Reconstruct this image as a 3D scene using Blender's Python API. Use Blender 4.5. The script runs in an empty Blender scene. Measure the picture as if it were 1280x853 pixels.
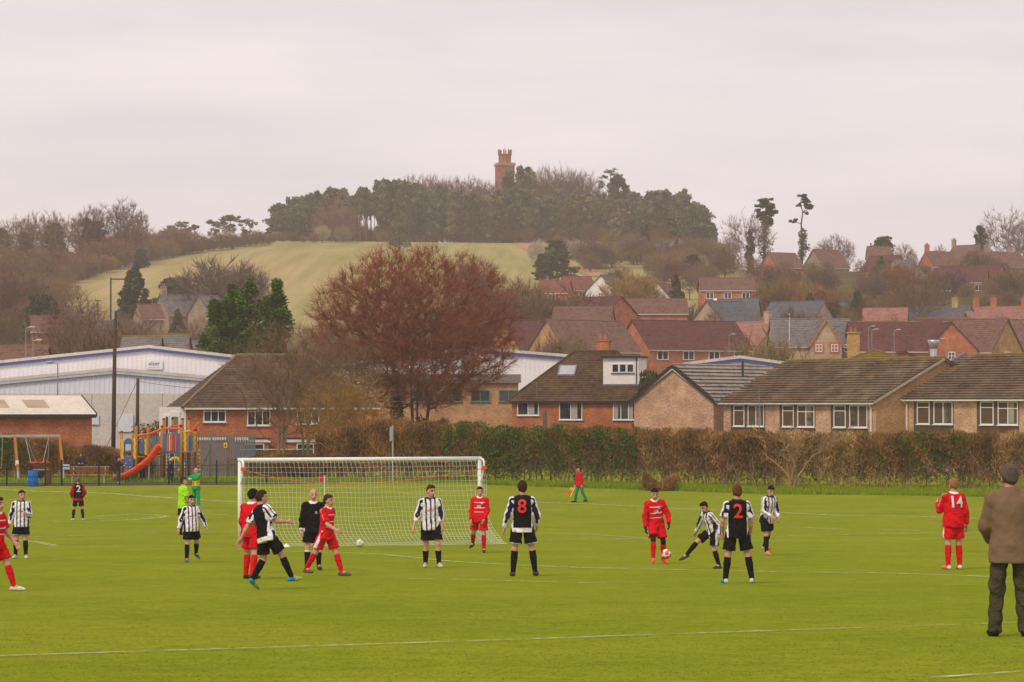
import bpy, math, random
import numpy as np
from mathutils import Vector, Matrix

# ------------------------------------------------------------------ camera, world, sun, exposure
scene = bpy.context.scene
col = scene.collection
F, CX, CY, HY, ZC = 3556.0, 640.0, 426.5, 505.0, 4.16      # focal length, centre and eye level in photo pixels; eye height (m)
PITCH = math.atan((HY - CY) / F)
cam_d = bpy.data.cameras.new('camera'); cam = bpy.data.objects.new('camera', cam_d); col.objects.link(cam)
cam.location = (0, 0, ZC); cam.rotation_euler = (math.pi / 2 + PITCH, 0, 0)
cam_d.sensor_width = 36.0; cam_d.lens = 36.0 * F / 1280.0; cam_d.clip_start = 0.5; cam_d.clip_end = 9000.0
scene.camera = cam
SUN_EL, SUN_AZ = math.radians(48), math.radians(215)         # azimuth clockwise from +Y: behind the camera, to the left
world = bpy.data.worlds.new('World'); scene.world = world; world.use_nodes = True
wn, wl = world.node_tree.nodes, world.node_tree.links
for n in list(wn): wn.remove(n)
wo = wn.new('ShaderNodeOutputWorld'); bg1 = wn.new('ShaderNodeBackground'); bg2 = wn.new('ShaderNodeBackground'); mx = wn.new('ShaderNodeMixShader')
sky = wn.new('ShaderNodeTexSky'); sky.sky_type = 'NISHITA'; sky.sun_disc = False
sky.sun_elevation = SUN_EL; sky.sun_rotation = SUN_AZ; sky.air_density = 1.0; sky.dust_density = 3.0
wl.new(sky.outputs[0], bg1.inputs[0]); bg1.inputs[1].default_value = 0.06
tc = wn.new('ShaderNodeTexCoord'); mp = wn.new('ShaderNodeMapping'); mp.inputs['Scale'].default_value = (1.2, 1.2, 7.0)
nz = wn.new('ShaderNodeTexNoise'); nz.inputs['Scale'].default_value = 3.4; nz.inputs['Detail'].default_value = 5; nz.inputs['Roughness'].default_value = 0.55
rp = wn.new('ShaderNodeValToRGB')
rp.color_ramp.elements[0].position = 0.34; rp.color_ramp.elements[0].color = (0.715, 0.66, 0.69, 1)
rp.color_ramp.elements[1].position = 0.66; rp.color_ramp.elements[1].color = (0.875, 0.785, 0.79, 1)
wl.new(tc.outputs['Generated'], mp.inputs[0]); wl.new(mp.outputs[0], nz.inputs['Vector']); wl.new(nz.outputs[0], rp.inputs[0]); wl.new(rp.outputs[0], bg2.inputs[0])
bg2.inputs[1].default_value = 0.835
mx.inputs[0].default_value = 0.95
wl.new(bg1.outputs[0], mx.inputs[1]); wl.new(bg2.outputs[0], mx.inputs[2]); wl.new(mx.outputs[0], wo.inputs[0])
sun_d = bpy.data.lights.new('sun', 'SUN'); sun = bpy.data.objects.new('sun', sun_d); col.objects.link(sun)
sun_d.energy = 1.5; sun_d.angle = math.radians(14); sun_d.color = (1.0, 0.86, 0.68)
sun.location = (0, 0, 120)
_sd = Vector((math.sin(SUN_AZ) * math.cos(SUN_EL), math.cos(SUN_AZ) * math.cos(SUN_EL), math.sin(SUN_EL)))
sun.rotation_euler = _sd.to_track_quat('Z', 'Y').to_euler()
vs = scene.view_settings
vs.view_transform = 'Standard'; vs.look = 'None'; vs.exposure = 0.46; vs.gamma = 1.0; vs.use_curve_mapping = False
scene.cycles.max_bounces = 6; scene.cycles.volume_bounces = 1; scene.cycles.transparent_max_bounces = 8

R = math.radians
rng = np.random.default_rng(7)
random.seed(7)

# ------------------------------------------------------------------ terrain
_PY = [-40, 0, 29.6, 54, 62, 71, 84, 100, 117, 137, 150, 165, 200, 250, 300, 370, 420, 500, 600, 700, 800, 850, 900, 1000, 1500, 4000]
_PZ = [2.9, 2.55, 1.74, .86, .60, .36, .02, -.38, -.62, -.56, -.03, .10, .3, 1.5, 3.2, 6.3, 11.5, 21.5, 31.5, 41.5, 50, 52.5, 54, 54, 48, 40]
_gy = np.linspace(-40, 4000, 8081)
_gz = np.interp(_gy, _PY, _PZ)
def _smooth(y, z):
    out = np.empty_like(z); n = len(z)
    k1 = np.hanning(19); k1 /= k1.sum(); k2 = np.hanning(81); k2 /= k2.sum()
    a = np.convolve(np.pad(z, 9, 'edge'), k1, 'valid'); b = np.convolve(np.pad(z, 40, 'edge'), k2, 'valid')
    w = np.clip((y - 160) / 150, 0, 1)
    return a * (1 - w) + b * w
_gz = _smooth(_gy, _gz)
def sstep(a, b, x):
    t = np.clip((x - a) / (b - a), 0, 1); return t * t * (3 - 2 * t)
def T(X, Y):
    X = np.asarray(X, float); Y = np.asarray(Y, float)
    z = np.interp(Y, _gy, _gz)
    px = CX + F * X / np.maximum(Y, 60)
    w = sstep(850, 1010, px) * sstep(520, 640, Y)
    flat = 33.0 - (Y - 620) * 0.004
    z = z * (1 - w) + np.minimum(z, flat) * w
    z = z - sstep(330, 60, px) * sstep(560, 800, Y) * 6.0
    und = 0.05 * np.sin(X * .19 + 1.3) * np.sin(Y * .083) * np.clip((Y - 60) / 60, 0, 1) + 0.6 * np.sin(X * .021 + Y * .013) * np.clip((Y - 420) / 150, 0, 1)
    return z + und
def Tf(X, Y): return float(T(X, Y))

_fw = (0.0, math.cos(PITCH), math.sin(PITCH)); _up = (0.0, -math.sin(PITCH), math.cos(PITCH))
def ray(px, py):
    u = (px - CX) / F; v = (CY - py) / F
    return u, _fw[1] + v * _up[1], _fw[2] + v * _up[2]
def at(px, py, D):                       # the point seen at a pixel, D metres down the view
    dx, dy, dz = ray(px, py); t = D / dy
    return Vector((dx * t, D, ZC + dz * t))
def zpx(py, D): return at(640, py, D).z
def xpx(px, D): return at(px, HY, D).x
def gp(px, py):                          # where the ray through a pixel meets the ground
    dx, dy, dz = ray(px, py)
    ys = np.concatenate([np.arange(15, 200, 0.1), np.arange(200, 1200, 1.0)])
    t = ys / dy
    f = ZC + dz * t - T(dx * t, ys)
    i = np.argmax(f < 0)
    if f[i] >= 0: i = len(ys) - 1
    y = ys[i] - (ys[i] - ys[i - 1]) * (f[i] / (f[i] - f[i - 1]) if i > 0 else 0)
    return Vector((dx * y / dy, y, Tf(dx * y / dy, y)))
def onground(px, D):
    x = xpx(px, D); return Vector((x, D, Tf(x, D)))

# ------------------------------------------------------------------ materials
MATS = {}
def _nodes(name):
    m = bpy.data.materials.new(name); m.use_nodes = True
    n, l = m.node_tree.nodes, m.node_tree.links
    b = n['Principled BSDF']
    return m, n, l, b
def _ramp(n, stops):
    r = n.new('ShaderNodeValToRGB'); e = r.color_ramp.elements
    while len(e) < len(stops): e.new(0.5)
    for k, (p, c) in enumerate(stops):
        e[k].position = p; e[k].color = (*c, 1)
    return r
def _mul(n, l, a, b, fac=1.0, mode='MULTIPLY'):
    m = n.new('ShaderNodeMix'); m.data_type = 'RGBA'; m.blend_type = mode; m.inputs[0].default_value = fac
    l.new(a, m.inputs[6]); l.new(b, m.inputs[7]); return m.outputs[2]
def mat(name, c, c2=None, scale=3.0, rough=0.85, metal=0.0, bump=0.0, bscale=None, fine=0.15, tint=False, attr=None, spec=0.12, emit=None, coord='Object', stretch=None, bdist=.02):
    """noise between two colours, a finer grain on top, optional bump, object tint or vertex colour"""
    if name in MATS: return MATS[name]
    m, n, l, b = _nodes(name)
    c2 = c2 or tuple(x * 0.78 for x in c)
    t = n.new('ShaderNodeTexCoord'); src = t.outputs[coord]
    if stretch:
        mp_ = n.new('ShaderNodeMapping'); mp_.inputs['Scale'].default_value = stretch; l.new(src, mp_.inputs[0]); src = mp_.outputs[0]
    a = n.new('ShaderNodeTexNoise'); a.inputs['Scale'].default_value = scale; a.inputs['Detail'].default_value = 5; a.inputs['Roughness'].default_value = .62
    l.new(src, a.inputs['Vector'])
    r = _ramp(n, [(.3, c2), (.7, c)]); l.new(a.outputs[0], r.inputs[0]); out = r.outputs[0]
    if fine:
        f = n.new('ShaderNodeTexNoise'); f.inputs['Scale'].default_value = scale * 9; f.inputs['Detail'].default_value = 3; l.new(src, f.inputs['Vector'])
        g = _ramp(n, [(.25, (1 - fine,) * 3), (.75, (1 + fine,) * 3)]); l.new(f.outputs[0], g.inputs[0]); out = _mul(n, l, out, g.outputs[0])
    if tint:
        oi = n.new('ShaderNodeObjectInfo'); out = _mul(n, l, out, oi.outputs['Color'])
    if attr:
        at_ = n.new('ShaderNodeAttribute'); at_.attribute_name = attr; out = _mul(n, l, out, at_.outputs['Color'])
    l.new(out, b.inputs['Base Color'])
    b.inputs['Roughness'].default_value = rough; b.inputs['Metallic'].default_value = metal
    b.inputs['Specular IOR Level'].default_value = spec
    if bump:
        bn = n.new('ShaderNodeBump'); bn.inputs['Strength'].default_value = bump; bn.inputs['Distance'].default_value = bdist
        q = n.new('ShaderNodeTexNoise'); q.inputs['Scale'].default_value = bscale or scale * 6; l.new(src, q.inputs['Vector'])
        l.new(q.outputs[0], bn.inputs['Height']); l.new(bn.outputs[0], b.inputs['Normal'])
    MATS[name] = m; return m
def brick_mat(name, c1, c2, mortar, scale=1.0):
    if name in MATS: return MATS[name]
    m, n, l, b = _nodes(name)
    t = n.new('ShaderNodeTexCoord'); s = n.new('ShaderNodeSeparateXYZ'); l.new(t.outputs['Object'], s.inputs[0])
    ad = n.new('ShaderNodeMath'); l.new(s.outputs[0], ad.inputs[0]); l.new(s.outputs[1], ad.inputs[1])
    cb = n.new('ShaderNodeCombineXYZ'); l.new(ad.outputs[0], cb.inputs[0]); l.new(s.outputs[2], cb.inputs[1])
    br = n.new('ShaderNodeTexBrick'); br.inputs['Scale'].default_value = 1.0
    br.inputs['Brick Width'].default_value = .225 * scale; br.inputs['Row Height'].default_value = .075 * scale; br.inputs['Mortar Size'].default_value = .010 * scale
    br.inputs['Color1'].default_value = (*c1, 1); br.inputs['Color2'].default_value = (*c2, 1); br.inputs['Mortar'].default_value = (*mortar, 1)
    br.inputs['Bias'].default_value = -.1
    l.new(cb.outputs[0], br.inputs['Vector'])
    a = n.new('ShaderNodeTexNoise'); a.inputs['Scale'].default_value = 1.1; a.inputs['Detail'].default_value = 6; l.new(t.outputs['Object'], a.inputs['Vector'])
    r = _ramp(n, [(.3, (.72, .70, .68)), (.7, (1.18, 1.15, 1.1))]); l.new(a.outputs[0], r.inputs[0])
    f = n.new('ShaderNodeTexNoise'); f.inputs['Scale'].default_value = 9; f.inputs['Detail'].default_value = 3; l.new(cb.outputs[0], f.inputs['Vector'])
    g = _ramp(n, [(.3, (.72, .72, .72)), (.7, (1.25, 1.25, 1.25))]); l.new(f.outputs[0], g.inputs[0])
    l.new(_mul(n, l, _mul(n, l, br.outputs[0], r.outputs[0]), g.outputs[0]), b.inputs['Base Color'])
    b.inputs['Roughness'].default_value = .95; b.inputs['Specular IOR Level'].default_value = .05
    bn = n.new('ShaderNodeBump'); bn.inputs['Strength'].default_value = .5; bn.inputs['Distance'].default_value = .01
    l.new(br.outputs['Fac'], bn.inputs['Height']); bn.invert = True; l.new(bn.outputs[0], b.inputs['Normal'])
    MATS[name] = m; return m
def roof_mat(name, c1, c2, moss=None, moss_amt=.5, course=.0):
    """weathered tiles: patchy colour, tile-to-tile variation, moss or lichen; the courses themselves are mesh steps"""
    if name in MATS: return MATS[name]
    m, n, l, b = _nodes(name)
    t = n.new('ShaderNodeTexCoord')
    a = n.new('ShaderNodeTexNoise'); a.inputs['Scale'].default_value = .9; a.inputs['Detail'].default_value = 7; a.inputs['Roughness'].default_value = .7; l.new(t.outputs['Object'], a.inputs['Vector'])
    r = _ramp(n, [(.3, c2), (.7, c1)]); l.new(a.outputs[0], r.inputs[0]); out = r.outputs[0]
    v = n.new('ShaderNodeTexVoronoi'); v.inputs['Scale'].default_value = 3.2; l.new(t.outputs['Object'], v.inputs['Vector'])
    hv = n.new('ShaderNodeHueSaturation'); hv.inputs['Saturation'].default_value = 0; l.new(v.outputs['Color'], hv.inputs['Color'])
    g = _ramp(n, [(.2, (.70,) * 3), (.8, (1.22,) * 3)]); l.new(hv.outputs[0], g.inputs[0]); out = _mul(n, l, out, g.outputs[0])
    f = n.new('ShaderNodeTexNoise'); f.inputs['Scale'].default_value = 11; f.inputs['Detail'].default_value = 4; l.new(t.outputs['Object'], f.inputs['Vector'])
    g2 = _ramp(n, [(.3, (.62,) * 3), (.72, (1.4,) * 3)]); l.new(f.outputs[0], g2.inputs[0]); out = _mul(n, l, out, g2.outputs[0])
    if moss:
        q = n.new('ShaderNodeTexNoise'); q.inputs['Scale'].default_value = .55; q.inputs['Detail'].default_value = 8; q.inputs['Roughness'].default_value = .75; l.new(t.outputs['Object'], q.inputs['Vector'])
        qr = _ramp(n, [(.62 - moss_amt * .25, (0, 0, 0)), (.80 - moss_amt * .2, (1, 1, 1))]); l.new(q.outputs[0], qr.inputs[0])
        mxn = n.new('ShaderNodeMix'); mxn.data_type = 'RGBA'; l.new(qr.outputs[0], mxn.inputs[0]); l.new(out, mxn.inputs[6]); mxn.inputs[7].default_value = (*moss, 1); out = mxn.outputs[2]
    l.new(out, b.inputs['Base Color']); b.inputs['Roughness'].default_value = .95; b.inputs['Specular IOR Level'].default_value = .03
    MATS[name] = m; return m
def glass_mat(name='window_glass', c=(.02, .025, .03)):
    if name in MATS: return MATS[name]
    m, n, l, b = _nodes(name)
    t = n.new('ShaderNodeTexCoord'); a = n.new('ShaderNodeTexNoise'); a.inputs['Scale'].default_value = .9; l.new(t.outputs['Object'], a.inputs['Vector'])
    r = _ramp(n, [(.35, tuple(x * .5 for x in c)), (.7, tuple(x * 2.2 for x in c))]); l.new(a.outputs[0], r.inputs[0]); l.new(r.outputs[0], b.inputs['Base Color'])
    b.inputs['Roughness'].default_value = .08; b.inputs['Specular IOR Level'].default_value = .6
    MATS[name] = m; return m

# ------------------------------------------------------------------ mesh collector
class MB:
    def __init__(s): s.v = []; s.f = []
    def quad(s, a, b, c, d):
        i = len(s.v); s.v += [tuple(a), tuple(b), tuple(c), tuple(d)]; s.f.append((i, i + 1, i + 2, i + 3)); return s
    def poly(s, pts):
        i = len(s.v); s.v += [tuple(p) for p in pts]; s.f.append(tuple(range(i, i + len(pts)))); return s
    def box(s, c, size, rz=0.0, M=None):
        i = len(s.v); hx, hy, hz = size[0] / 2, size[1] / 2, size[2] / 2
        ca, sa = math.cos(rz), math.sin(rz)
        for z in (-hz, hz):
            for x, y in ((-hx, -hy), (hx, -hy), (hx, hy), (-hx, hy)):
                p = Vector((x, y, z))
                if M is not None: p = M @ p
                s.v.append((c[0] + p[0] * ca - p[1] * sa, c[1] + p[0] * sa + p[1] * ca, c[2] + p[2]))
        for q in ((0, 3, 2, 1), (4, 5, 6, 7), (0, 1, 5, 4), (1, 2, 6, 5), (2, 3, 7, 6), (3, 0, 4, 7)): s.f.append(tuple(i + k for k in q))
        return s
    def bar(s, a, b, w, h=None):            # square bar between two points
        a = Vector(a); b = Vector(b); d = b - a; h = h or w
        q = d.to_track_quat('Z', 'Y').to_matrix(); i = len(s.v)
        for p in (a, b):
            for x, y in ((-w / 2, -h / 2), (w / 2, -h / 2), (w / 2, h / 2), (-w / 2, h / 2)): s.v.append(tuple(p + q @ Vector((x, y, 0))))
        for k in ((0, 3, 2, 1), (4, 5, 6, 7), (0, 1, 5, 4), (1, 2, 6, 5), (2, 3, 7, 6), (3, 0, 4, 7)): s.f.append(tuple(i + t for t in k))
        return s
    def tube(s, pts, r, n=8, caps=True):
        pts = [Vector(p) for p in pts]; rr = r if hasattr(r, '__len__') else [r] * len(pts); base = len(s.v); ref = None
        for k, p in enumerate(pts):
            d = (pts[min(k + 1, len(pts) - 1)] - pts[max(k - 1, 0)]).normalized()
            if ref is None: ref = Vector((1, 0, 0)) if abs(d.x) < .8 else Vector((0, 1, 0))
            u = d.cross(ref).normalized(); w = d.cross(u); ref = w.cross(d) if False else ref
            for j in range(n):
                a = 2 * math.pi * j / n; s.v.append(tuple(p + (u * math.cos(a) + w * math.sin(a)) * rr[k]))
        for k in range(len(pts) - 1):
            for j in range(n):
                a = base + k * n + j; b = base + k * n + (j + 1) % n; s.f.append((a, a + n, b + n, b))
        if caps:
            s.f.append(tuple(base + j for j in range(n))); e = base + (len(pts) - 1) * n; s.f.append(tuple(e + n - 1 - j for j in range(n)))
        return s
    def sphere(s, c, r, nu=10, nv=6):
        rx, ry, rz = r if hasattr(r, '__len__') else (r, r, r); i = len(s.v)
        s.v.append((c[0], c[1], c[2] + rz))
        for a in range(1, nv):
            th = math.pi * a / nv
            for b in range(nu):
                ph = 2 * math.pi * b / nu; s.v.append((c[0] + rx * math.sin(th) * math.cos(ph), c[1] + ry * math.sin(th) * math.sin(ph), c[2] + rz * math.cos(th)))
        s.v.append((c[0], c[1], c[2] - rz)); last = len(s.v) - 1
        for b in range(nu):
            s.f.append((i, i + 1 + b, i + 1 + (b + 1) % nu))
            for a in range(nv - 2):
                p = i + 1 + a * nu; s.f.append((p + b, p + nu + b, p + nu + (b + 1) % nu, p + (b + 1) % nu))
            p = i + 1 + (nv - 2) * nu; s.f.append((p + b, last, p + (b + 1) % nu))
        return s
    def mesh(s, name, m=None, smooth=False):
        me = bpy.data.meshes.new(name); me.from_pydata(s.v, [], s.f)
        if m: me.materials.append(m)
        if smooth: me.polygons.foreach_set('use_smooth', [True] * len(me.polygons))
        me.update(); return me
    def build(s, name, m, parent=None, smooth=False):
        return link(s.mesh(name, m, smooth), name, parent)
def link(me, name, parent=None):
    o = bpy.data.objects.new(name, me); col.objects.link(o)
    if parent: o.parent = parent
    return o
def np_mesh(name, V, Fc, m=None, smooth=False, colors=None):
    """fast mesh from arrays: V (n,3), Fc (k,3 or 4)"""
    me = bpy.data.meshes.new(name); V = np.asarray(V, np.float32); Fc = np.asarray(Fc, np.int32); k, s_ = Fc.shape
    me.vertices.add(len(V)); me.vertices.foreach_set('co', V.ravel())
    me.loops.add(k * s_); me.loops.foreach_set('vertex_index', Fc.ravel())
    me.polygons.add(k); me.polygons.foreach_set('loop_start', np.arange(0, k * s_, s_, dtype=np.int32))
    if smooth: me.polygons.foreach_set('use_smooth', np.ones(k, bool))
    if m: me.materials.append(m)
    me.update(calc_edges=True)
    if colors is not None:
        ca = me.color_attributes.new('Col', 'FLOAT_COLOR', 'POINT'); c4 = np.ones((len(V), 4), np.float32); c4[:, :3] = colors; ca.data.foreach_set('color', c4.ravel())
    return me
def tag(o, label=None, cat=None, group=None, kind=None):
    if label: o['label'] = label
    if cat: o['category'] = cat
    if group: o['group'] = group
    if kind: o['kind'] = kind
    return o
def thing(name, label, cat, loc=(0, 0, 0), rz=0.0, group=None):
    o = bpy.data.objects.new(name, None); col.objects.link(o); o.empty_display_size = .3
    o.location = loc; o.rotation_euler = (0, 0, rz)
    return tag(o, label, cat, group)
# ------------------------------------------------------------------ the ground: one sheet out to the horizon
def ground_material():
    m, n, l, b = _nodes('grass_ground')
    g = n.new('ShaderNodeNewGeometry'); s = n.new('ShaderNodeSeparateXYZ'); l.new(g.outputs['Position'], s.inputs[0])
    def noise(scale, det=5, rough=.6, vec=None):
        q = n.new('ShaderNodeTexNoise'); q.inputs['Scale'].default_value = scale; q.inputs['Detail'].default_value = det; q.inputs['Roughness'].default_value = rough
        l.new(vec or g.outputs['Position'], q.inputs['Vector']); return q.outputs[0]
    # mown pitch
    a = _ramp(n, [(.25, (.164, .202, .015)), (.5, (.196, .232, .018)), (.75, (.232, .254, .025))]); l.new(noise(.22, 6), a.inputs[0])
    p = _ramp(n, [(.28, (.80, .82, .72)), (.5, (1, 1, 1)), (.74, (1.16, 1.13, 1.25))]); l.new(noise(2.4, 6, .7), p.inputs[0])
    q = _ramp(n, [(.3, (.80, .81, .76)), (.7, (1.18, 1.17, 1.2))]); l.new(noise(17, 3), q.inputs[0])
    grass = _mul(n, l, _mul(n, l, a.outputs[0], p.outputs[0]), q.outputs[0])
    dirt = n.new('ShaderNodeMix'); dirt.data_type = 'RGBA'
    dr = _ramp(n, [(.58, (0, 0, 0)), (.74, (.6, .6, .6))]); l.new(noise(.55, 7, .72), dr.inputs[0]); l.new(dr.outputs[0], dirt.inputs[0])
    l.new(grass, dirt.inputs[6]); dirt.inputs[7].default_value = (.225, .205, .045, 1)
    # gardens and scrub of the town
    t = _ramp(n, [(.3, (.055, .045, .022)), (.6, (.115, .088, .04)), (.8, (.11, .095, .04))]); l.new(noise(.09, 7, .7), t.inputs[0])
    # stubble and winter grass on the hill, drilled in rows that run down the slope
    mp_ = n.new('ShaderNodeMapping'); mp_.inputs['Rotation'].default_value = (0, 0, R(28)); mp_.inputs['Scale'].default_value = (.16, .006, .0); l.new(g.outputs['Position'], mp_.inputs[0])
    h = _ramp(n, [(.28, (.235, .235, .085)), (.5, (.315, .27, .12)), (.72, (.37, .285, .145))]); l.new(noise(.011, 6, .6), h.inputs[0])
    hr = _ramp(n, [(.36, (.80, .86, .72)), (.62, (1.13, 1.08, 1.12))]); l.new(noise(1.6, 4, .6, mp_.outputs[0]), hr.inputs[0])
    hill = _mul(n, l, h.outputs[0], hr.outputs[0])
    dv = n.new('ShaderNodeMath'); dv.operation = 'DIVIDE'; l.new(s.outputs[0], dv.inputs[0]); l.new(s.outputs[1], dv.inputs[1]); rx_ = n.new('ShaderNodeMapRange'); rx_.inputs[1].default_value = .085; rx_.inputs[2].default_value = .075; l.new(dv.outputs[0], rx_.inputs[0])
    def band(lo, hi):
        r_ = n.new('ShaderNodeMapRange'); r_.inputs[1].default_value = lo; r_.inputs[2].default_value = hi; l.new(s.outputs[1], r_.inputs[0]); return r_.outputs[0]
    m1 = n.new('ShaderNodeMix'); m1.data_type = 'RGBA'; l.new(band(168, 176), m1.inputs[0]); l.new(dirt.outputs[2], m1.inputs[6]); l.new(t.outputs[0], m1.inputs[7])
    m2 = n.new('ShaderNodeMix'); m2.data_type = 'RGBA'; ml = n.new('ShaderNodeMath'); ml.operation = 'MULTIPLY'; l.new(band(430, 470), ml.inputs[0]); l.new(rx_.outputs[0], ml.inputs[1]); l.new(ml.outputs[0], m2.inputs[0]); l.new(m1.outputs[2], m2.inputs[6]); l.new(hill, m2.inputs[7])
    l.new(m2.outputs[2], b.inputs['Base Color']); b.inputs['Roughness'].default_value = .95; b.inputs['Specular IOR Level'].default_value = .0
    bn = n.new('ShaderNodeBump'); bn.inputs['Strength'].default_value = .6; bn.inputs['Distance'].default_value = .03; l.new(noise(9, 5), bn.inputs['Height']); l.new(bn.outputs[0], b.inputs['Normal'])
    return m
def ground_sheet():
    ys = np.concatenate([np.arange(-40, 15, 5.0), np.arange(15, 175, .7), np.arange(175, 420, 3.5), np.arange(420, 1000, 9.0), np.arange(1000, 4001, 150.0)])
    cs = np.concatenate([np.linspace(-1.6, -.34, 10)[:-1], np.linspace(-.34, .34, 70), np.linspace(.34, 1.6, 10)[1:]])
    Yg, Cg = np.meshgrid(ys, cs, indexing='ij'); Xg = Cg * (Yg + 95); Z = T(Xg, Yg)
    V = np.stack([Xg, Yg, Z], -1).reshape(-1, 3); ny, nc = Yg.shape
    i = (np.arange(ny - 1)[:, None] * nc + np.arange(nc - 1)[None, :]).ravel()
    o = link(np_mesh('ground', V, np.stack([i, i + 1, i + nc + 1, i + nc], 1), ground_material(), True), 'ground'); tag(o, kind='structure')
ground_sheet()

def strip(name, pix, width, m, lift, kind='structure', pts=None, step=.5):
    pts = pts or [gp(*p) for p in pix]; P = []
    for a, b in zip(pts[:-1], pts[1:]):
        k = max(1, int((b - a).length / step)); P += [a.lerp(b, j / k) for j in range(k)]
    P.append(pts[-1]); A = np.array([(p.x, p.y) for p in P])
    for _ in range(3):
        B = A.copy(); B[1:-1] = (A[:-2] + 2 * A[1:-1] + A[2:]) / 4; A = B
    d = np.gradient(A, axis=0); d /= np.linalg.norm(d, axis=1, keepdims=True) + 1e-9; nrm = np.stack([-d[:, 1], d[:, 0]], 1) * width / 2
    Lp, Rp = A + nrm, A - nrm
    V = np.concatenate([np.column_stack([Q, T(Q[:, 0], Q[:, 1]) + lift]) for Q in (Lp, Rp)]); k = len(A); i = np.arange(k - 1)
    o = link(np_mesh(name, V, np.stack([i, i + k, i + k + 1, i + 1], 1), m, True), name)
    return tag(o, kind=kind)

def line_material():
    m, n, l, b = _nodes('line_paint')
    g = n.new('ShaderNodeNewGeometry'); q = n.new('ShaderNodeTexNoise'); q.inputs['Scale'].default_value = 3.2; q.inputs['Detail'].default_value = 6; q.inputs['Roughness'].default_value = .75; l.new(g.outputs['Position'], q.inputs['Vector'])
    r = _ramp(n, [(.42, (0, 0, 0)), (.66, (.62, .62, .62))]); l.new(q.outputs[0], r.inputs[0]); l.new(r.outputs[0], b.inputs['Alpha'])
    b.inputs['Base Color'].default_value = (.72, .73, .62, 1); b.inputs['Roughness'].default_value = .9
    return m
LM = line_material()
PITCH_LINES = [
    ([(-30, 823), (130, 817.5), (320, 812), (640, 801.5), (1000, 789), (1240, 781), (1320, 778)], .09),
    ([(1140, 851), (1200, 847), (1260, 843), (1320, 838)], .10),
    ([(-20, 685.8), (150, 684), (300, 682.2), (600, 678.3), (674, 676.2), (790, 674), (847, 672.6), (960, 671), (1100, 668), (1225, 666.2), (1310, 665)], .24),
    ([(652, 667), (745, 669), (815, 674)], .26),
    ([(295, 687), (350, 690), (380, 690.5), (470, 693), (527, 698.7), (560, 702.5), (637, 706.7), (740, 711), (815, 712.5), (890, 713.8), (960, 716), (1097, 716.9), (1235, 721.7), (1310, 725)], .24),
    ([(478, 724), (560, 725), (632, 727), (690, 729), (775, 730.5)], .14),
    ([(-10, 673.5), (20, 676), (50, 678.7), (71, 683.7)], .3),
    ([(37, 672), (225, 665), (275, 667), (300, 667)], .18),
    ([(32, 653.7), (110, 652.5), (160, 650.7), (217, 646), (170, 643), (120, 646)], .3),
    ([(250, 643), (300, 645)], .25),
    ([(-10, 611.5), (45, 615), (110, 616), (140, 617.5), (195, 622), (227, 624), (300, 628)], .42),
    ([(640, 628), (675, 628.7), (737, 630.5), (790, 633), (860, 637), (950, 640), (982, 641.7), (1052, 645), (1140, 645.8), (1225, 649), (1300, 652)], .36),
    ([(1000, 660), (1057, 662.5)], .26), ([(1097, 662.5), (1132, 664), (1185, 665)], .22),
    ([(940, 678), (985, 677), (1090, 676), (1180, 675)], .14), ([(420, 616), (480, 616.5), (545, 619)], .3)]
for px_, w_ in PITCH_LINES: strip('pitch_line', px_, w_, LM, .018)

# playground path and farm track
strip('path', None, 2.4, mat('tarmac', (.10, .095, .09), (.065, .062, .06), 1.5, .95), .03, pts=[onground(-60, 149.6), onground(120, 149.4), onground(300, 150.2), onground(420, 152)], step=1)
strip('farm_track', [(596, 297.5), (627, 299.8), (645, 304), (660, 310), (676, 319)], 4.2, mat('bare_earth', (.40, .22, .12), (.30, .17, .09), .3, .95), .12, step=5)
strip('farm_track', [(720, 333), (738, 341), (750, 346)], 4.5, MATS['bare_earth'], .12, step=5)

# short grass blades on the near part of the pitch, taller growth along the hedge foot
def blades(name, X, Y, h, w, m, lean=.5, label=None, cols=None):
    k = len(X); Z = T(X, Y); a = rng.uniform(0, 2 * math.pi, k); b = rng.uniform(0, 2 * math.pi, k); hh = h * rng.uniform(.55, 1.25, k); ww = w * rng.uniform(.7, 1.3, k)
    base = np.stack([X, Y, Z], 1); side = np.stack([np.cos(a), np.sin(a), np.zeros(k)], 1) * ww[:, None] / 2
    tip = base + np.stack([np.cos(b) * hh * lean, np.sin(b) * hh * lean, hh], 1)
    V = np.stack([base - side, base + side, tip], 1).reshape(-1, 3)
    c = np.repeat(cols if cols is not None else rng.uniform(.93, 1.08, (k, 1)) * np.ones((1, 3)), 3, 0)
    o = link(np_mesh(name, V, np.arange(3 * k).reshape(-1, 3), m, False, c), name); tag(o, label, 'grass', kind='stuff'); return o
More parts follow.
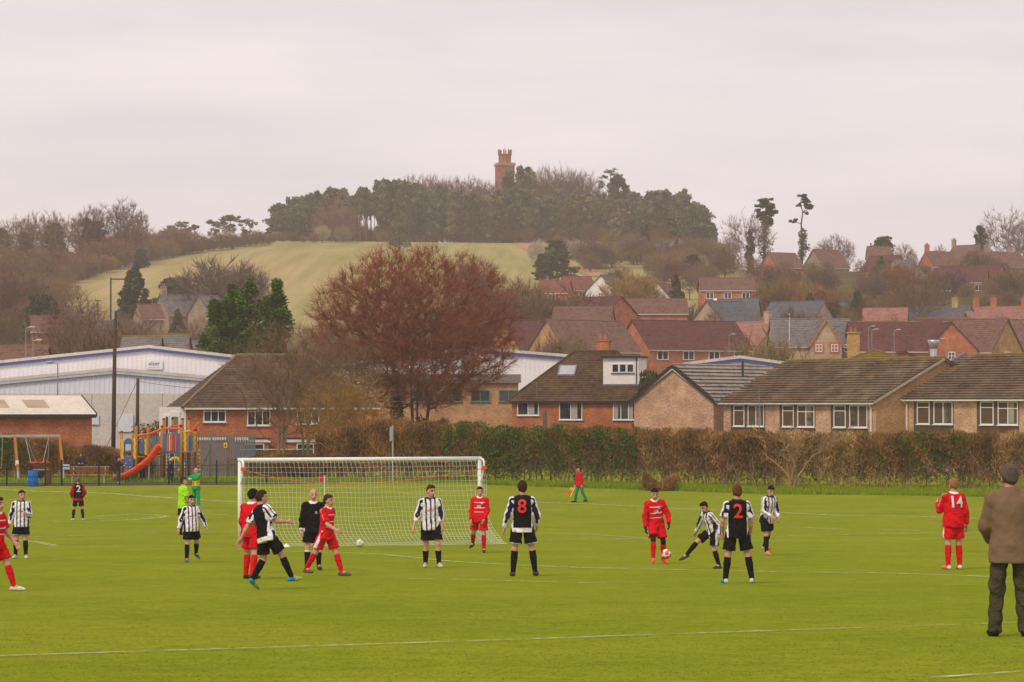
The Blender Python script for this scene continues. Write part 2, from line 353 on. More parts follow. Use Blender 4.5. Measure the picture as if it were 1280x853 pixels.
def _near_grass():
    k = 120000; D = 20 * (78 / 20) ** rng.random(k) ** .93; X = rng.uniform(-.21, .21, k) * D
    blades('grass', X, D, .009 * np.clip(1.25 - D / 90, .3, 1), .008, mat('grass_blade', (.210, .245, .019), (.184, .220, .016), 1.2, .9, fine=0, spec=0, attr='Col', coord='Object'), 2.4, 'short mown green grass of the football pitch')
    k = 60000; px_ = rng.uniform(596, 1330, k); D0 = np.interp(px_, [596, 640, 960, 1280, 1330], [150.4, 149.6, 145.2, 143.6, 143.4]); D = D0 - np.interp(px_, [600, 800, 960, 1330], [2.2, 3.2, 4.6, 5.2]) * rng.random(k) ** .8 + 1.2
    X = (px_ - CX) / F * D; clump = .5 + .5 * np.sin(X * 2.1 + 3 * np.sin(D * .9)) * np.sin(D * 1.7 + X)
    o = blades('long_grass', X, D, .22 * (.45 + .75 * clump), .035, mat('long_grass_blade', (.24, .34, .012), (.175, .26, .01), .8, .9, spec=0, fine=0, attr='Col'), .6, 'bright green long grass along the foot of the hedge')
    k = 26000; px_ = rng.uniform(-60, 610, k); D = np.interp(px_, [-60, 300, 610], [151.6, 152.2, 151.5]) + rng.uniform(-.3, 3.2, k); X = (px_ - CX) / F * D
    blades('long_grass', X, D, .2, .03, MATS['long_grass_blade'], .6, 'green rough grass under the swings and play tower')
_near_grass()

# ------------------------------------------------------------------ goal, net, flag, balls
WHITE = mat('white_paint', (.80, .80, .79), (.72, .72, .70), 2.0, .45)
def tube_segments(A, B, r):
    """many separate three-sided strands as arrays"""
    A = np.asarray(A); B = np.asarray(B); d = B - A; d /= np.linalg.norm(d, axis=1, keepdims=True) + 1e-9
    ref = np.where(np.abs(d[:, 2:3]) < .8, [[0, 0, 1.0]], [[1.0, 0, 0]]); u = np.cross(d, ref); u /= np.linalg.norm(u, axis=1, keepdims=True) + 1e-9; w = np.cross(d, u)
    V = []
    for Q in (A, B):
        for j in range(3):
            t = 2 * math.pi * j / 3; V.append(Q + (u * math.cos(t) + w * math.sin(t)) * r)
    V = np.stack(V, 1).reshape(-1, 3); k = len(A); i = np.arange(k) * 6; Fs = []
    for j in range(3):
        a, b = i + j, i + (j + 1) % 3; Fs.append(np.stack([a, a + 3, b + 3, b], 1))
    return V, np.concatenate(Fs)
def goal():
    pl = onground(300, 83.0); pr = onground(599.5, 85.4); u = Vector((pr.x - pl.x, pr.y - pl.y, 0)); W = u.length; ang = math.atan2(u.y, u.x)
    g = thing('football_goal', 'white football goal with net, orange cord and folded back brackets', 'goal', (pl.x, pl.y, (pl.z + pr.z) / 2), ang)
    H = 2.44; r = .06
    for x in (0, W): MB().tube([(x, 0, -.1), (x, 0, H + r)], r, 12).build('post', WHITE, g, True)
    MB().tube([(-r, 0, H + r), (W + r, 0, H + r)], r, 12).build('crossbar', WHITE, g, True)
    for x in (0, W):
        MB().tube([(x, 0, H + .05), (x, -.33, H + .04), (x, -.42, H - .04), (x, -.44, H - .25)], .03, 8).tube([(x, 0, H - .62), (x, -.16, H - .62), (x, -.42, H - .2)], .02, 6).build('net_bracket', WHITE, g, True)
    prof = np.array([(0, 2.5), (.36, 2.5), (.44, 2.3), (.47, 2.0), (.50, 1.6), (.58, 1.15), (.78, .75), (1.15, .40), (1.7, .15), (2.3, .02)])
    L = np.concatenate([[0], np.cumsum(np.linalg.norm(np.diff(prof, axis=0), axis=1))])
    nt = 28; ns = 60; tt = np.linspace(0, L[-1], nt); py = -np.interp(tt, L, prof[:, 0]); pz = np.interp(tt, L, prof[:, 1])
    ss = np.linspace(0, W, ns); sag = 0.05 * np.sin(np.linspace(0, math.pi, ns))
    G = np.zeros((ns, nt, 3))
    for i in range(ns):
        bulge = math.sin(math.pi * i / (ns - 1))
        G[i, :, 0] = ss[i] + .03 * np.sin(tt * 3 + i * .4) + .10 * (tt / L[-1]); G[i, :, 1] = py - .15 * bulge * np.sin(np.linspace(0, math.pi, nt)); G[i, :, 2] = pz - .05 * bulge * np.sin(np.linspace(0, math.pi, nt)) * (1 + np.sin(i * .5) * .3)
    wx = np.array([Tf(*(Vector((pl.x, pl.y, 0)) + Matrix.Rotation(ang, 3, 'Z') @ Vector((p[0], p[1], 0))).xy) for p in G[:, -1]]) - g.location.z
    G[:, -1, 2] = wx + .02
    A = [G[:-1].reshape(-1, 3), G[:, :-1].reshape(-1, 3)]; B = [G[1:].reshape(-1, 3), G[:, 1:].reshape(-1, 3)]
    for e in (0, ns - 1):           # side nets, from the profile to the post
        for k in range(2, nt, 1):
            q = G[e, k]; m_ = max(1, int(abs(q[1]) / .14)); xs = np.linspace(0, 1, m_ + 1); P = np.stack([q[0] + (ss[e] - q[0]) * xs, q[1] * (1 - xs), np.full(m_ + 1, q[2])], 1); A.append(P[:-1]); B.append(P[1:])
        for yy in np.arange(-.14, -2.1, -.14):
            zt = np.interp(-yy, prof[:, 0], prof[:, 1]); P = np.array([(ss[e], yy, z) for z in np.linspace(wx[0], zt, 14)]); A.append(P[:-1]); B.append(P[1:])
    V, Fc = tube_segments(np.concatenate(A), np.concatenate(B), .0034)
    link(np_mesh('net', V, Fc, mat('net_cord', (.80, .82, .72), (.70, .74, .62), 3, .8)), 'net', g)
    cord = [(x, -.46 - .3 * math.sin(math.pi * x / W), H - .22 - .42 * (1 - (2 * x / W - 1) ** 2) - .10 * math.sin(math.pi * 2 * x / W) * .5) for x in np.linspace(0, W, 26)]
    OR = mat('orange_cord', (.75, .13, .03), None, 4, .7)
    MB().tube(cord, .011, 5).build('cord', OR, g)
    for x in (0, W): MB().box((x, -.45, H - .2), (.14, .1, .1)).build('cord_knot', OR, g)
    return g, ang
GOAL, GANG = goal()

def corner_flag():
    p = onground(406, 138.0); t = thing('corner_flag', 'white corner post with small red flag standing behind the goal', 'flag', p)
    MB().tube([(0, 0, -.1), (0, 0, 1.18)], .02, 8).build('pole', WHITE, t)
    V, Fc = [], []
    for i in range(6):
        for j in range(4): V.append((-.02 - .26 * i / 5, .03 * math.sin(i * 1.3), .88 + .3 * j / 3 - .03 * i / 5))
    for i in range(5):
        for j in range(3): a = i * 4 + j; Fc.append((a, a + 4, a + 5, a + 1))
    link(np_mesh('flag', V, Fc, mat('red_flag', (.62, .02, .03), None, 4, .8)), 'flag', t)
corner_flag()

def ball(p, label, red):
    t = thing('football', label, 'ball', p); r = .112
    bm = MB().sphere((0, 0, r), r, 24, 14); me = bm.mesh('ball_skin', mat('ball_leather', (.85, .84, .80), (.78, .77, .72), 5, .4, attr='Col'), True)
    ca = me.color_attributes.new('Col', 'FLOAT_COLOR', 'POINT')
    dirs = [Vector(d).normalized() for d in ((0, .5, 1), (0, -1, .3), (-.9, -.4, .3), (.9, -.45, -.2), (.2, -.75, -.8), (-.5, -.6, -.7), (.3, 1, .3), (-.6, .6, -.5), (.5, -.5, .9))]
    for i, v in enumerate(me.vertices):
        d = (v.co - Vector((0, 0, r))).normalized(); dark = any(d.dot(q) > .90 for q in dirs)
        ca.data[i].color = ((.85, .10, .05, 1) if red else (.55, .55, .50, 1)) if dark else (1, 1, 1, 1)
    link(me, 'ball_skin', t)
b1 = gp(450, 684.5); ball(b1, 'white football lying on the grass against the goal net', False)
D2 = gp(838, 707).y; p2 = at(831.5, 691.5, D2); ball(Vector((p2.x, p2.y - .5, p2.z - .112)), 'white and red football in the air at the kicking player\'s boot', True)
m3 = gp(358, 684); tk = thing('marker_cone', 'tiny white marker cone on the grass beside the goal net', 'cone', m3); MB().tube([(0, 0, 0), (0, 0, .015), (0, 0, .09)], [.11, .10, .03], 12).build('cone_shell', WHITE, tk, True)
# ------------------------------------------------------------------ people: posed figures grown from distance fields
def surfnet(Fv, org, h):
    """surface nets on a sampled field (negative inside) -> vertices, quads"""
    s = Fv < 0; nx, ny, nz_ = Fv.shape
    c = np.zeros((nx - 1, ny - 1, nz_ - 1), np.int8)
    offs = [(i, j, k) for i in (0, 1) for j in (0, 1) for k in (0, 1)]
    for i, j, k in offs: c += s[i:nx - 1 + i, j:ny - 1 + j, k:nz_ - 1 + k]
    act = np.argwhere((c > 0) & (c < 8))
    if len(act) == 0: return np.zeros((0, 3)), np.zeros((0, 4), int)
    acc = np.zeros((len(act), 3)); cnt = np.zeros(len(act)); a0, a1, a2 = act.T
    for o in offs:
        for ax in range(3):
            if o[ax]: continue
            e = list(o); e[ax] = 1
            f0 = Fv[a0 + o[0], a1 + o[1], a2 + o[2]]; f1 = Fv[a0 + e[0], a1 + e[1], a2 + e[2]]; x = (f0 < 0) != (f1 < 0)
            t = np.where(x, f0 / np.where(x, f0 - f1, 1), 0); p = np.array(o, float)[None].repeat(len(act), 0); p[:, ax] = t
            acc += p * x[:, None]; cnt += x
    V = (act + acc / cnt[:, None]) * h + org
    idx = np.full(c.shape, -1, np.int64); idx[a0, a1, a2] = np.arange(len(act)); Q = []
    for ax in range(3):
        b, d = [(1, 2), (2, 0), (0, 1)][ax]; sl0 = [slice(None)] * 3; sl1 = [slice(None)] * 3; sl0[ax] = slice(0, -1); sl1[ax] = slice(1, None)
        ed = s[tuple(sl0)] != s[tuple(sl1)]; E = np.argwhere(ed); n_ = np.array(c.shape)
        ok = (E[:, b] > 0) & (E[:, d] > 0) & (E[:, b] < n_[b]) & (E[:, d] < n_[d]) & (E[:, ax] < n_[ax]); E = E[ok]
        ins = s[E[:, 0], E[:, 1], E[:, 2]]
        def cell(db, dd):
            q = E.copy(); q[:, b] += db; q[:, d] += dd; return idx[q[:, 0], q[:, 1], q[:, 2]]
        q = np.stack([cell(-1, -1), cell(0, -1), cell(0, 0), cell(-1, 0)], 1); q[~ins] = q[~ins][:, ::-1]; Q.append(q)
    Q = np.concatenate(Q); return V, Q[(Q >= 0).all(1)]
def smin(a, b, k):
    h = np.clip(.5 + .5 * (b - a) / k, 0, 1); return b + (a - b) * h - k * h * (1 - h)
def cone(a, b, r1, r2, cap0=False, cap1=False):
    a = np.asarray(a, float); b = np.asarray(b, float); ab = b - a; L = np.linalg.norm(ab) + 1e-9; lo = np.minimum(a - r1, b - r2); hi = np.maximum(a + r1, b + r2)
    def f(P):
        t = (P - a) @ (ab / L / L); tc_ = np.clip(t, 0, 1); d = np.linalg.norm(P - a - tc_[:, None] * ab, axis=1) - (r1 + (r2 - r1) * tc_)
        if cap1: d = np.maximum(d, (t - 1) * L)
        if cap0: d = np.maximum(d, -t * L)
        return d
    return f, lo, hi
def ell(c, r, M=None):
    c = np.asarray(c, float); r = np.asarray(r, float); R_ = max(r)
    def f(P):
        q = P - c
        if M is not None: q = q @ M
        return (np.linalg.norm(q / r, axis=1) - 1) * min(r)
    return f, c - R_, c + R_
def profile(org, M, zs, rx, ry, yo=0.0):
    org = np.asarray(org, float); zs = np.asarray(zs); big = max(max(rx), max(ry)); P8 = org + (np.array([(x, y, z) for x in (-big, big) for y in (-big, big) for z in (zs[0], zs[-1])]) @ M.T)
    def f(P):
        q = (P - org) @ M; X = np.interp(q[:, 2], zs, rx); Y = np.interp(q[:, 2], zs, ry)
        d = (np.sqrt((q[:, 0] / X) ** 2 + ((q[:, 1] - yo) / Y) ** 2) - 1) * np.minimum(X, Y)
        return np.maximum(d, np.maximum(q[:, 2] - zs[-1], zs[0] - q[:, 2]))
    return f, P8.min(0), P8.max(0)
def grow(prims, res, k=.03, post=None, noise=0.0):
    lo = np.min([p[1] for p in prims], 0) - res * 2.5 - k; hi = np.max([p[2] for p in prims], 0) + res * 2.5 + k
    n_ = np.ceil((hi - lo) / res).astype(int) + 1; g = np.stack(np.meshgrid(*[lo[i] + np.arange(n_[i]) * res for i in range(3)], indexing='ij'), -1).reshape(-1, 3)
    d = None
    for f, a, b in prims:
        if d is None: d = f(g); continue
        pad = k + res * 3; m = ((g > a - pad) & (g < b + pad)).all(1); d[m] = smin(d[m], f(g[m]), k)
    if noise:
        d = d + noise * (np.sin(g[:, 0] * 31 + g[:, 2] * 19 + 2 * np.sin(g[:, 1] * 23)) + np.sin(g[:, 2] * 43 - g[:, 0] * 17 + g[:, 1] * 29 + 1.7)) * .5
    if post is not None: d = post(d, g)
    return surfnet(d.reshape(n_), lo, res)
def rot(ax, deg):
    return np.array(Matrix.Rotation(R(deg), 3, ax))

SKINM = mat('skin', (1, 1, 1), (.92, .90, .90), 14, .6, fine=.06, attr='Col')
CLOTH = mat('kit_cloth', (1, 1, 1), (.86, .86, .86), 9, .9, fine=.08, attr='Col', spec=.05, bump=1.0, bscale=15, bdist=.045)
COATM = mat('coat_cloth', (1, 1, 1), (.84, .84, .86), 7, .9, fine=.07, attr='Col', spec=.05, bump=.55, bscale=10, bdist=.035)
BOOTM = mat('boot_leather', (1, 1, 1), (.8, .8, .8), 12, .5, attr='Col')
HAIRM = mat('hair', (1, 1, 1), (.55, .55, .55), 40, .8, fine=.3, attr='Col')
WHT, BLK, RED, NAVY = (.84, .82, .87), (.012, .011, .013), (.70, .008, .016), (.022, .018, .045)
SKIN = (.58, .31, .23)

def person(label, px, yf, yh, yaw=0, lean=0, side=0, twist=0, head=(0, 0), armR=(4, 8, 10, 4), armL=(4, 8, 10, 4), legR=(0, 5, 2), legL=(0, 5, 2),
           shirt=None, sleeve='long', shorts=None, socks=BLK, boots=BLK, hair=(.03, .018, .012), bald=False, skin=SKIN, trousers=None, belly=0.0, number=None, shirt_len=-.16,
           footR=None, footL=None, hood=None, gloves=None, coat=False, D=None, group=None, knees=None, height=None, anchor='head', hx=None, sockL=.08, leggings=None):
    far = (D or 0) > 100 or yf < 660
    q = 1.9 if far else 1.0
    Mt = rot('Z', twist) @ rot('X', lean) @ rot('Y', side); Mh = rot('Z', twist + head[0]) @ rot('X', lean * .3 + head[1])
    pel = np.zeros(3); neck = pel + Mt @ (0, .0, .50); sh = {}; el = {}; wr = {}; fdir = {}
    for s_, nm, (a, b, e, c_) in ((-1, 'R', armR), (1, 'L', armL)):
        def dv(a_, b_): return Mt @ np.array((s_ * math.sin(R(b_)), -math.sin(R(a_)) * math.cos(R(b_)), -math.cos(R(a_)) * math.cos(R(b_))))
        sh[nm] = pel + Mt @ (s_ * .170, .0, .418); el[nm] = sh[nm] + dv(a, b) * .29; fdir[nm] = dv(a + e, c_); wr[nm] = el[nm] + fdir[nm] * .25
    hip, kn, an, fd = {}, {}, {}, {}
    for s_, nm, (a, b, k_), ft in ((-1, 'R', legR, footR), (1, 'L', legL, footL)):
        def dl(a_, b_): return np.array((s_ * math.sin(R(b_)), -math.sin(R(a_)) * math.cos(R(b_)), -math.cos(R(a_)) * math.cos(R(b_))))
        hip[nm] = pel + (s_ * .092, 0, -.03); kn[nm] = hip[nm] + dl(a, b) * .43; an[nm] = kn[nm] + dl(a - k_, b * .7) * .42
        p_ = ft if ft is not None else 0; fd[nm] = np.array((s_ * .22, -math.cos(R(p_)), -math.sin(R(p_))))
    hc = neck + Mh @ (0, -.020, .142)
    zmin = min(min(an[n][2] - .078, (an[n] + fd[n] * .17)[2] - .075) for n in 'RL')
    top = hc[2] + .125
    g0 = gp(px, yf) if D is None else onground(px, D)
    D0 = g0.y; want = height or (yf - yh) * D0 / F; sc = want / (top - zmin)
    t = thing('person', label, 'person', (0, 0, 0), R(yaw), group); t.scale = (sc, sc, sc)
    w = np.array(Matrix.Rotation(R(yaw), 3, 'Z')) @ (np.array((hc[0], hc[1], 0)) * sc)
    X = xpx(px if hx is None else hx, D0) - w[0]; t.location = (X, D0, Tf(X, D0) - zmin * sc + .004)
    col1 = lambda V, c: np.tile(np.array(c, float), (len(V), 1))
    # --- body (skin): limbs and trunk, head, hands
    zs = [-.14, -.06, .06, .2, .34, .44, .49]; prims = [profile(pel, Mt, zs, [.13, .145, .13, .14, .15, .13, .07], [.09, .095, .085, .09, .10, .075, .055])]
    prims.append(cone(neck - Mt @ np.array((0, 0, .05)), hc, .056, .05))
    for n in 'RL':
        prims += [cone(sh[n], el[n], .048, .038), cone(el[n], el[n] * .65 + wr[n] * .35, .038, .040), cone(el[n] * .65 + wr[n] * .35, wr[n], .040, .026)]
        prims += [cone(hip[n], kn[n], .082, .056), cone(kn[n], kn[n] * .65 + an[n] * .35, .054, .056), cone(kn[n] * .65 + an[n] * .35, an[n], .056, .036), cone(an[n], an[n] + fd[n] * .13 + (0, 0, -.035), .035, .025)]
    V, Q = grow(prims, .019 * q, .03); Vs, Qs, Cs = [V], [Q], [col1(V, skin)]; off = len(V)
    if leggings is not None:
        for n in 'RL':
            ab = an[n] - hip[n]; Cs[0][(V[:, 2] < -.12) & (np.linalg.norm(V - kn[n], axis=1) < .42) & (np.minimum(np.linalg.norm(V - wr['R'], axis=1), np.linalg.norm(V - wr['L'], axis=1)) > .14)] = leggings
    hp_ = [ell(hc + Mh @ (0, .012, .02), (.076, .096, .108), Mh), ell(hc + Mh @ (0, -.030, -.045), (.058, .066, .076), Mh), cone(hc + Mh @ (0, -.088, .010), hc + Mh @ (0, -.108, -.030), .010, .016), cone(hc + Mh @ (0, .02, -.03), neck, .05, .055)]
    for s_ in (-1, 1): hp_.append(ell(hc + Mh @ (s_ * .079, .012, -.012), (.010, .022, .034), Mh))
    def sockets(d, g):
        for s_ in (-1, 1): d = np.maximum(d, -(np.linalg.norm(g - (hc + Mh @ (s_ * .031, -.104, .008)), axis=1) - .017))
        return d
    V, Q = grow(hp_, .0095 * q, .018, sockets); L_ = (V - hc) @ Mh; c = col1(V, skin) * (1 + .05 * np.sin(V[:, :1] * 60)); fr = L_[:, 1] < -.045
    c[fr & (np.abs(np.abs(L_[:, 0]) - .031) < .016) & (np.abs(L_[:, 2] - .008) < .010)] = (.05, .035, .03)
    c[fr & (np.abs(np.abs(L_[:, 0]) - .032) < .022) & (np.abs(L_[:, 2] - .032) < .007)] = np.array(hair) * .8 + .02
    c[fr & (np.abs(L_[:, 0]) < .026) & (np.abs(L_[:, 2] + .073) < .008)] = (.36, .11, .10)
    if not bald: c[fr & (L_[:, 2] < -.055) & (np.abs(L_[:, 2] + .073) > .009)] *= (.88, .84, .84)
    Vs.append(V); Qs.append(Q + off); Cs.append(c); off += len(V)
    for n, s_ in (('R', -1), ('L', 1)):
        d = fdir[n] / np.linalg.norm(fdir[n]); inw = np.array((-s_, 0, 0)) @ Mt.T; nn = inw - d * (inw @ d); nn /= np.linalg.norm(nn) + 1e-9; sx = np.cross(d, nn)
        fwd = np.array((0, -1, 0)); sx = sx if sx @ fwd > 0 else -sx; w0 = wr[n]; hpz = [cone(w0 - d * .05, w0 + d * .02, .027, .026), cone(w0 + d * .02 + sx * .018, w0 + d * .085 + sx * .026, .020, .016), cone(w0 + d * .02 - sx * .018, w0 + d * .08 - sx * .026, .020, .016), cone(w0 + d * .03, w0 + d * .085, .022, .018)]
        for j, ln in enumerate((.072, .082, .076, .058)):
            b0 = w0 + d * .088 + sx * (.033 - .022 * j); m1 = b0 + (d * .92 + nn * .38) * ln * .55; m2 = m1 + (d * .55 + nn * .83) * ln * .5; hpz += [cone(b0, m1, .0105, .0095), cone(m1, m2, .0095, .008)]
        tb = w0 + d * .03 + sx * .028; m1 = tb + (d * .6 + sx * .6 + nn * .3) * .045; hpz += [cone(tb, m1, .013, .011), cone(m1, m1 + (d * .85 + nn * .4) * .035, .011, .008)]
        V, Q = grow(hpz, .0075 * q, .008); Vs.append(V); Qs.append(Q + off); Cs.append(col1(V, gloves or skin)); off += len(V)
    link(np_mesh('body', np.concatenate(Vs), np.concatenate(Qs), SKINM, True, np.concatenate(Cs)), 'body', t)
    # --- hair
    if not bald:
        def cut(d, g):
            L = (g - hc) @ Mh; keep = np.minimum(0.060 - L[:, 2] + .35 * np.maximum(0, -L[:, 1] - .04), np.maximum(-.004 - L[:, 1], -.088 - L[:, 2] + 1.9 * np.maximum(0, np.abs(L[:, 0]) - .052))); return np.maximum(d, keep)
        V, Q = grow([ell(hc + Mh @ (0, .012, .022), (.088, .110, .122), Mh), ell(hc + Mh @ (0, -.040, .090), (.056, .042, .032), Mh)], .0105 * q, .02, cut, .007)
        link(np_mesh('hair', V, Q, HAIRM, True, col1(V, hair)), 'hair', t)
    if hood is not None:
        def cut(d, g):
            L = (g - hc) @ Mh; return np.maximum(d, -(np.linalg.norm((L - (0, -.10, -.01)) / (.07, .09, .10), axis=1) - 1) * .07)
        V, Q = grow([ell(hc + Mh @ (0, .015, .01), (.10, .115, .135), Mh)], .013 * q, .01, cut); link(np_mesh('hood', V, Q, CLOTH, True, col1(V, hood)), 'hood', t)
    # --- shirt
    loose = .012 if not coat else .022
    zs = [shirt_len, -.03, .08, .2, .33, .40, .45, .505 if not coat else .545]; rx = np.array([.196, .185, .163, .164, .172, .160, .120, .068]) + loose; ry = np.array([.150, .142, .122, .120, .122, .110, .088, .066]) + loose
    bel = np.array([.5, 1, 1, .6, .15, 0, 0, 0]) * belly; rx = rx + bel * .6; ry = ry + bel
    pr = [profile(pel, Mt, zs, rx, ry)]
    for n in 'RL':
        s0 = sh[n]; r0 = .066 + loose * .6; end = el[n]; pr.append(cone(neck - Mt @ np.array((0, 0, .03)), s0, .056, r0 - .008))
        if sleeve == 'short': pr.append(cone(s0, s0 + (el[n] - s0) * .80, r0, r0 + .010, False, True))
        else:
            pr += [cone(s0, el[n], r0, .054 + loose * .8)]
            pr.append(cone(el[n], el[n] + (wr[n] - el[n]) * (.97 if sleeve == 'long' else .55), .054 + loose * .8, .042 + loose * .6, False, True))
    V, Q = grow(pr, .0155 * q, .035, None, .007 if not coat else .004)
    L_ = (V - pel) @ Mt; C_ = col1(V, WHT)
    arm_d = {}; tor = np.abs((np.sqrt((L_[:, 0] / .18) ** 2 + (L_[:, 1] / .13) ** 2) - 1) * .13)
    arm = np.full(len(V), 9.0); along = np.zeros(len(V)); across = np.zeros(len(V))
    for n, s_ in (('R', -1), ('L', 1)):
        for a_, b_, t0 in ((sh[n], el[n], 0), (el[n], wr[n], 1)):
            ab = b_ - a_; tt = np.clip((V - a_) @ ab / (ab @ ab), 0, 1); rel = V - a_ - tt[:, None] * ab; dd = np.linalg.norm(rel, axis=1); out = Mt @ np.array((s_, 0, 0)); out = out - ab * (out @ ab) / (ab @ ab); fw_ = np.cross(ab, out); fw_ /= np.linalg.norm(fw_) + 1e-9
            m = dd < arm; arm[m] = dd[m]; along[m] = (tt + t0)[m]; across[m] = (rel @ fw_)[m]
    is_arm = (arm < .085) & ((np.abs(L_[:, 0]) > .155) | (along > .45)); 
    C_ = shirt(L_, is_arm, along, across, C_)
    so = link(np_mesh('coat' if coat else 'shirt', V, Q, COATM if coat else CLOTH, True, C_), 'coat' if coat else 'shirt', t)
    if number:
        txt, nc, hgt, zc_ = number
        cu = bpy.data.curves.new('digits', 'FONT'); cu.body = txt; cu.align_x = 'CENTER'; cu.size = hgt / .70; cu.resolution_u = 3; cu.offset = .006
        to = bpy.data.objects.new('digits', cu); col.objects.link(to); dg = bpy.context.evaluated_depsgraph_get(); me = bpy.data.meshes.new_from_object(to.evaluated_get(dg)); bpy.data.objects.remove(to)
        import bmesh as _bm
        bm = _bm.new(); bm.from_mesh(me); _bm.ops.triangulate(bm, faces=bm.faces[:]); _bm.ops.subdivide_edges(bm, edges=[e for e in bm.edges if e.calc_length() > .05], cuts=2, use_grid_fill=True); _bm.ops.triangulate(bm, faces=bm.faces[:])
        for v in bm.verts:
            x_, z_ = -v.co.x, zc_ + v.co.y; X_ = float(np.interp(z_, zs, rx)); Y_ = float(np.interp(z_, zs, ry)); y_ = Y_ * math.sqrt(max(.02, 1 - (x_ / X_) ** 2)) + .016; v.co = Vector(pel + Mt @ (x_, y_, z_))
        bm.to_mesh(me); bm.free(); me.materials.clear(); me.materials.append(mat('digit_' + '_'.join('%d' % (x * 100) for x in nc), nc, None, 5, .8)); link(me, 'number', t)
    # --- shorts or trousers
    if trousers is None:
        pr = [profile(pel, np.eye(3), [-.13, -.05, .04, .10], np.array([.165, .172, .165, .155]) + belly * .5, np.array([.115, .122, .118, .11]) + belly * .8)]
        for n in 'RL': pr.append(cone(hip[n] + (0, 0, .02), hip[n] + (kn[n] - hip[n]) * .80, .098, .116, False, True))
        V, Q = grow(pr, .0155 * q, .03, None, .008); C_ = col1(V, shorts[0])
        for n, s_ in (('R', -1), ('L', 1)):
            ab = kn[n] - hip[n]; tt = (V - hip[n]) @ ab / (ab @ ab); rel = V - hip[n] - tt[:, None] * ab; lateral = rel[:, 0] * s_
            if shorts[1] is not None: C_[(lateral > .088) & (np.abs(rel[:, 1]) < .03) & (V[:, 0] * s_ > .05)] = shorts[1]
            if len(shorts) > 2: C_[(tt > .76) & (V[:, 0] * s_ > 0)] = shorts[2]
        link(np_mesh('shorts', V, Q, CLOTH, True, C_), 'shorts', t)
        for n in 'RL':
            k0 = kn[n] + (an[n] - kn[n]) * sockL; km = kn[n] * .62 + an[n] * .38
            V, Q = grow([cone(k0, km, .060, .064, True), cone(km, an[n], .064, .044), cone(an[n], an[n] + (0, 0, -.02), .044, .04)], .014 * q, .01); C_ = col1(V, socks); tt = (V - kn[n]) @ (an[n] - kn[n]) / .42 ** 2
            if knees is not None: C_[tt < sockL + .09] = knees
            link(np_mesh('sock', V, Q, CLOTH, True, C_), 'sock', t)
    else:
        pr = [profile(pel, np.eye(3), [-.14, -.05, .04, .10], np.array([.16, .168, .16, .15]) + belly * .4, np.array([.112, .118, .112, .105]) + belly * .4)]
        for n in 'RL': pr += [cone(hip[n], kn[n], .098, .078), cone(kn[n], an[n] + (0, 0, -.035), .078, .066, False, True)]
        V, Q = grow(pr, .0155 * q, .03, None, .010); link(np_mesh('trousers', V, Q, CLOTH, True, col1(V, trousers)), 'trousers', t)
    for n in 'RL':
        a_ = an[n]; f_ = fd[n]; fu = np.array((0, -f_[2] * 0, -1.0))
        V, Q = grow([cone(a_, a_ + (0, 0, -.03), .044, .042), cone(a_ - f_ * .045 + (0, 0, -.043), a_ + f_ * .10 + (0, 0, -.045), .036, .041), cone(a_ + f_ * .10 + (0, 0, -.045), a_ + f_ * .185 + (0, 0, -.052), .041, .026)], .0125 * q, .02); bc = boots if not isinstance(boots[0], tuple) else boots[0]; C_ = col1(V, bc)
        if isinstance(boots[0], tuple): C_[((V - a_) @ f_) > boots[2]] = boots[1]
        link(np_mesh('boot', V, Q, BOOTM, True, C_), 'boot', t)
    return t, {k: t for k in ()}

def stripes(back=False, wd=.047, dark=NAVY, red_mark=True, hem=-.075):
    def f(L, arm, al, ac, C):
        C[((L[:, 0] + .5 * wd) / (2 * wd)) % 1 < .36] = dark; C[arm] = WHT; C[arm & (((ac + .012) / .064) % 1 < .34)] = dark
        if back: C[(~arm) & (L[:, 1] > -.005) & (np.abs(L[:, 0]) < .165) & (L[:, 2] > hem)] = BLK; C[(~arm) & (L[:, 1] > .0) & (L[:, 2] <= hem)] = WHT; C[(~arm) & (L[:, 1] > .0) & (np.abs(L[:, 0]) >= .165)] = WHT
        if red_mark: C[(~arm) & (L[:, 1] < -.08) & (np.abs(L[:, 0]) < .09) & (np.abs(L[:, 2] - .235) < .018) & (np.sin(L[:, 0] * 190) > -.3)] = (.6, .10, .10)
        C[(L[:, 2] > .478) & (np.hypot(L[:, 0], L[:, 1]) < .095)] = dark
        return C
    return f
def reds(lines=True, logo=True, collar=True):
    def f(L, arm, al, ac, C):
        C[:] = RED
        if lines:
            for z in (.36, .225, .115): C[(~arm) & (L[:, 1] < .03) & (np.abs(L[:, 2] - z) < .008) & (np.abs(L[:, 0]) < .14)] = WHT
        if logo:
            C[(~arm) & (L[:, 1] < -.06) & (np.abs(L[:, 0]) < .055) & (np.abs(L[:, 2] - .262) < .036) & (np.sin(L[:, 0] * 160) * np.sin(L[:, 2] * 210) > -.45)] = (.74, .62, .64); C[(~arm) & (L[:, 1] < -.05) & (np.abs(L[:, 0] - .075) < .02) & (np.abs(L[:, 2] - .335) < .02)] = (.72, .6, .62)
        if collar: C[(L[:, 2] > .474) & (np.hypot(L[:, 0], L[:, 1]) < .095)] = WHT
        C[arm & (np.abs(ac) < .009) & (al < .75)] = (.70, .35, .36)
        return C
    return f
def plain(c, cuff=None, band=None):
    def f(L, arm, al, ac, C):
        C[:] = c
        if cuff: C[arm & (al > 1.82)] = cuff
        if band: band(L, arm, al, ac, C)
        return C
    return f
BR = (.055, .026, .014); DK = (.012, .009, .008); GINGER = (.22, .09, .035); GREY = (.125, .098, .08)
BLACKSH = (BLK, None); REDSH = (RED, WHT)
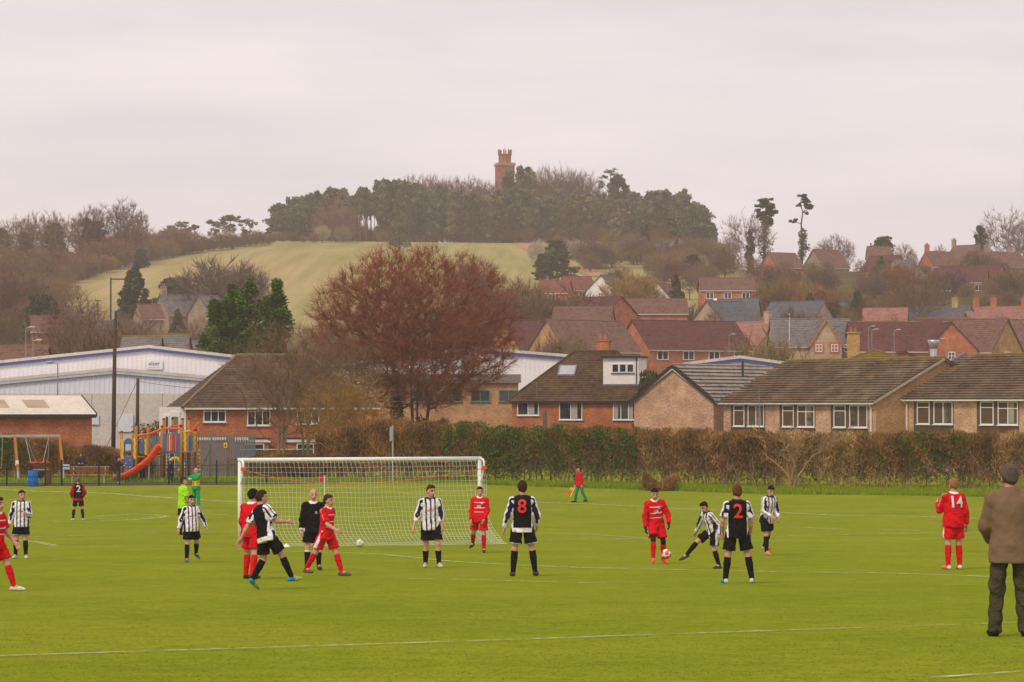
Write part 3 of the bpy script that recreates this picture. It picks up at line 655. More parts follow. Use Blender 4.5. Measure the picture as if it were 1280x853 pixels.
# the kit: players, officials, onlookers (photo pixel of the head, foot row, head row)
person('man in brown waxed jacket and dark trousers watching with his back turned', 1258, 796, 582, yaw=176, armR=(14, 13, 34, -16), armL=(14, 13, 34, -16), legR=(0, 4, 1), legL=(1, 5, 1), shirt=plain((.20, .132, .082)), coat=True, trousers=(.072, .060, .036), hair=GREY, belly=.0, shirt_len=-.22, boots=DK, hx=1262)
person('red footballer with white number 14 turning away with one hand raised', 1190, 712, 599, yaw=-164, armL=(28, 10, 92, -12), armR=(-6, 14, 16, 10), legR=(2, 3, 2), legL=(-3, 4, 2), shirt=reds(False, False), shorts=REDSH, socks=RED, boots=((.75, .72, .70), (.75, .18, .06), -.02), hair=(.36, .17, .07), belly=.03, number=('14', (.78, .76, .76), .21, .23), hx=1191)
person('striped footballer with bowed head walking beyond the kicker', 962, 694, 608, yaw=38, lean=12, head=(-20, 18), armR=(12, 6, 60, -10), armL=(8, 14, 48, -20), legR=(10, 2, 6), legL=(-22, 14, 12), shirt=stripes(), shorts=BLACKSH, boots=((.5, .45, .42), (.72, .20, .06), .02), hair=DK, hx=963)
person('striped footballer with red 2 on black back panel, legs apart', 920, 729.5, 607, yaw=184, armR=(6, 16, 22, 2), armL=(4, 17, 25, -4), legR=(0, 13, 2), legL=(2, 9, 2), shirt=stripes(True, hem=-.3), sleeve='short', shorts=BLACKSH, boots=((.62, .62, .62), (.02, .25, .60), -.03), hair=(.15, .055, .022), number=('2', (.75, .05, .04), .24, .20), hx=921)
person('dark haired striped footballer stretching his leg to kick the ball', 879, 711, 628, yaw=-62, lean=24, side=4, head=(18, 22), armR=(22, 34, 6, 30), armL=(-16, 16, 40, 10), legR=(54, 8, 12), legL=(4, 4, 22), footR=22, shirt=stripes(), shorts=(BLK, WHT), boots=(.07, .055, .04), hair=DK, hx=879)
person('red footballer in black gloves and leggings closing down the ball', 819, 705, 611, yaw=10, lean=10, side=-5, head=(-6, 14), armR=(12, 16, 18, 6), armL=(8, 22, 36, -6), legR=(34, 2, 30), legL=(14, 8, 40), footR=8, footL=16, shirt=reds(), shorts=REDSH, socks=RED, boots=(.80, .09, .02), hair=DK, gloves=BLK, hx=818, leggings=BLK, sockL=.12)
person('striped footballer with red 8 on black back panel standing square', 654, 720.5, 602, yaw=178, armR=(6, 20, 34, -2), armL=(2, 20, 14, 14), legR=(2, 11, 3), legL=(-2, 6, 1), shirt=stripes(True), shorts=(BLK, None, (.55, .54, .56)), boots=((.05, .04, .04), (.45, .38, .22), .12), hair=BR, number=('8', (.75, .05, .04), .24, .20), hx=653)
person('slim red footballer standing at the near goal post, arms hanging', 597, 691, 609, yaw=-10, lean=2, head=(14, 4), armR=(6, 9, 22, -2), armL=(6, 6, 26, -14), legR=(-16, 14, 26), legL=(6, 2, 2), footR=14, shirt=reds(), shorts=(RED, None), socks=(.50, .01, .02), boots=(.035, .03, .028), hair=DK, hx=600)
person('striped footballer with bare forearms stepping forward in blue heeled boots', 541, 710, 607, yaw=8, lean=3, head=(30, 6), armR=(2, 22, 16, 20), armL=(2, 10, 14, 2), legR=(-8, 0, 4), legL=(14, 6, 22), side=-2, shirt=stripes(), sleeve='mid', shorts=(BLK, None), boots=((.03, .28, .58), (.60, .56, .50), .02), hair=BR, hx=539, sockL=.32)
person('red footballer with short sleeves striding past the referee', 411, 720, 619, yaw=62, lean=3, head=(14, 0), armR=(30, 10, 38, 8), armL=(-14, 8, 24, 4), legR=(-26, 3, 6), legL=(22, 3, 4), shirt=reds(True, False), sleeve='short', shorts=REDSH, socks=RED, boots=(.16, .09, .06), hair=BR, hx=411)
def refband(L, arm, al, ac, C): C[(L[:, 2] > .455) & (np.hypot(L[:, 0], L[:, 1]) < .105)] = WHT; C[(~arm) & (L[:, 1] < -.07) & (np.abs(L[:, 0] - .06) < .022) & (np.abs(L[:, 2] - .27) < .03)] = (.5, .55, .7)
person('referee in black kit with white collar and white topped socks', 392, 713, 612, yaw=6, head=(10, 4), armR=(2, 12, 10, 6), armL=(4, 8, 12, 2), legR=(4, 3, 3), legL=(-4, 3, 4), shirt=plain(BLK, WHT, refband), shorts=(BLK, None), boots=(.03, .03, .03), hair=(.25, .20, .17), bald=True, knees=(.72, .72, .72), sockL=.16, hx=392)
person('red footballer half hidden behind the running striped player', 316, 724, 612, yaw=150, lean=4, head=(-6, 2), armR=(8, 12, 20, 4), armL=(6, 12, 30, 4), legR=(-8, 6, 10), legL=(12, 6, 14), shirt=reds(False, False), shorts=(RED, None), socks=RED, boots=(.06, .035, .025), hair=DK, hx=316)
person('running striped footballer with black back panel and blue boot', 329, 737, 614, yaw=128, lean=-4, side=14, head=(-10, 2), armR=(24, 10, 60, -6), armL=(-34, 30, 8, 36), legR=(32, 10, 8), legL=(4, 4, 36), footL=34, footR=-6, shirt=stripes(True, red_mark=False), sleeve='short', shorts=(BLK, None), boots=((.02, .28, .55), (.35, .45, .05), .06), hair=BR, hx=327)
person('striped footballer with blue sock bands walking left of the goal', 240, 703, 620, yaw=22, head=(6, 2), armR=(-4, 22, 14, 14), armL=(4, 26, 16, 18), legR=(8, 4, 4), legL=(-18, 12, 22), footL=20, shirt=stripes(), shorts=BLACKSH, boots=((.03, .03, .03), (.05, .16, .45), .14), hair=DK, belly=.03, hx=240)
person('player in neon yellow shirt looking back, half hidden by striped player', 227, 669, 597, yaw=120, head=(-30, 0), armR=(8, 10, 20, 4), armL=(4, 8, 20, 4), shirt=plain((.36, .80, .02)), sleeve='short', shorts=(BLK, None), boots=DK, hair=BR, hx=230)
def keeper(L, arm, al, ac, C): C[(~arm) & (np.abs(L[:, 2] - .13) < .13) & (L[:, 1] < .06) & (np.abs(L[:, 0]) > .03)] = (.75, .48, .01)
person('bald goalkeeper in green with yellow panel raising his gloved hands', 244, 642, 591.5, yaw=-40, head=(-10, 0), armR=(66, 16, 30, 4), armL=(62, 10, 34, 2), shirt=plain((.008, .33, .10), None, keeper), trousers=(.008, .36, .14), boots=DK, hair=(.2, .12, .08), bald=True, gloves=(.72, .72, .72), D=128, hx=245)
def vest(L, arm, al, ac, C): C[arm] = (.48, .008, .014); C[(L[:, 2] < -.05)] = (.48, .01, .015)
person('far footballer in black bib with red sleeves and white 2', 98, 651, 597.5, yaw=196, head=(-20, 8), armR=(0, 22, 38, -16), armL=(0, 20, 34, -14), legR=(0, 9, 2), legL=(4, 8, 4), shirt=plain(BLK, None, vest), shorts=(BLK, WHT), boots=(.6, .58, .55), hair=GINGER, number=('2', (.74, .74, .74), .26, .20), hx=98)
person('striped footballer with hand on chest near the touchline corner', 27, 698.5, 613.5, yaw=4, head=(28, 4), armR=(4, 15, 14, 10), armL=(12, 10, 88, -14), legR=(4, 4, 6), legL=(2, 2, 2), shirt=stripes(), shorts=(BLK, None, (.5, .5, .5)), boots=(.62, .58, .54), hair=BR, hx=28)
person('red footballer stepping in from the side with a white boot', -3, 739, 622, yaw=70, lean=4, head=(-10, 2), armR=(-12, 10, 24, 6), armL=(16, 10, 30, 2), legR=(-16, 4, 8), legL=(24, 3, 6), shirt=reds(True, False), sleeve='short', shorts=REDSH, socks=RED, boots=(.72, .70, .62), hair=BR, hx=-1)
person('linesman in red jacket and green trousers walking along the hedge', 722, 629, 585, yaw=-64, lean=3, head=(4, 4), armR=(10, 8, 14, 4), armL=(-10, 8, 20, 4), legR=(14, 3, 4), legL=(-14, 3, 14), shirt=plain((.58, .012, .02)), trousers=(.01, .30, .12), boots=DK, hair=DK, D=137, hx=723)
person('onlooker in navy hoodie standing behind the playground bench', 101, 604, 569, yaw=6, armR=(14, 10, 70, -20), armL=(14, 10, 70, -20), shirt=plain((.025, .030, .055)), trousers=(.20, .20, .22), boots=(.10, .09, .09), hood=(.025, .030, .055), D=153.5, hx=101.5)
person('child in navy jacket and green trousers climbing at the slide end', 149, 604, 572, yaw=70, lean=2, armR=(60, 8, 20, 0), armL=(52, 8, 24, 0), shirt=plain((.015, .022, .07)), trousers=(.012, .16, .08), boots=(.5, .5, .5), hair=DK, D=150.9, hx=148.5)
person('small child in dark blue suit and hat under the play tower', 213, 604, 577, yaw=-30, armR=(6, 10, 16, 2), armL=(6, 10, 16, 2), shirt=plain((.012, .014, .045)), trousers=(.012, .014, .04), boots=(.3, .15, .1), hood=(.012, .014, .04), D=151.6, hx=213)

def lino_flag():
    p = at(716, 613, 136.7); t = thing('linesman_flag', 'orange and yellow chequered flag held by the linesman', 'flag', p)
    MB().tube([(.14, 0, .22), (-.12, 0, -.32)], .012, 6).build('stick', WHITE, t)
    a = MB().quad((-.01, -.01, -.02), (.05, -.01, .10), (-.10, .0, .16), (-.17, 0, .05)).box((-.06, -.0, .07), (.02, .012, .02)); a.build('yellow_cloth', mat('flag_yellow', (.80, .55, .02), None, 4), t)
    MB().quad((-.012, -.01, -.024), (-.17, 0, .046), (-.26, .0, -.18), (-.12, -.01, -.26)).box((-.13, 0, -.1), (.02, .012, .02)).build('orange_cloth', mat('flag_orange', (.80, .12, .02), None, 4), t)
lino_flag()
# ------------------------------------------------------------------ buildings
BRICK_RED = brick_mat('brick_orange_red', (.52, .135, .042), (.40, .095, .034), (.40, .26, .18))
BRICK_PINK = brick_mat('brick_buff_pink', (.62, .385, .245), (.48, .26, .16), (.50, .41, .33))
BRICK_BUFF = brick_mat('brick_orange_buff', (.55, .28, .115), (.44, .205, .085), (.45, .36, .26))
BRICK_YEL = brick_mat('brick_yellow', (.56, .30, .085), (.47, .24, .07), (.45, .36, .24), 1.4)
BRICK_FAR = brick_mat('brick_far_red', (.58, .18, .068), (.47, .13, .052), (.36, .22, .16), 1.5)
BRICK_CREAM = brick_mat('stone_cream', (.50, .38, .235), (.43, .32, .19), (.46, .40, .30), 1.8)
TILE_BROWN = roof_mat('tile_brown', (.165, .115, .076), (.075, .052, .036), (.28, .23, .16), .42)
TILE_MOSS = roof_mat('tile_mossy', (.105, .062, .040), (.050, .032, .022), (.135, .105, .032), .42)
TILE_DARK = roof_mat('tile_dark', (.115, .074, .052), (.062, .042, .032), (.19, .14, .095), .45)
TILE_GREYBR = roof_mat('tile_grey_brown', (.27, .24, .21), (.19, .165, .145))
TILE_MAROON = roof_mat('tile_maroon', (.125, .050, .046), (.088, .036, .036))
TILE_MBROWN = roof_mat('tile_mid_brown', (.175, .098, .075), (.125, .07, .056))
TILE_PINK = roof_mat('tile_pink', (.31, .155, .125), (.23, .11, .09))
STONE_L = brick_mat('stone_grey_brown', (.36, .27, .20), (.29, .215, .16), (.34, .28, .22), 1.8)
TILE_SLATE = roof_mat('slate_grey', (.115, .115, .135), (.08, .082, .098))
TILE_STONE = roof_mat('stone_grey_tile', (.17, .155, .15), (.115, .105, .105))
UPVC = mat('white_frame', (.82, .82, .82), (.76, .76, .75), 3, .4, fine=.05)
GLASS = glass_mat(); RENDER_W = mat('white_render', (.82, .78, .77), (.74, .70, .69), 1.3, .9)
CURTAIN = mat('net_curtain', (.50, .47, .40), (.30, .28, .24), 4, .9, stretch=(9, 9, .4))
FASCIA = mat('white_fascia', (.78, .76, .74), (.66, .63, .60), 2, .6); DARKTRIM = mat('dark_trim', (.035, .036, .042), None, 3, .6)
BOARD = mat('brown_boarding', (.125, .082, .052), (.085, .055, .036), 2, .85, stretch=(.6, .6, 14)); LEAD = mat('lead_flashing', (.20, .215, .25), (.14, .15, .17), 2, .6)
YLICH = mat('ridge_lichen', (.24, .16, .04), (.12, .075, .03), 2.2, .95)

def slope(mb, e0, e1, r0, r1, gauge=.34, lift=.035):
    """one roof slope laid in overlapping courses, each with a real lower edge"""
    e0, e1, r0, r1 = map(Vector, (e0, e1, r0, r1)); n_ = (e1 - e0).cross(r0 - e0 if (r0 - e0).length > 1e-6 else r1 - e0).normalized()
    if n_.z < 0: n_ = -n_
    L = (((r0 + r1) - (e0 + e1)) / 2).length; k = max(2, int(round(L / gauge)))
    for i in range(k):
        t0, t1 = i / k, (i + 1) / k; a, b = e0.lerp(r0, t0), e1.lerp(r1, t0); t2 = min(1.0, t1 + .25 / k); c, d = e1.lerp(r1, t2), e0.lerp(r0, t2); o_ = ((r0 + r1) - (e0 + e1)).normalized() * (lift * .7); au, bu = a + n_ * lift - o_, b + n_ * lift - o_
        mb.quad(au, bu, c, d); lp = n_ * min(lift * .45, .04); mb.quad(au - lp, bu - lp, bu, au); mb.quad(a, b, bu - lp, au - lp)
def window(parent, x, y, z, w, h, rz=0.0, lights=2, transom=None, curtains=False, sill=True, depth=.07, fr=.06, frame_m=None, glass=None):
    """frame (part) with panes, curtains and sill as sub-parts; x, z the centre, y the wall face, rz turns it about z"""
    ca, sa = math.cos(rz), math.sin(rz); m = MB()
    def P(lx, ly, lz): return (x + lx * ca - ly * sa, y + lx * sa + ly * ca, z + lz)
    def bx(mb, lx, lz, sx, sz, ly=-depth / 2 + .005, sy=depth): mb.box(P(lx, ly, lz), (sx, sy, sz), rz)
    bx(m, 0, h / 2 - fr / 2, w, fr); bx(m, 0, -h / 2 + fr / 2, w, fr); bx(m, -w / 2 + fr / 2, 0, fr, h - 2 * fr); bx(m, w / 2 - fr / 2, 0, fr, h - 2 * fr)
    xs = np.linspace(-w / 2 + fr / 2, w / 2 - fr / 2, lights + 1)
    for q in xs[1:-1]: bx(m, q, 0, fr * .9, h - 2 * fr)
    if transom:
        for a, b in zip(xs[:-1], xs[1:]): bx(m, (a + b) / 2, h / 2 - h * transom, b - a - fr * .9, fr * .8)
    o = m.build('window', frame_m or UPVC, parent)
    for k, (a, b) in enumerate(zip(xs[:-1], xs[1:])):
        pm = MB(); bx(pm, (a + b) / 2, 0, b - a - fr * .92, h - 2 * fr - .004, -.014, .012); pm.build('pane', glass or GLASS, o)
        if curtains and (k + int(x * 10)) % 2 == 0:
            cm = MB(); bx(cm, a + (b - a) * .32, 0, (b - a) * .55, h - 2 * fr - .06, -.024, .006); cm.build('curtain', CURTAIN, o)
    if sill: sm = MB(); bx(sm, 0, -h / 2 - .03, w + .12, .05, -.06, .13); sm.build('sill', frame_m or UPVC, o)
    return o
def chimney(parent, x, y, z0, z1, w=.7, d=.6, m=None, pots=2):
    c = MB().box((x, y, (z0 + z1) / 2), (w, d, z1 - z0)).box((x, y, z1 + .06), (w + .12, d + .12, .12)).build('chimney', m or BRICK_FAR, parent)
    for k in range(pots): MB().tube([(x + (k - (pots - 1) / 2) * .32, y, z1 + .12), (x + (k - (pots - 1) / 2) * .32, y, z1 + .5)], [.12, .09], 8).build('chimney_pot', TILE_PINK, c)
def house(name, label, ax, ay, px, D, rz, w, d, eave, ridge, roof='gable', wall=None, tile=None, over=.3, wins=(), chim=(), fascia=True, group=None, gauge=.34, base=None, cat='house', verge=None, ridge_m=None, gable_m=None, hipl=None, lift=.035):
    """x runs along the ridge, the front wall faces local -y; (ax, ay) is the local point seen at pixel px, D metres away; eave and ridge are world heights"""
    rz = R(rz); ca, sa = math.cos(rz), math.sin(rz); X = xpx(px, D) - (ax * ca - ay * sa); Y = D - (ax * sa + ay * ca)
    zb = Tf(X, Y) if base is None else base; o = thing(name, label, cat, (X, Y, zb), rz, group); e = eave - zb; r = ridge - zb; hw, hd = w / 2, d / 2; lo = -2.0
    m = MB(); c4 = [(-hw, -hd), (hw, -hd), (hw, hd), (-hw, hd)]
    if roof == 'gable':
        m.quad((-hw, -hd, lo), (hw, -hd, lo), (hw, -hd, e), (-hw, -hd, e)).quad((hw, hd, lo), (-hw, hd, lo), (-hw, hd, e), (hw, hd, e))
        gm = MB() if gable_m else m
        gm.poly([(hw, -hd, lo), (hw, hd, lo), (hw, hd, e), (hw, 0, r - .06), (hw, -hd, e)]); gm.poly([(-hw, hd, lo), (-hw, -hd, lo), (-hw, -hd, e), (-hw, 0, r - .06), (-hw, hd, e)])
        if gable_m:
            for gk in (0, 1):
                g1 = MB(); g1.poly([gm.v[k] for k in gm.f[gk]]); g1.build('gable_wall', gable_m, o)
    else:
        for (a, b), (c, d_) in zip(c4, c4[1:] + c4[:1]): m.quad((a, b, lo), (c, d_, lo), (c, d_, e), (a, b, e))
    m.build('wall', wall, o)
    sl = (r - e) / hd; ez = e - over * sl; q = MB(); g = .18
    if roof == 'gable':
        x0, x1 = -hw - g, hw + g
        slope(q, (x0, -hd - over, ez), (x1, -hd - over, ez), (x0, 0, r), (x1, 0, r), gauge, lift); slope(q, (x1, hd + over, ez), (x0, hd + over, ez), (x1, 0, r), (x0, 0, r), gauge, lift)
        for xx in (x0, x1): q.poly([(xx, -hd - over, ez), (xx, 0, r), (xx, hd + over, ez), (xx, hd + over, ez - .12), (xx, 0, r - .12), (xx, -hd - over, ez - .12)])
        ro = q.build('roof', tile, o); MB().tube([(x0, 0, r + .01), (x1, 0, r + .01)], .11, 6).build('ridge_tiles', ridge_m or tile, ro)
        if verge:
            for xx, s_ in ((x0, -1), (x1, 1)):
                for yy in (-1, 1): MB().bar((xx + s_ * .02, yy * (hd + over), ez - .08), (xx + s_ * .02, 0, r - .08), .05, .2).build('bargeboard', verge, ro)
    else:
        hl = hipl if hipl is not None else hd; x0, x1 = -hw - over, hw + over; ra, rb = -hw + hl, hw - hl
        slope(q, (x0, -hd - over, ez), (x1, -hd - over, ez), (ra, 0, r), (rb, 0, r), gauge, lift); slope(q, (x1, hd + over, ez), (x0, hd + over, ez), (rb, 0, r), (ra, 0, r), gauge, lift)
        slope(q, (x0, hd + over, ez), (x0, -hd - over, ez), (ra, 0, r), (ra, 0, r), gauge, lift); slope(q, (x1, -hd - over, ez), (x1, hd + over, ez), (rb, 0, r), (rb, 0, r), gauge, lift)
        ro = q.build('roof', tile, o); MB().tube([(ra, 0, r + .01), (rb, 0, r + .01)], .11, 6).build('ridge_tiles', ridge_m or tile, ro)
        for xa, xb in ((x0, ra), (x1, rb)): MB().tube([(xa, -hd - over, ez + .03), (xb, 0, r + .03)], .09, 6).build('hip_tiles', ridge_m or tile, ro)
    if fascia:
        for s_ in (-1, 1): MB().box((0, s_ * (hd + over - .03), ez - .07), (w + .3, .1, .11)).build('gutter', FASCIA if fascia is True else fascia, ro)
        MB().box((0, -hd - over / 2, ez - .03), (w, over - .05, .03)).build('soffit', FASCIA if fascia is True else fascia, ro)
    for face, x, zc, ww, wh, kw in wins:
        zc = zc - zb
        if face == 'f': window(o, x, -hd, zc, ww, wh, 0, **kw)
        elif face == 'r': window(o, hw, x, zc, ww, wh, math.pi / 2, **kw)
        elif face == 'l': window(o, -hw, x, zc, ww, wh, -math.pi / 2, **kw)
    for c in chim: chimney(o, c[0], c[1], c[2] - zb, c[3] - zb, *c[4:])
    return o, zb, ro

def near_houses():
    # --- terrace with brown roof and paired windows (rotated, front to the left)
    e, r = 4.42, 6.95; RZ = -58
    def bays(L, n, z):
        out = []; u = L / n
        for k in range(n):
            c = -L / 2 + u * (k + .5)
            out += [('f', c - .85, z, 1.15, 1.35, dict(lights=1, transom=.26, curtains=k % 2 == 0)), ('f', c + .95, z, 1.7, 1.35, dict(lights=2, transom=.3 if k % 2 else None, curtains=True))]
        return out
    def panels(o, L, d, n, z0, z1):
        u = L / n
        for k in range(n):
            c = -L / 2 + u * (k + .5)
            MB().box((c + .05, -d / 2 - .012, (z0 + z1) / 2), (3.6, .03, z1 - z0)).build('boarding', BOARD, o)
    L, d = 15.4, 10.4
    o, zb, ro = house('terraced_house', 'buff brick terrace with brown tiled roof and free gable end behind hedge', L / 2, -d / 2, 1095, 170.5, RZ, L, d, e, r, wall=BRICK_PINK, tile=TILE_BROWN, wins=bays(L, 3, e - 1.02), ridge_m=YLICH, over=.35, gable_m=BRICK_BUFF, lift=.10)
    panels(o, L, d, 3, e - 3.2 - zb, e - .12 - zb)
    MB().bar((L / 2 + .2, -d / 2 - .36, e - zb - .22), (L / 2 + .2, 0, r - zb - .06), .06, .14).build('bargeboard', mat('pale_verge', (.42, .38, .32), None, 3), ro)
    MB().tube([(L / 2 - .35, -d / 2 - .42, e - zb - .15), (L / 2 - .35, -d / 2 - .1, e - zb - .5), (L / 2 - .35, -d / 2 - .1, -1)], .045, 8).build('downpipe', FASCIA, o)
    aerial(o, -L / 2 + 4.6, -d / 2 - .6, e - zb - 2.0, 2.9)
    L2 = 17.0; e2, r2 = 4.62, 7.12; cx, cy = 1128, 171.9
    o, zb, ro = house('terraced_house', 'buff brick terrace with mossy brown roof abutting its neighbour gable', -L2 / 2, -d / 2, cx, cy, RZ, L2, d, e2, r2, wall=BRICK_PINK, tile=TILE_BROWN, wins=bays(L2, 3, e2 - 1.0), ridge_m=YLICH, over=.35, gable_m=BRICK_BUFF, lift=.10)
    panels(o, L2, d, 3, e2 - 3.2 - zb, e2 - .12 - zb)
    MB().bar((-L2 / 2 - .22, -d / 2 - .3, e2 - zb - .02), (-L2 / 2 - .22, 0, r2 - zb + .06), .12, .34).build('flashing', LEAD, ro)
    MB().tube([(-L2 / 2 + .3, -d / 2 - .42, e2 - zb - .15), (-L2 / 2 + .55, -d / 2 - .12, e2 - zb - .5), (-L2 / 2 + .55, -d / 2 - .1, -1)], .05, 8).build('downpipe', FASCIA, o)
    aerial(o, 4.0, -d / 2 + 1.5, e2 - zb + .3, 1.6)
    # --- brick gable house with dark bargeboards
    ww, dd = 12.0, 6.2
    o, zb, ro = house('gable_house', 'plain buff brick gable end with dark bargeboards and pale grey roof', -ww / 2, -dd / 2, 892, 187.5, -35 + 90, ww, dd, 4.50, 6.75, wall=BRICK_PINK, tile=TILE_GREYBR, over=.25, fascia=True, verge=DARKTRIM, lift=.13, gauge=.42)
    MB().bar((-ww / 2 - .16, -dd / 2 - .25, 4.28 - zb), (-ww / 2 - .16, 0, 6.52 - zb), .04, .16).bar((-ww / 2 - .16, dd / 2 + .25, 4.28 - zb), (-ww / 2 - .16, 0, 6.52 - zb), .04, .16).build('white_verge', FASCIA, ro)
    MB().tube([(1.2, -1.1, 6.0 - zb), (1.2, -1.1, 7.1 - zb)], .08, 8).build('vent_pipe', DARKTRIM, ro)
    # --- hipped brick house with white dormer
    w, d = 10.6, 9.0; e, r = 4.58, 8.0
    W3 = dict(lights=2, curtains=True)
    o, zb, ro = house('hipped_house', 'red brick house with hipped mossy roof, white box dormer and skylight', -w / 2, -d / 2, 640, 206, -13, w, d, e, r, 'hip', BRICK_RED, TILE_MOSS, wins=[('f', -4.1, e - .78, 1.6, .95, W3), ('f', -.95, e - .92, 1.7, 1.3, dict(lights=2, curtains=True)), ('f', 3.0, e - .92, 1.7, 1.3, dict(lights=3, curtains=True))], hipl=3.7, fascia=DARKTRIM, gauge=.28)
    dm = MB(); zx = 1.75 + .75; z0, z1 = 5.55 - zb, 7.5 - zb; y0 = -d / 2 + 1.15
    dm.box((zx, y0 + 1.6, (z0 + z1) / 2), (2.6, 3.2, z1 - z0)); dmo = dm.build('dormer', RENDER_W, o)
    MB().box((zx, y0 + 1.45, z1 + .06), (2.9, 3.4, .13)).build('dormer_roof', DARKTRIM, dmo); MB().box((zx, y0 - .02, z0 - .02), (2.66, .1, .12)).build('dormer_flashing', LEAD, dmo)
    for k in (-1, 0, 1):
        wm = MB(); fx = zx + .15 + k * .55
        for s_ in (-1, 1): wm.box((fx + s_ * .23, y0 - .03, z0 + 1.18), (.05, .06, .62))
        for s_ in (-1, 1): wm.box((fx, y0 - .03, z0 + 1.18 + s_ * .29), (.41, .06, .05))
        wm.build('dormer_window', UPVC, dmo); MB().box((fx, y0 - .012, z0 + 1.18), (.41, .02, .53)).build('dormer_pane', GLASS, dmo)
    MB().box((zx + .15, y0 - .05, z0 + .82), (1.75, .12, .06)).build('dormer_sill', LEAD, dmo)
    MB().tube([(zx + 1.15, y0 - .05, z1), (zx + 1.15, y0 - .05, z0 + .05)], .04, 6).build('dormer_downpipe', DARKTRIM, dmo)
    chimney(o, .5, .3, 6.6 - zb, 8.75 - zb, .95, .7, BRICK_RED, 2)
    n_ = Vector((0, -(r - e), d / 2)).normalized(); sk = MB(); c0 = Vector((-1.75, -d / 2 + 2.6, (e + (2.6) * (r - e) / (d / 2)) - zb)); ux = Vector((1, 0, 0)); uy = n_.cross(ux).normalized()
    for (a, b) in ((-.62, 0), (.62, 0)): sk.bar(c0 + ux * a - uy * .6 + n_ * .08, c0 + ux * a + uy * .6 + n_ * .08, .09, .12)
    for b in (-.6, .6): sk.bar(c0 - ux * .66 + uy * b + n_ * .08, c0 + ux * .66 + uy * b + n_ * .08, .09, .12)
    so = sk.build('skylight', LEAD, ro); MB().quad(c0 - ux * .6 - uy * .58 + n_ * .1, c0 + ux * .6 - uy * .58 + n_ * .1, c0 + ux * .6 + uy * .58 + n_ * .1, c0 - ux * .6 + uy * .58 + n_ * .1).build('skylight_pane', mat('skylight_glass', (.42, .43, .47), None, 2, .12, spec=.6), so)
    aerial(o, -3.4, -d / 2 - .2, e - zb - .4, 1.6)
    # --- hipped brick house on the left
    w, d = 12.0, 8.6; e, r = 4.15, 7.25
    o, zb, ro = house('hipped_house', 'red brick house with dark hipped roof and white corner porch by warehouse', -w / 2, -d / 2, 233, 176, 13, w, d, e, r, 'hip', BRICK_RED, TILE_DARK, wins=[('f', -w / 2 + 1.75, e - .66, 1.4, .92, dict(lights=3, transom=.28)), ('f', -w / 2 + 4.5, e - .78, 1.45, 1.12, dict(lights=3, transom=.2)), ('f', -w / 2 + 7.6, e - .75, 1.4, 1.0, dict(lights=3))], hipl=3.7, ridge_m=mat('ridge_buff', (.25, .165, .10), None, 3), gauge=.27)
    po = MB().box((-w / 2 - .72, -d / 2 + 1.2, 1.2), (1.4, 2.4, 5.2)).build('porch', RENDER_W, o)
    MB().box((-w / 2 - .72, -d / 2 - .03, 2.35), (.62, .06, 2.3)).build('porch_door', UPVC, po); MB().box((-w / 2 - .72, -d / 2 - .07, 2.45), (.4, .03, 1.5)).build('door_pane', mat('obscure_glass', (.24, .21, .09), None, 3, .3), po)
    MB().box((-w / 2 - 1.22, -d / 2 - .03, 2.65), (.26, .06, 1.3)).build('side_light', UPVC, po); MB().box((-w / 2 - 1.22, -d / 2 - .07, 2.65), (.14, .03, 1.1)).build('side_pane', GLASS, po)
    MB().box((-w / 2 - .05, -d / 2 - .015, 1.2), (.5, .05, 1.5)).build('brick_pier', BRICK_FAR, po)
    for x0, x1 in ((3.1, 4.9), (6.2, 9.2)):
        bo = MB().box((-w / 2 + (x0 + x1) / 2, -d / 2 - .75, .25), (x1 - x0, 1.5, 2.8)).build('bay', BRICK_FAR, o); MB().box((-w / 2 + (x0 + x1) / 2, -d / 2 - .78, 1.72), (x1 - x0 + .25, 1.7, .2)).build('flat_roof', FASCIA, bo); MB().box((-w / 2 + (x0 + x1) / 2, -d / 2 - .78, 1.85), (x1 - x0 + .3, 1.75, .07)).build('roof_felt', DARKTRIM, bo)
        window(o, -w / 2 + (x0 + x1) / 2, -d / 2 - 1.5, 1.15, (x1 - x0) * .7, .8, lights=2)
    MB().tube([(-w / 2 + 6.0, -d / 2 - .08, e - zb - .3), (-w / 2 + 6.0, -d / 2 - .08, -1)], .05, 6).build('downpipe', mat('grey_pipe', (.2, .17, .15), None, 3), o)
    MB().box((-w / 2 + 4.6, -d / 2 + 2.6, e - zb + 2.25), (.14, .14, .45)).build('roof_vent', DARKTRIM, ro)
def aerial(parent, x, y, z, h):
    m = MB().tube([(x, y, z), (x, y, z + h)], .025, 5).tube([(x - .6, y, z + h - .1), (x + .6, y, z + h - .1)], .012, 4)
    for k in range(6): m.tube([(x - .5 + k * .2, y - .22, z + h - .1), (x - .5 + k * .2, y + .22, z + h - .1)], .008, 3)
    m.build('aerial', mat('aerial_grey', (.22, .22, .23), None, 3, .5), parent)
near_houses()

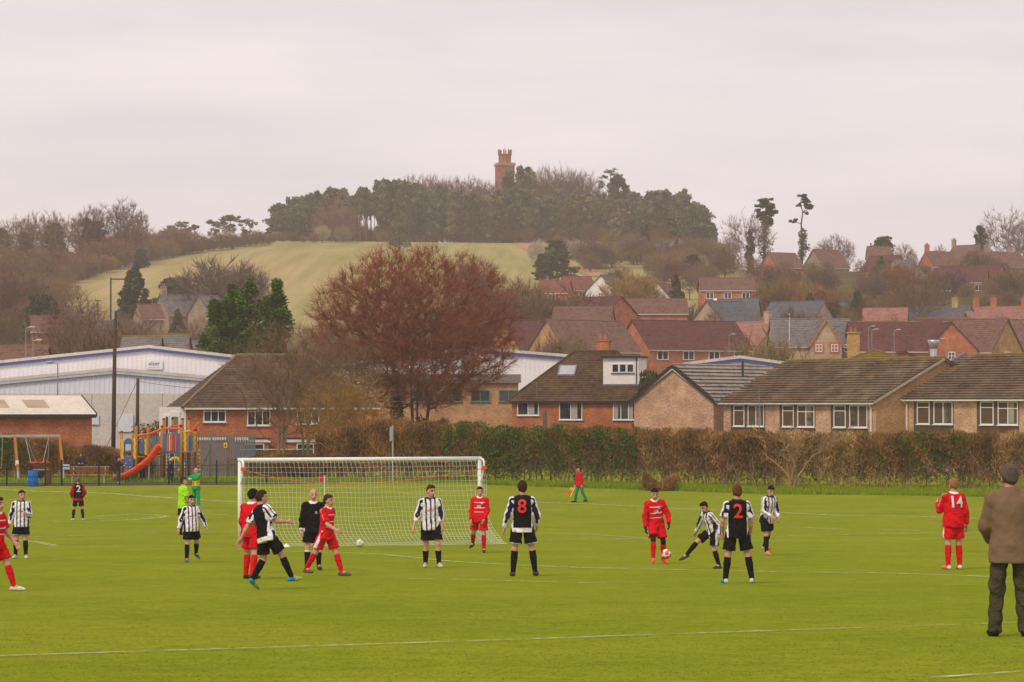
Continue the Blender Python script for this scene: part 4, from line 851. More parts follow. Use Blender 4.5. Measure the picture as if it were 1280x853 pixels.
# ------------------------------------------------------------------ warehouses and brick hut
def ribbed(mb, x0, x1, zf0, zf1, y, pitch=.36, depth=.022):
    """vertical trapezoid cladding between two height functions"""
    n_ = int((x1 - x0) / pitch); 
    for k in range(n_):
        a = x0 + (x1 - x0) * k / n_; w = (x1 - x0) / n_; xs = [a, a + w * .55, a + w * .66, a + w * .89, a + w]; ys = [y, y, y - depth, y - depth, y]
        for i in range(4): mb.quad((xs[i], ys[i], zf0(xs[i])), (xs[i + 1], ys[i + 1], zf0(xs[i + 1])), (xs[i + 1], ys[i + 1], zf1(xs[i + 1])), (xs[i], ys[i], zf1(xs[i])))
CLAD = mat('white_cladding', (.86, .84, .86), (.78, .76, .79), .7, .5, fine=.05); CLAD2 = mat('lilac_cladding', (.72, .74, .84), (.65, .67, .77), .7, .5, fine=.05); BLUE = mat('blue_trim', (.075, .11, .36), None, 2, .5)
PANEL = mat('beige_panel', (.60, .57, .53), (.53, .50, .46), .5, .8); CREAMROOF = mat('cream_sheet_roof', (.66, .61, .54), (.54, .49, .42), .6, .8)
def warehouse(label, px0, px1, pxa, ya, yl, yr, D, length, wall_top_m, lower=None, trim=BLUE, split=None, base=None, rz=0.0):
    x0, x1, xa = xpx(px0, D), xpx(px1, D), xpx(pxa, D); zb = Tf(xa, D) - .3; za, zl, zr = zpx(ya, D) - zb, zpx(yl, D) - zb, zpx(yr, D) - zb
    o = thing('warehouse', label, 'warehouse', (xa, D, zb), R(rz)); x0 -= xa; x1 -= xa
    top = lambda x: za + (zl - za) * x / x0 if x < 0 else za + (zr - za) * x / x1
    s = (zpx(split, D) - zb) if split else -1.5; m = MB(); ribbed(m, x0, x1, lambda x: s, top, 0); m.build('cladding', wall_top_m, o)
    if split:
        n_ = 14
        for k in range(n_):
            a = x0 + (x1 - x0) * k / n_; b = x0 + (x1 - x0) * (k + 1) / n_; MB().box(((a + b) / 2, .03, s / 2 - .8), (b - a - .03, .12, s + 1.6)).build('wall_panel', lower, o)
    b = MB(); b.quad((x0, length, -1.5), (x1, length, -1.5), (x1, length, zr), (x0, length, zl)).quad((x1, 0.1, -1.5), (x1, length, -1.5), (x1, length, zr), (x1, .1, zr)).quad((x0, length, -1.5), (x0, .1, -1.5), (x0, .1, zl), (x0, length, zl)); b.build('side_wall', wall_top_m, o)
    rf = MB()
    for (xa_, za_, xb_, zb_) in ((x0 - .3, zl - .03, 0, za), (0, za, x1 + .3, zr - .03)):
        rf.quad((xa_, -.25, za_ + .25), (xb_, -.25, zb_ + .25), (xb_, length, zb_ + .25), (xa_, length, za_ + .25)); rf.quad((xa_, -.25, za_ + .02), (xb_, -.25, zb_ + .02), (xb_, -.25, zb_ + .25), (xa_, -.25, za_ + .25))
    ro = rf.build('roof', CREAMROOF, o)
    for (xa_, za_, xb_, zb_) in ((x0, zl, 0, za), (0, za, x1, zr)): MB().bar((xa_, -.16, za_ - .02), (xb_, -.16, zb_ - .02), .12, .34).build('trim', trim, ro)
    return o, zb
def text_on(parent, txt, x, y, z, size, m, name='lettering'):
    cu = bpy.data.curves.new(name, 'FONT'); cu.body = txt; cu.align_x = 'CENTER'; cu.size = size; cu.extrude = .004; cu.resolution_u = 3; cu.offset = size * .012
    to = bpy.data.objects.new(name, cu); col.objects.link(to); dg = bpy.context.evaluated_depsgraph_get(); me = bpy.data.meshes.new_from_object(to.evaluated_get(dg)); bpy.data.objects.remove(to)
    me.transform(Matrix.Translation((x, y, z)) @ Matrix.Rotation(math.pi / 2, 4, 'X')); me.materials.clear(); me.materials.append(m); return link(me, name, parent)
def works():
    o, zb = warehouse('large white ribbed warehouse with blue roof trim and lettered sign', -130, 330, 186, 435.5, 468, 452, 226, 40, CLAD)
    D = 226; cx = xpx(193, D) - o.location.x; z0 = zpx(456, D) - zb; sg = MB().box((cx, -.12, z0), (1.32, .06, .78)).build('sign_board', UPVC, o)
    text_on(sg, 'alser', cx, -.156, z0 - .06, .46, mat('sign_blue_grey', (.16, .19, .34), None, 3)); MB().box((cx, -.156, z0 - .24), (.9, .008, .035)).build('sign_line', mat('sign_pale_blue', (.45, .52, .75), None, 3), sg)
    o, zb = warehouse('lower lilac and beige warehouse in front of the white one', -150, 262, 142, 464, 492, 474, 206, 18, CLAD2, PANEL, mat('pale_blue_trim', (.50, .56, .70), None, 2, .5), 492)
    for (a, b, c, d_) in ((148, 167, 518.5, 540), (114, 124, 519, 531)):
        MB().box((xpx((a + b) / 2, 206) - o.location.x, -.1, zpx((c + d_) / 2, 206) - zb), ((b - a) / F * 206, .1, (d_ - c) / F * 206)).build('roller_door' if a > 140 else 'office_window', mat('pale_door', (.70, .74, .84), None, 2, .5), o)
    warehouse('white ribbed warehouse with blue trim behind the big beech', 395, 712, 592, 437.5, 462, 447, 236, 30, CLAD)
    warehouse('small white warehouse roof with blue trim behind the grey roof', 858, 978, 925, 448.5, 457, 456, 222, 8, CLAD)
    # low brick building behind the beech
    D = 221; x0, x1 = xpx(470, D), xpx(648, D); zb = Tf((x0 + x1) / 2, D); o = thing('workshop', 'low brown brick workshop with grey sheet roof behind the beech trunk', 'workshop', ((x0 + x1) / 2, D, zb)); w = x1 - x0; e = zpx(479, D) - zb; r = zpx(467.5, D) - zb
    MB().box((0, 3, e / 2 - 1), (w, 6, e + 2)).build('wall', BRICK_BUFF, o); q = MB(); slope(q, (-w / 2 - .2, -.3, e), (w / 2 + .2, -.3, e), (-w / 2 - .2, 3.2, r), (w / 2 + .2, 3.2, r), .5); q.build('roof', mat('grey_brown_sheet', (.17, .14, .125), (.12, .10, .09), .8, .9), o)
    for k in range(5): window(o, -w / 2 + 1.5 + k * 2.2, 0, e - 1.0, 1.5, .9, lights=2, frame_m=mat('teal_frame', (.10, .24, .22), None, 3, .6))
    # brick hut with corrugated roof
    D = 164.5; rz = R(20); p = onground(115, D); o = thing('brick_hut', 'orange brick hut with pale corrugated roof beside the swings', 'hut', (p.x, D, p.z), rz); e = zpx(517.5, D) - p.z; r = zpx(495, D + 3.6) - p.z; L = 12.0; dp = 8.4
    m = MB(); m.quad((-L, 0, -1), (0, 0, -1), (0, 0, e), (-L, 0, e)).poly([(0, 0, -1), (0, dp, -1), (0, dp, e), (0, dp / 2, r - .08), (0, 0, e)]).quad((0, dp, -1), (-L, dp, -1), (-L, dp, e), (0, dp, e)).poly([(-L, 0, e), (-L, dp / 2, r - .08), (-L, dp, e), (-L, dp, -1), (-L, 0, -1)]); m.build('wall', BRICK_RED, o)
    q = MB(); n_ = 84
    for (y0, z0, y1, z1) in ((-.3, e - .05, dp / 2, r), (dp / 2, r, dp + .3, e - .05)):
        for k in range(n_):
            xa = -L - .2 + (L + .45) * k / n_; xb = -L - .2 + (L + .45) * (k + 1) / n_; xm = (xa + xb) / 2
            q.quad((xa, y0, z0), (xm, y0, z0 + .05), (xm, y1, z1 + .05), (xa, y1, z1)).quad((xm, y0, z0 + .05), (xb, y0, z0), (xb, y1, z1), (xm, y1, z1 + .05))
    ro = q.build('roof', CREAMROOF, o)
    MB().box((-L / 2, -.28, e - .13), (L + .4, .07, .2)).build('fascia', DARKTRIM, ro); MB().bar((.22, -.3, e - .06), (.22, dp / 2, r - .02), .06, .2).build('bargeboard', DARKTRIM, ro)
    for xx in (-5.2, -2.9):
        s0, s1 = .35, .72; ya, yb = -.3 + (dp / 2 + .3) * s0, -.3 + (dp / 2 + .3) * s1; za, zb_ = e - .05 + (r - e + .05) * s0, e - .05 + (r - e + .05) * s1
        MB().quad((xx - .65, ya, za + .07), (xx + .65, ya, za + .07), (xx + .65, yb, zb_ + .07), (xx - .65, yb, zb_ + .07)).box((xx, ya, za + .04), (1.3, .04, .06)).build('rooflight', mat('stained_rooflight', (.42, .33, .24), (.34, .26, .19), 1, .7), ro)
works()
# ------------------------------------------------------------------ houses of the town, nearest rows first
def th(label, px, D, ye, yr, rz, w, d, wall, tile, nwin=0, gwin=0, chim=None, group=None, corner=None, win=(1.3, 1.1), dz=-1.0, ridge_m=None, roof='gable', gable_m=None, name='house', gauge=.36, fascia=True):
    """corner: 'n' anchors the corner nearest the camera, 'c' the middle of the front"""
    c = corner or 'n'; ax = (-w / 2 if rz >= 0 else w / 2) if c == 'n' else 0
    e, r = zpx(ye, D), zpx(yr, D + (d / 2) * math.cos(R(rz)) + (abs(w) / 2) * abs(math.sin(R(rz)))); wins = []
    for k in range(nwin): wins.append(('f', -w / 2 + w * (k + .5) / nwin, e + dz, win[0], win[1], dict(lights=2, sill=False, depth=.1, fr=.09)))
    for k in range(gwin):
        y = (k - (gwin - 1) / 2) * d / 2.4; wins.append(('l' if rz >= 0 else 'r', y, e + dz + .2, win[0], win[1], dict(lights=2, transom=.5, sill=False, depth=.1, fr=.09)))
    ch = [(x, 0, r - .8, r + 1.3, .9, .6, wall) for x in (chim or [])]
    return house(name, label, ax, -d / 2, px, D, rz, w, d, e, r, roof, wall, tile, wins=wins, chim=ch, group=group, gauge=gauge, ridge_m=ridge_m, gable_m=gable_m, lift=.05, fascia=fascia)
th('house with mid brown roof and yellow gable behind the dormer house', 708, 352, 437, 401, 35, 11.5, 8.2, BRICK_YEL, TILE_MBROWN)
th('maroon roofed house tucked behind the yellow gable', 652, 366, 438, 401.5, 35, 12.5, 8.2, BRICK_YEL, TILE_MAROON)
th('red brick terrace with long maroon roof and four white windows', 812, 365, 435, 401.5, 28, 15.6, 8.6, BRICK_FAR, TILE_MAROON, 4, win=(1.7, 1.15), dz=-.95, gable_m=BRICK_FAR)
th('cottage with pink tiled roof and cream gable beside the stone gable house', 947, 386, 432, 403, -48, 7.5, 7.0, BRICK_CREAM, TILE_PINK, chim=[2.4])
th('slate roofed house with broad cream left gable', 905, 432, 402, 377, 38, 7.2, 7.6, BRICK_CREAM, TILE_SLATE)
o, zb, ro = th('taller slate roofed house with white verge beside the cream gable', 944, 440, 402, 374, -14, 6.6, 7.0, BRICK_CREAM, TILE_SLATE); MB().bar((-3.5, -3.8, zpx(402, 440) - zb - .1), (-3.5, 0, zpx(374, 444) - zb + .1), .5, .12).build('white_verge', FASCIA, ro)
th('slate roofed house with narrow cream right gable', 1017, 432, 400, 377.5, -38, 9.5, 6.2, BRICK_CREAM, TILE_SLATE)
o, zb, ro = th('grey tiled stone house with cross gable and two brick edged windows', 1017, 350, 431, 399.5, 0, 9.8, 7.6, BRICK_CREAM, TILE_STONE, corner='c')
def cross(o, zb, D, pl, pr, ya, ye, wallm, tile, wins, proud=1.2, hd=3.8):
    cx = xpx((pl + pr) / 2, D) - o.location.x; hw = (pr - pl) / 2 / F * D; za = zpx(ya, D) - zb; ze = zpx(ye, D) - zb; y0 = -hd - proud
    c = MB().poly([(cx - hw, y0, -1.5), (cx + hw, y0, -1.5), (cx + hw, y0, ze), (cx, y0, za - .1), (cx - hw, y0, ze)]).quad((cx + hw, y0, -1.5), (cx + hw, -hd + .4, -1.5), (cx + hw, -hd + .4, ze), (cx + hw, y0, ze)).quad((cx - hw, -hd + .4, -1.5), (cx - hw, y0, -1.5), (cx - hw, y0, ze), (cx - hw, -hd + .4, ze)).build('cross_gable', wallm, o)
    q = MB(); slope(q, (cx - hw - .2, y0 - .2, ze - .15), (cx - hw - .2, 0, ze - .15), (cx, y0 - .2, za), (cx, 0, za), .36, .05); slope(q, (cx + hw + .2, 0, ze - .15), (cx + hw + .2, y0 - .2, ze - .15), (cx, 0, za), (cx, y0 - .2, za), .36, .05); q.build('cross_roof', tile, c)
    for s_ in (-1, 1): MB().bar((cx + s_ * (hw + .2), y0 - .22, ze - .2), (cx, y0 - .22, za - .06), .05, .18).build('bargeboard', BRICK_FAR, c)
    for px, py, ww, wh in wins:
        wx = xpx(px, D) - o.location.x; wz = zpx(py, D) - zb; window(o, wx, y0, wz, ww, wh, lights=2, transom=.5, sill=False, depth=.1, fr=.09)
        MB().box((wx, y0 - .02, wz), (ww + .4, .06, wh + .45)).build('window_surround', BRICK_FAR, c)
cross(o, zb, 350, 1012, 1051, 399.5, 432, BRICK_CREAM, TILE_STONE, [(1022.5, 435.5, .85, .95), (1042, 435.5, .85, .95)])
window(o, xpx(1059.5, 350) - o.location.x, -3.8, zpx(435.5, 350) - zb, .75, .95, lights=2, transom=.5, sill=False, depth=.1, fr=.09)
th('house front hidden under a wide maroon roof with lichened ridge', 1112, 345, 437, 402.5, 0, 9.0, 8.0, BRICK_FAR, TILE_MAROON, corner='c', ridge_m=YLICH)
th('maroon roof standing behind the orange brick gable', 1186, 372, 428, 398.5, 0, 7.4, 7.5, BRICK_FAR, TILE_MAROON, corner='c', ridge_m=YLICH)
th('orange brick house with plain gable facing the field', 1222, 346, 437, 404, 90, 9.0, 6.3, BRICK_FAR, TILE_MAROON, corner='n', gwin=1, win=(.9, 1.0))
th('yellow brick house with gable and brown roof past the orange gable', 1240, 348, 437, 399.5, -42, 9.0, 7.0, BRICK_YEL, TILE_MBROWN, gwin=1, win=(1.3, 1.1))
th('brown roofed house at the edge beside the yellow gable', 1296, 372, 436, 400, 0, 8.0, 7.5, BRICK_YEL, TILE_MBROWN, corner='c', nwin=1)
th('small mossy hipped roof peeping over the terrace ridge', 1098, 214, 450, 438.5, 0, 4.6, 4.4, BRICK_YEL, roof_mat('tile_gold_moss', (.20, .135, .03), (.10, .07, .02), (.22, .16, .02), .8), corner='c', roof='hip', chim=[-1.6], ridge_m=YLICH, fascia=False)
th('little red brick gable behind the silver flue', 1150, 250, 448, 440, 90, 5, 2.6, BRICK_FAR, TILE_MAROON, corner='n')
th('row of pink tiled roofs with two brick chimneys', 1262, 442, 401, 384, 0, 14, 7, BRICK_FAR, TILE_PINK, corner='c', chim=[-4.6, -1.9, 3])
th('red roofed cottage in front of the pink tiled row', 1246, 428, 402.5, 390.5, 0, 8, 6, BRICK_FAR, TILE_PINK, corner='c')
th('slate roofed house with cream gable and yellow chimney', 1203, 434, 402, 384, -32, 12, 6.5, BRICK_CREAM, TILE_SLATE, chim=[3.5])
th('pink roofed bungalow behind the bare street tree', 1106, 428, 401, 386, -10, 6.5, 6.5, BRICK_FAR, TILE_PINK, corner='c')
th('dark slate house between the two small conifers', 1046, 452, 396, 379, 0, 6.0, 6.0, BRICK_CREAM, TILE_SLATE, corner='c', nwin=1)
th('grey brown roofs stepped above the yellow gable house', 726, 392, 401, 384, -8, 8.0, 7.0, BRICK_FAR, TILE_MBROWN, corner='c')
th('maroon roofed house with red right gable behind the stepped roofs', 757, 408, 392, 372, -40, 9.5, 7.5, BRICK_FAR, TILE_MAROON)
th('long low brown roof running along the trees', 810, 414, 391, 374, 0, 11.5, 6.5, BRICK_FAR, TILE_MBROWN, corner='c')
th('red brick house with bright red roof and lower wing under the cedar', 711, 486, 361, 346, 20, 5.0, 5.2, BRICK_FAR, roof_mat('tile_red', (.21, .088, .066), (.155, .064, .05)), nwin=1)
th('red brick wing with low red roof under the cedar', 690, 478, 365, 350.5, -12, 5.2, 5.4, BRICK_FAR, MATS['tile_red'], nwin=1, corner='c')
th('white gabled timber framed house among the trees', 770, 468, 363, 345, 62, 6.0, 5.5, RENDER_W, TILE_SLATE, gwin=1, win=(.9, .9))
th('white gabled cottage with dark roof beside the small conifer', 838, 470, 372, 355, 58, 5.0, 4.6, RENDER_W, TILE_MBROWN)
th('brown house with white windows in the trees right of the field', 910, 474, 362, 348, 0, 9.0, 7.0, BRICK_FAR, TILE_MBROWN, corner='c', nwin=3)
# left
th('stone cottage with grey roof and chimney below the hill field', 211, 446, 392, 369.5, 32, 9.0, 6.6, STONE_L, TILE_STONE, gwin=1, win=(.8, .8), chim=[-3.9])
th('brown roofed stone cottage left of the grey roofed one', 178, 430, 397, 381, 25, 3.4, 5.0, STONE_L, TILE_MBROWN)
th('stone wing with small gable right of the grey roofed cottage', 262, 440, 391, 370, 60, 5.0, 4.2, STONE_L, TILE_STONE)
th('grey tiled house with gold lichened ridge behind warehouse, left of three', 172, 276, 446, 421, 0, 3.6, 7, BRICK_FAR, TILE_STONE, corner='c', ridge_m=YLICH)
th('grey tiled house with gold lichened ridge behind warehouse, tallest of three', 209, 280, 446, 418.5, 0, 3.4, 7, BRICK_FAR, TILE_STONE, corner='c', ridge_m=YLICH)
th('grey tiled house behind warehouse, beside the green conifer', 246, 284, 446, 427, 0, 3.6, 6, BRICK_FAR, TILE_STONE, corner='c')
th('red brown roof with gold lichened ridge left of the lamp posts', 12, 268, 456, 432.5, 0, 6.0, 7, BRICK_FAR, TILE_MBROWN, corner='c', ridge_m=YLICH)
th('low red hipped roof beside the lamp posts', 45, 262, 455, 438, 0, 3.6, 5, BRICK_FAR, TILE_MBROWN, corner='c', roof='hip')
th('dark roofed brick house with one white window above the warehouse', 126, 300, 419, 402, -14, 2.0, 4, BRICK_FAR, TILE_SLATE, nwin=1, corner='c', win=(.9, .8))
th('faded red roof among the birches on the left', 72, 330, 413, 396, 10, 6.0, 6, BRICK_FAR, TILE_MBROWN, corner='c')
# the right-hand ridge
th('red gabled house with brown roof below the two tall pines', 972, 592, 333, 316.5, 30, 6.8, 6.5, BRICK_FAR, TILE_MBROWN, gwin=1)
th('stone gabled house with dark roof behind the bare trees', 1031, 600, 333, 312.5, 35, 7.0, 7.0, STONE_L, TILE_MBROWN)
th('small brown roof against the sky under the yew', 1101, 645, 322, 308.5, 0, 5.2, 5.5, BRICK_FAR, TILE_MBROWN, corner='c')
th('twin red gabled house behind the bright green conifer', 1113, 580, 338, 320, -48, 8.0, 6.0, BRICK_FAR, TILE_MAROON, gwin=1)
th('rough stone gable with grey roof on the ridge', 1133, 570, 345, 325.5, 40, 6.0, 6.8, STONE_L, TILE_STONE)
th('house with red left gable, brick chimney and wide brown roof', 1168, 590, 332, 315, 28, 6.8, 5.6, BRICK_FAR, TILE_MBROWN, chim=[-3.1])
th('tall brown roofed house with cream right gable on the skyline', 1216, 628, 325, 307, -42, 7.0, 6.5, STONE_L, TILE_MBROWN, chim=[-3.4])
th('long brown roofed terrace with cream left gable on the skyline', 1222, 602, 331, 315, 24, 12.5, 6.0, STONE_L, TILE_MBROWN, chim=[-2, 4])
th('large red brick house with dark roof and white windows in trees', 1204, 532, 352, 333.5, -12, 8.8, 8.0, BRICK_FAR, TILE_MAROON, nwin=3, corner='c', win=(1.5, 1.2), dz=-1.2)
th('brick wing with maroon roof right of the large red house', 1243, 538, 350, 331, -40, 5.0, 5.6, BRICK_FAR, TILE_MAROON)

# ------------------------------------------------------------------ folly tower on the hill
def folly():
    D = 862; p = onground(631, D); o = thing('folly_tower', 'tall brick folly tower with crown of pinnacles rising over the hill pines', 'tower', p, R(14)); z1 = zpx(206.5, D) - p.z; z2 = zpx(194, D) - p.z; z3 = zpx(188.5, D) - p.z
    TB = brick_mat('tower_brick', (.40, .10, .06), (.32, .075, .048), (.30, .17, .13), 2.2); ST = mat('tower_stone', (.36, .26, .15), None, .8)
    MB().box((0, 0, z1 / 2 - .5), (4.9, 4.9, z1 + 1)).build('shaft', TB, o); MB().box((0, 0, z1 - .1), (5.5, 5.5, .5)).box((0, 0, z1 + .35), (5.2, 5.2, .4)).build('cornice', ST, o)
    for k in range(4):
        a = k * math.pi / 2
        for h in (.45, .75):
            for s_ in (-.9, .9):
                c = Matrix.Rotation(a, 3, 'Z') @ Vector((s_, -2.46, z1 * h)); MB().box(c, (.7, .08, 1.8), a).build('window', DARKTRIM, o)
    m = MB().tube([(0, 0, z1 + .3), (0, 0, z2 - .4), (0, 0, z2)], [1.95, 1.95, 2.1], 8).build('lantern', TB, o)
    for k in range(8):
        a = math.pi / 8 + k * math.pi / 4; c = Vector((math.cos(a) * 1.95, math.sin(a) * 1.95, 0))
        MB().box((c.x, c.y, (z2 + z3) / 2), (.34, .34, z3 - z2), a).tube([(c.x, c.y, z3), (c.x, c.y, z3 + .5)], [.26, .02], 6).build('pinnacle', TB, m)
        b = k * math.pi / 4; MB().box((math.cos(b) * 1.86, math.sin(b) * 1.86, z2 + .12), (.25, 1.2, .26), b).build('parapet', TB, m)
    MB().tube([(0, 0, z2), (0, 0, z3 + 1.6)], .08, 6).build('flagpole', WHITE, m)
folly()

# ------------------------------------------------------------------ poles, lamps, flue
WOODP = mat('pole_wood', (.085, .06, .042), (.05, .036, .026), 3, .9, stretch=(1, 1, .15)); GALV = mat('galvanised', (.42, .42, .41), (.34, .34, .33), 3, .5, .4)
def pole(label, px, D, yt, r=.14, top=None, lean=0.0, yb=None, name='telegraph_pole', m=None, arms=(), cat='pole', foot=None):
    p = onground(px, D); h = zpx(yt, D) - p.z; o = thing(name, label, cat, p); MB().tube([(0, 0, -.5), (lean * .5, 0, h * .5), (lean, 0, h)], [r, r * .9, r * .75], 10).build('shaft', m or WOODP, o, True)
    for (z, L, side) in arms: MB().box((lean + side * L / 2, 0, h - z), (L, .12, .14)).build('crossarm', WOODP, o)
    return o, h
o, h = pole('tall dark wooden telegraph pole in front of the warehouses', 141.5, 186, 389, .15, lean=.12); MB().box((.12 - .12, 0, h - .25), (.16, .2, .6)).build('fuse_box', GALV, o)
o2, h2 = pole('short wooden pole with stay wires beside the hipped house', 171.5, 192, 473, .14, lean=.04)
MB().tube([(.04, 0, h2 - .1), (-2.6, .5, 0)], .016, 4).build('stay_wire', DARKTRIM, o2); MB().tube([(.04, 0, h2 - .2)] + [(x, 0, h2 - .2 - .55 * math.sin(x / 5.6 * math.pi * .5)) for x in np.linspace(.8, 5.6, 7)], .014, 4).build('overhead_wire', DARKTRIM, o2)
pole('thin tall electricity pole with two crossarms below the hill', 138, 330, 347, .13, arms=[(.2, 2.0, 1), (7.3, 2.0, 1)]); pole('thin far pole standing at the foot of the hill field', 122, 470, 375, .12, arms=[(.15, 1.2, 0.0)])
def lamp(label, px, D, yt, side=1):
    p = onground(px, D); h = zpx(yt, D) - p.z; o = thing('street_lamp', label, 'street lamp', p, 0, 'street lamps of the town'); MB().tube([(0, 0, -.3), (0, 0, h * .3), (0, 0, h - .1)], [.07, .055, .04], 8).build('column', mat('lamp_grey', (.20, .19, .18), None, 3, .6), o, True); MB().tube([(0, 0, h - .1), (side * .5, 0, h)], .035, 6).build('bracket', GALV, o)
    MB().sphere((side * .55, 0, h + .0), (.32, .14, .1), 8, 5).build('lantern', mat('lamp_lantern', (.40, .39, .37), None, 3, .4), o, True)
lamp('grey street lamp above the brick hut roof', 72, 200, 453, -1); lamp('white headed street lamp by the red roofs', 32, 255, 409); lamp('short street lamp by the low red hipped roof', 41, 258, 425); lamp('street lamp in front of the red brick terrace', 911.5, 350, 418); lamp('street lamp before the maroon roof, nearest the stone gable', 1086, 330, 408); lamp('lamp post before the maroon roof, shorter of the pair', 1090, 326, 412); lamp('street lamp before the middle of the maroon roof', 1118, 332, 412.5); lamp('curved lamp post against the orange brick gable', 1185, 335, 424, -1)
pole('thin grey mast in front of the stone gable house', 987, 318, 392, .07, name='mast', m=GALV, arms=[(.3, 1.0, 0.0)])
def flue():
    D = 216; p = onground(1167, D); o = thing('metal_flue', 'shiny silver chimney flue with flared cap above the terrace roof', 'flue', p); z = lambda y: zpx(y, D) - p.z
    MB().tube([(0, 0, 0), (0, 0, z(436))], .26, 14).build('duct', mat('stainless', (.50, .50, .52), None, 2, .3, .7), o, True); MB().tube([(0, 0, z(436)), (0, 0, z(434)), (0, 0, z(427)), (0, 0, z(425))], [.26, .30, .46, .40], 14).build('cap', MATS['stainless'], o, True)
flue()
def sign_post():
    p = onground(491, 149.5); h = zpx(532, 149.5) - p.z; o = thing('sign_post', 'thin grey post with small sign turned edge on behind the goal', 'sign', p); MB().tube([(0, 0, -.2), (0, 0, h)], .045, 8).build('post', GALV, o); MB().box((-.08, .1, h - .45), (.05, .45, .75), R(20)).build('sign_plate', mat('sign_back', (.36, .37, .36), None, 3, .5), o)
sign_post()
def stump():
    p = onground(681, 178); h = zpx(512, 178) - p.z; o = thing('garden_post', 'weathered grey stub post in front of the dormer house', 'post', p); MB().tube([(0, 0, 0), (0, 0, h * .9), (0, 0, h)], [.15, .13, .07], 9).build('post_shaft', mat('grey_wood', (.16, .14, .11), (.10, .09, .07), 4, .95), o)
    MB().tube([(0, 0, h * .55), (0, 0, h * .6)], .16, 9).build('band', GALV, o)
stump()

# ------------------------------------------------------------------ playground
PINE = mat('play_timber', (.42, .19, .038), (.32, .135, .028), 3, .7, stretch=(1, 1, .2)); PY_ = mat('play_yellow', (.78, .50, .02), None, 3, .5); PB = mat('play_blue', (.06, .15, .32), (.05, .12, .27), 3, .55); PO = mat('play_orange', (.88, .085, .012), (.80, .07, .01), 3, .4); PK = mat('play_black', (.02, .02, .022), None, 3, .6)
def swings():
    D = 154.5; gx = lambda p: xpx(p, D); base = onground(40, D).z; top = zpx(546, D) - base; x0 = gx(29); o = thing('swing_set', 'timber swing frame with grey top beam and basket swing', 'swing', (x0, D, base))
    X = lambda p: gx(p) - x0
    MB().bar((X(-30), 0, top + .02), (X(75), 0, top + .05), .11, .14).build('top_beam', GALV, o)
    for p in (-30, 18.5, 74.5):
        for s_ in (-1, 1):
            a = (X(p), 0, top); b = (X(p) + (.36 if s_ < 0 else -.18), s_ * 1.05, .55); c = (X(p) + (.42 if s_ < 0 else -.22), s_ * 1.25, -.05); MB().bar(a, b, .13).build('leg', PINE, o); MB().bar(b, c, .11).build('leg_foot', GALV, o)
    for p0, p1 in ((32, 42), (61.5, 57)):
        for s_ in (-1, 1): MB().tube([(X(p0), s_ * .04, top), (X(p1) + s_ * .06, s_ * .45, .98)], .022, 5).build('chain', GALV, o)
    r = MB(); cx = X(49.5)
    ring = [(cx + .5 * math.cos(a), .5 * math.sin(a), .95) for a in np.linspace(0, 2 * math.pi, 21)]; r.tube(ring, .06, 8, False).build('basket_rim', mat('play_red', (.62, .05, .02), None, 3, .6), o)
    n_ = MB()
    for k in range(-4, 5): w = math.sqrt(max(0, .25 - (k * .11) ** 2)); n_.tube([(cx - w, k * .11, .94), (cx, k * .11, .86), (cx + w, k * .11, .94)], .012, 4); n_.tube([(cx + k * .11, -w, .94), (cx + k * .11, 0, .86), (cx + k * .11, w, .94)], .012, 4)
    n_.build('basket_net', PK, o)
    MB().tube([(X(3.5), 0, top), (X(1.8), .1, .65)], .02, 5).build('chain', GALV, o); MB().box((X(1), .1, .6), (.22, .45, .04)).build('swing_seat', PK, o)
    MB().box((X(25.2), -.9, .95), (.17, .03, .30)).build('notice', WHITE, o)
swings()
def barrels():
    p = onground(41.5, 147.9); h = zpx(588.5, 147.9) - p.z; o = thing('barrel', 'bright blue plastic barrel beside the playground fence', 'barrel', p); r = .265
    MB().tube([(0, 0, 0), (0, 0, .04), (0, 0, h * .3), (0, 0, h * .33), (0, 0, h * .36), (0, 0, h * .64), (0, 0, h * .67), (0, 0, h * .7), (0, 0, h - .04), (0, 0, h)], [r * .9, r, r, r * 1.06, r, r, r * 1.06, r, r, r * .92], 20).build('drum', mat('blue_plastic', (.008, .14, .55), None, 2, .45), o, True); MB().tube([(0, 0, h), (0, 0, h + .03)], r * .8, 16).build('lid', PK, o)
    p = onground(61, 148.6); h = zpx(590, 148.6) - p.z; o = thing('litter_bin', 'ribbed reddish brown litter bin beside the dark gate post', 'bin', p); m = MB().tube([(0, 0, 0), (0, 0, h)], [.12, .15], 14)
    for k in range(14): a = k * math.pi / 7; m.bar((.13 * math.cos(a), .13 * math.sin(a), .02), (.155 * math.cos(a), .155 * math.sin(a), h), .025)
    m.build('slatted_body', mat('bin_brown', (.26, .13, .10), (.2, .09, .07), 4, .7), o); MB().tube([(0, 0, h), (0, 0, h + .03)], .16, 14).build('rim', PK, o)
    p = onground(50, 149.0); o = thing('gym_table', 'black V shaped exercise unit on a post beside the blue barrel', 'exercise unit', p); h = zpx(588, 149) - p.z
    MB().poly([(-.30, -.2, h), (.34, -.2, h), (.12, -.2, h - .4), (-.06, -.2, h - .4)]).poly([(-.30, .2, h), (-.06, .2, h - .4), (.12, .2, h - .4), (.34, .2, h)]).quad((-.30, -.2, h), (-.06, -.2, h - .4), (-.06, .2, h - .4), (-.30, .2, h)).quad((.34, .2, h), (.12, .2, h - .4), (.12, -.2, h - .4), (.34, -.2, h)).quad((-.06, -.2, h - .4), (.12, -.2, h - .4), (.12, .2, h - .4), (-.06, .2, h - .4)).build('hopper', PK, o); MB().box((.02, 0, h + .02), (.7, .46, .05)).build('rim', GALV, o); MB().tube([(.03, 0, 0), (.03, 0, h - .38)], .06, 8).build('stem', GALV, o)
barrels()
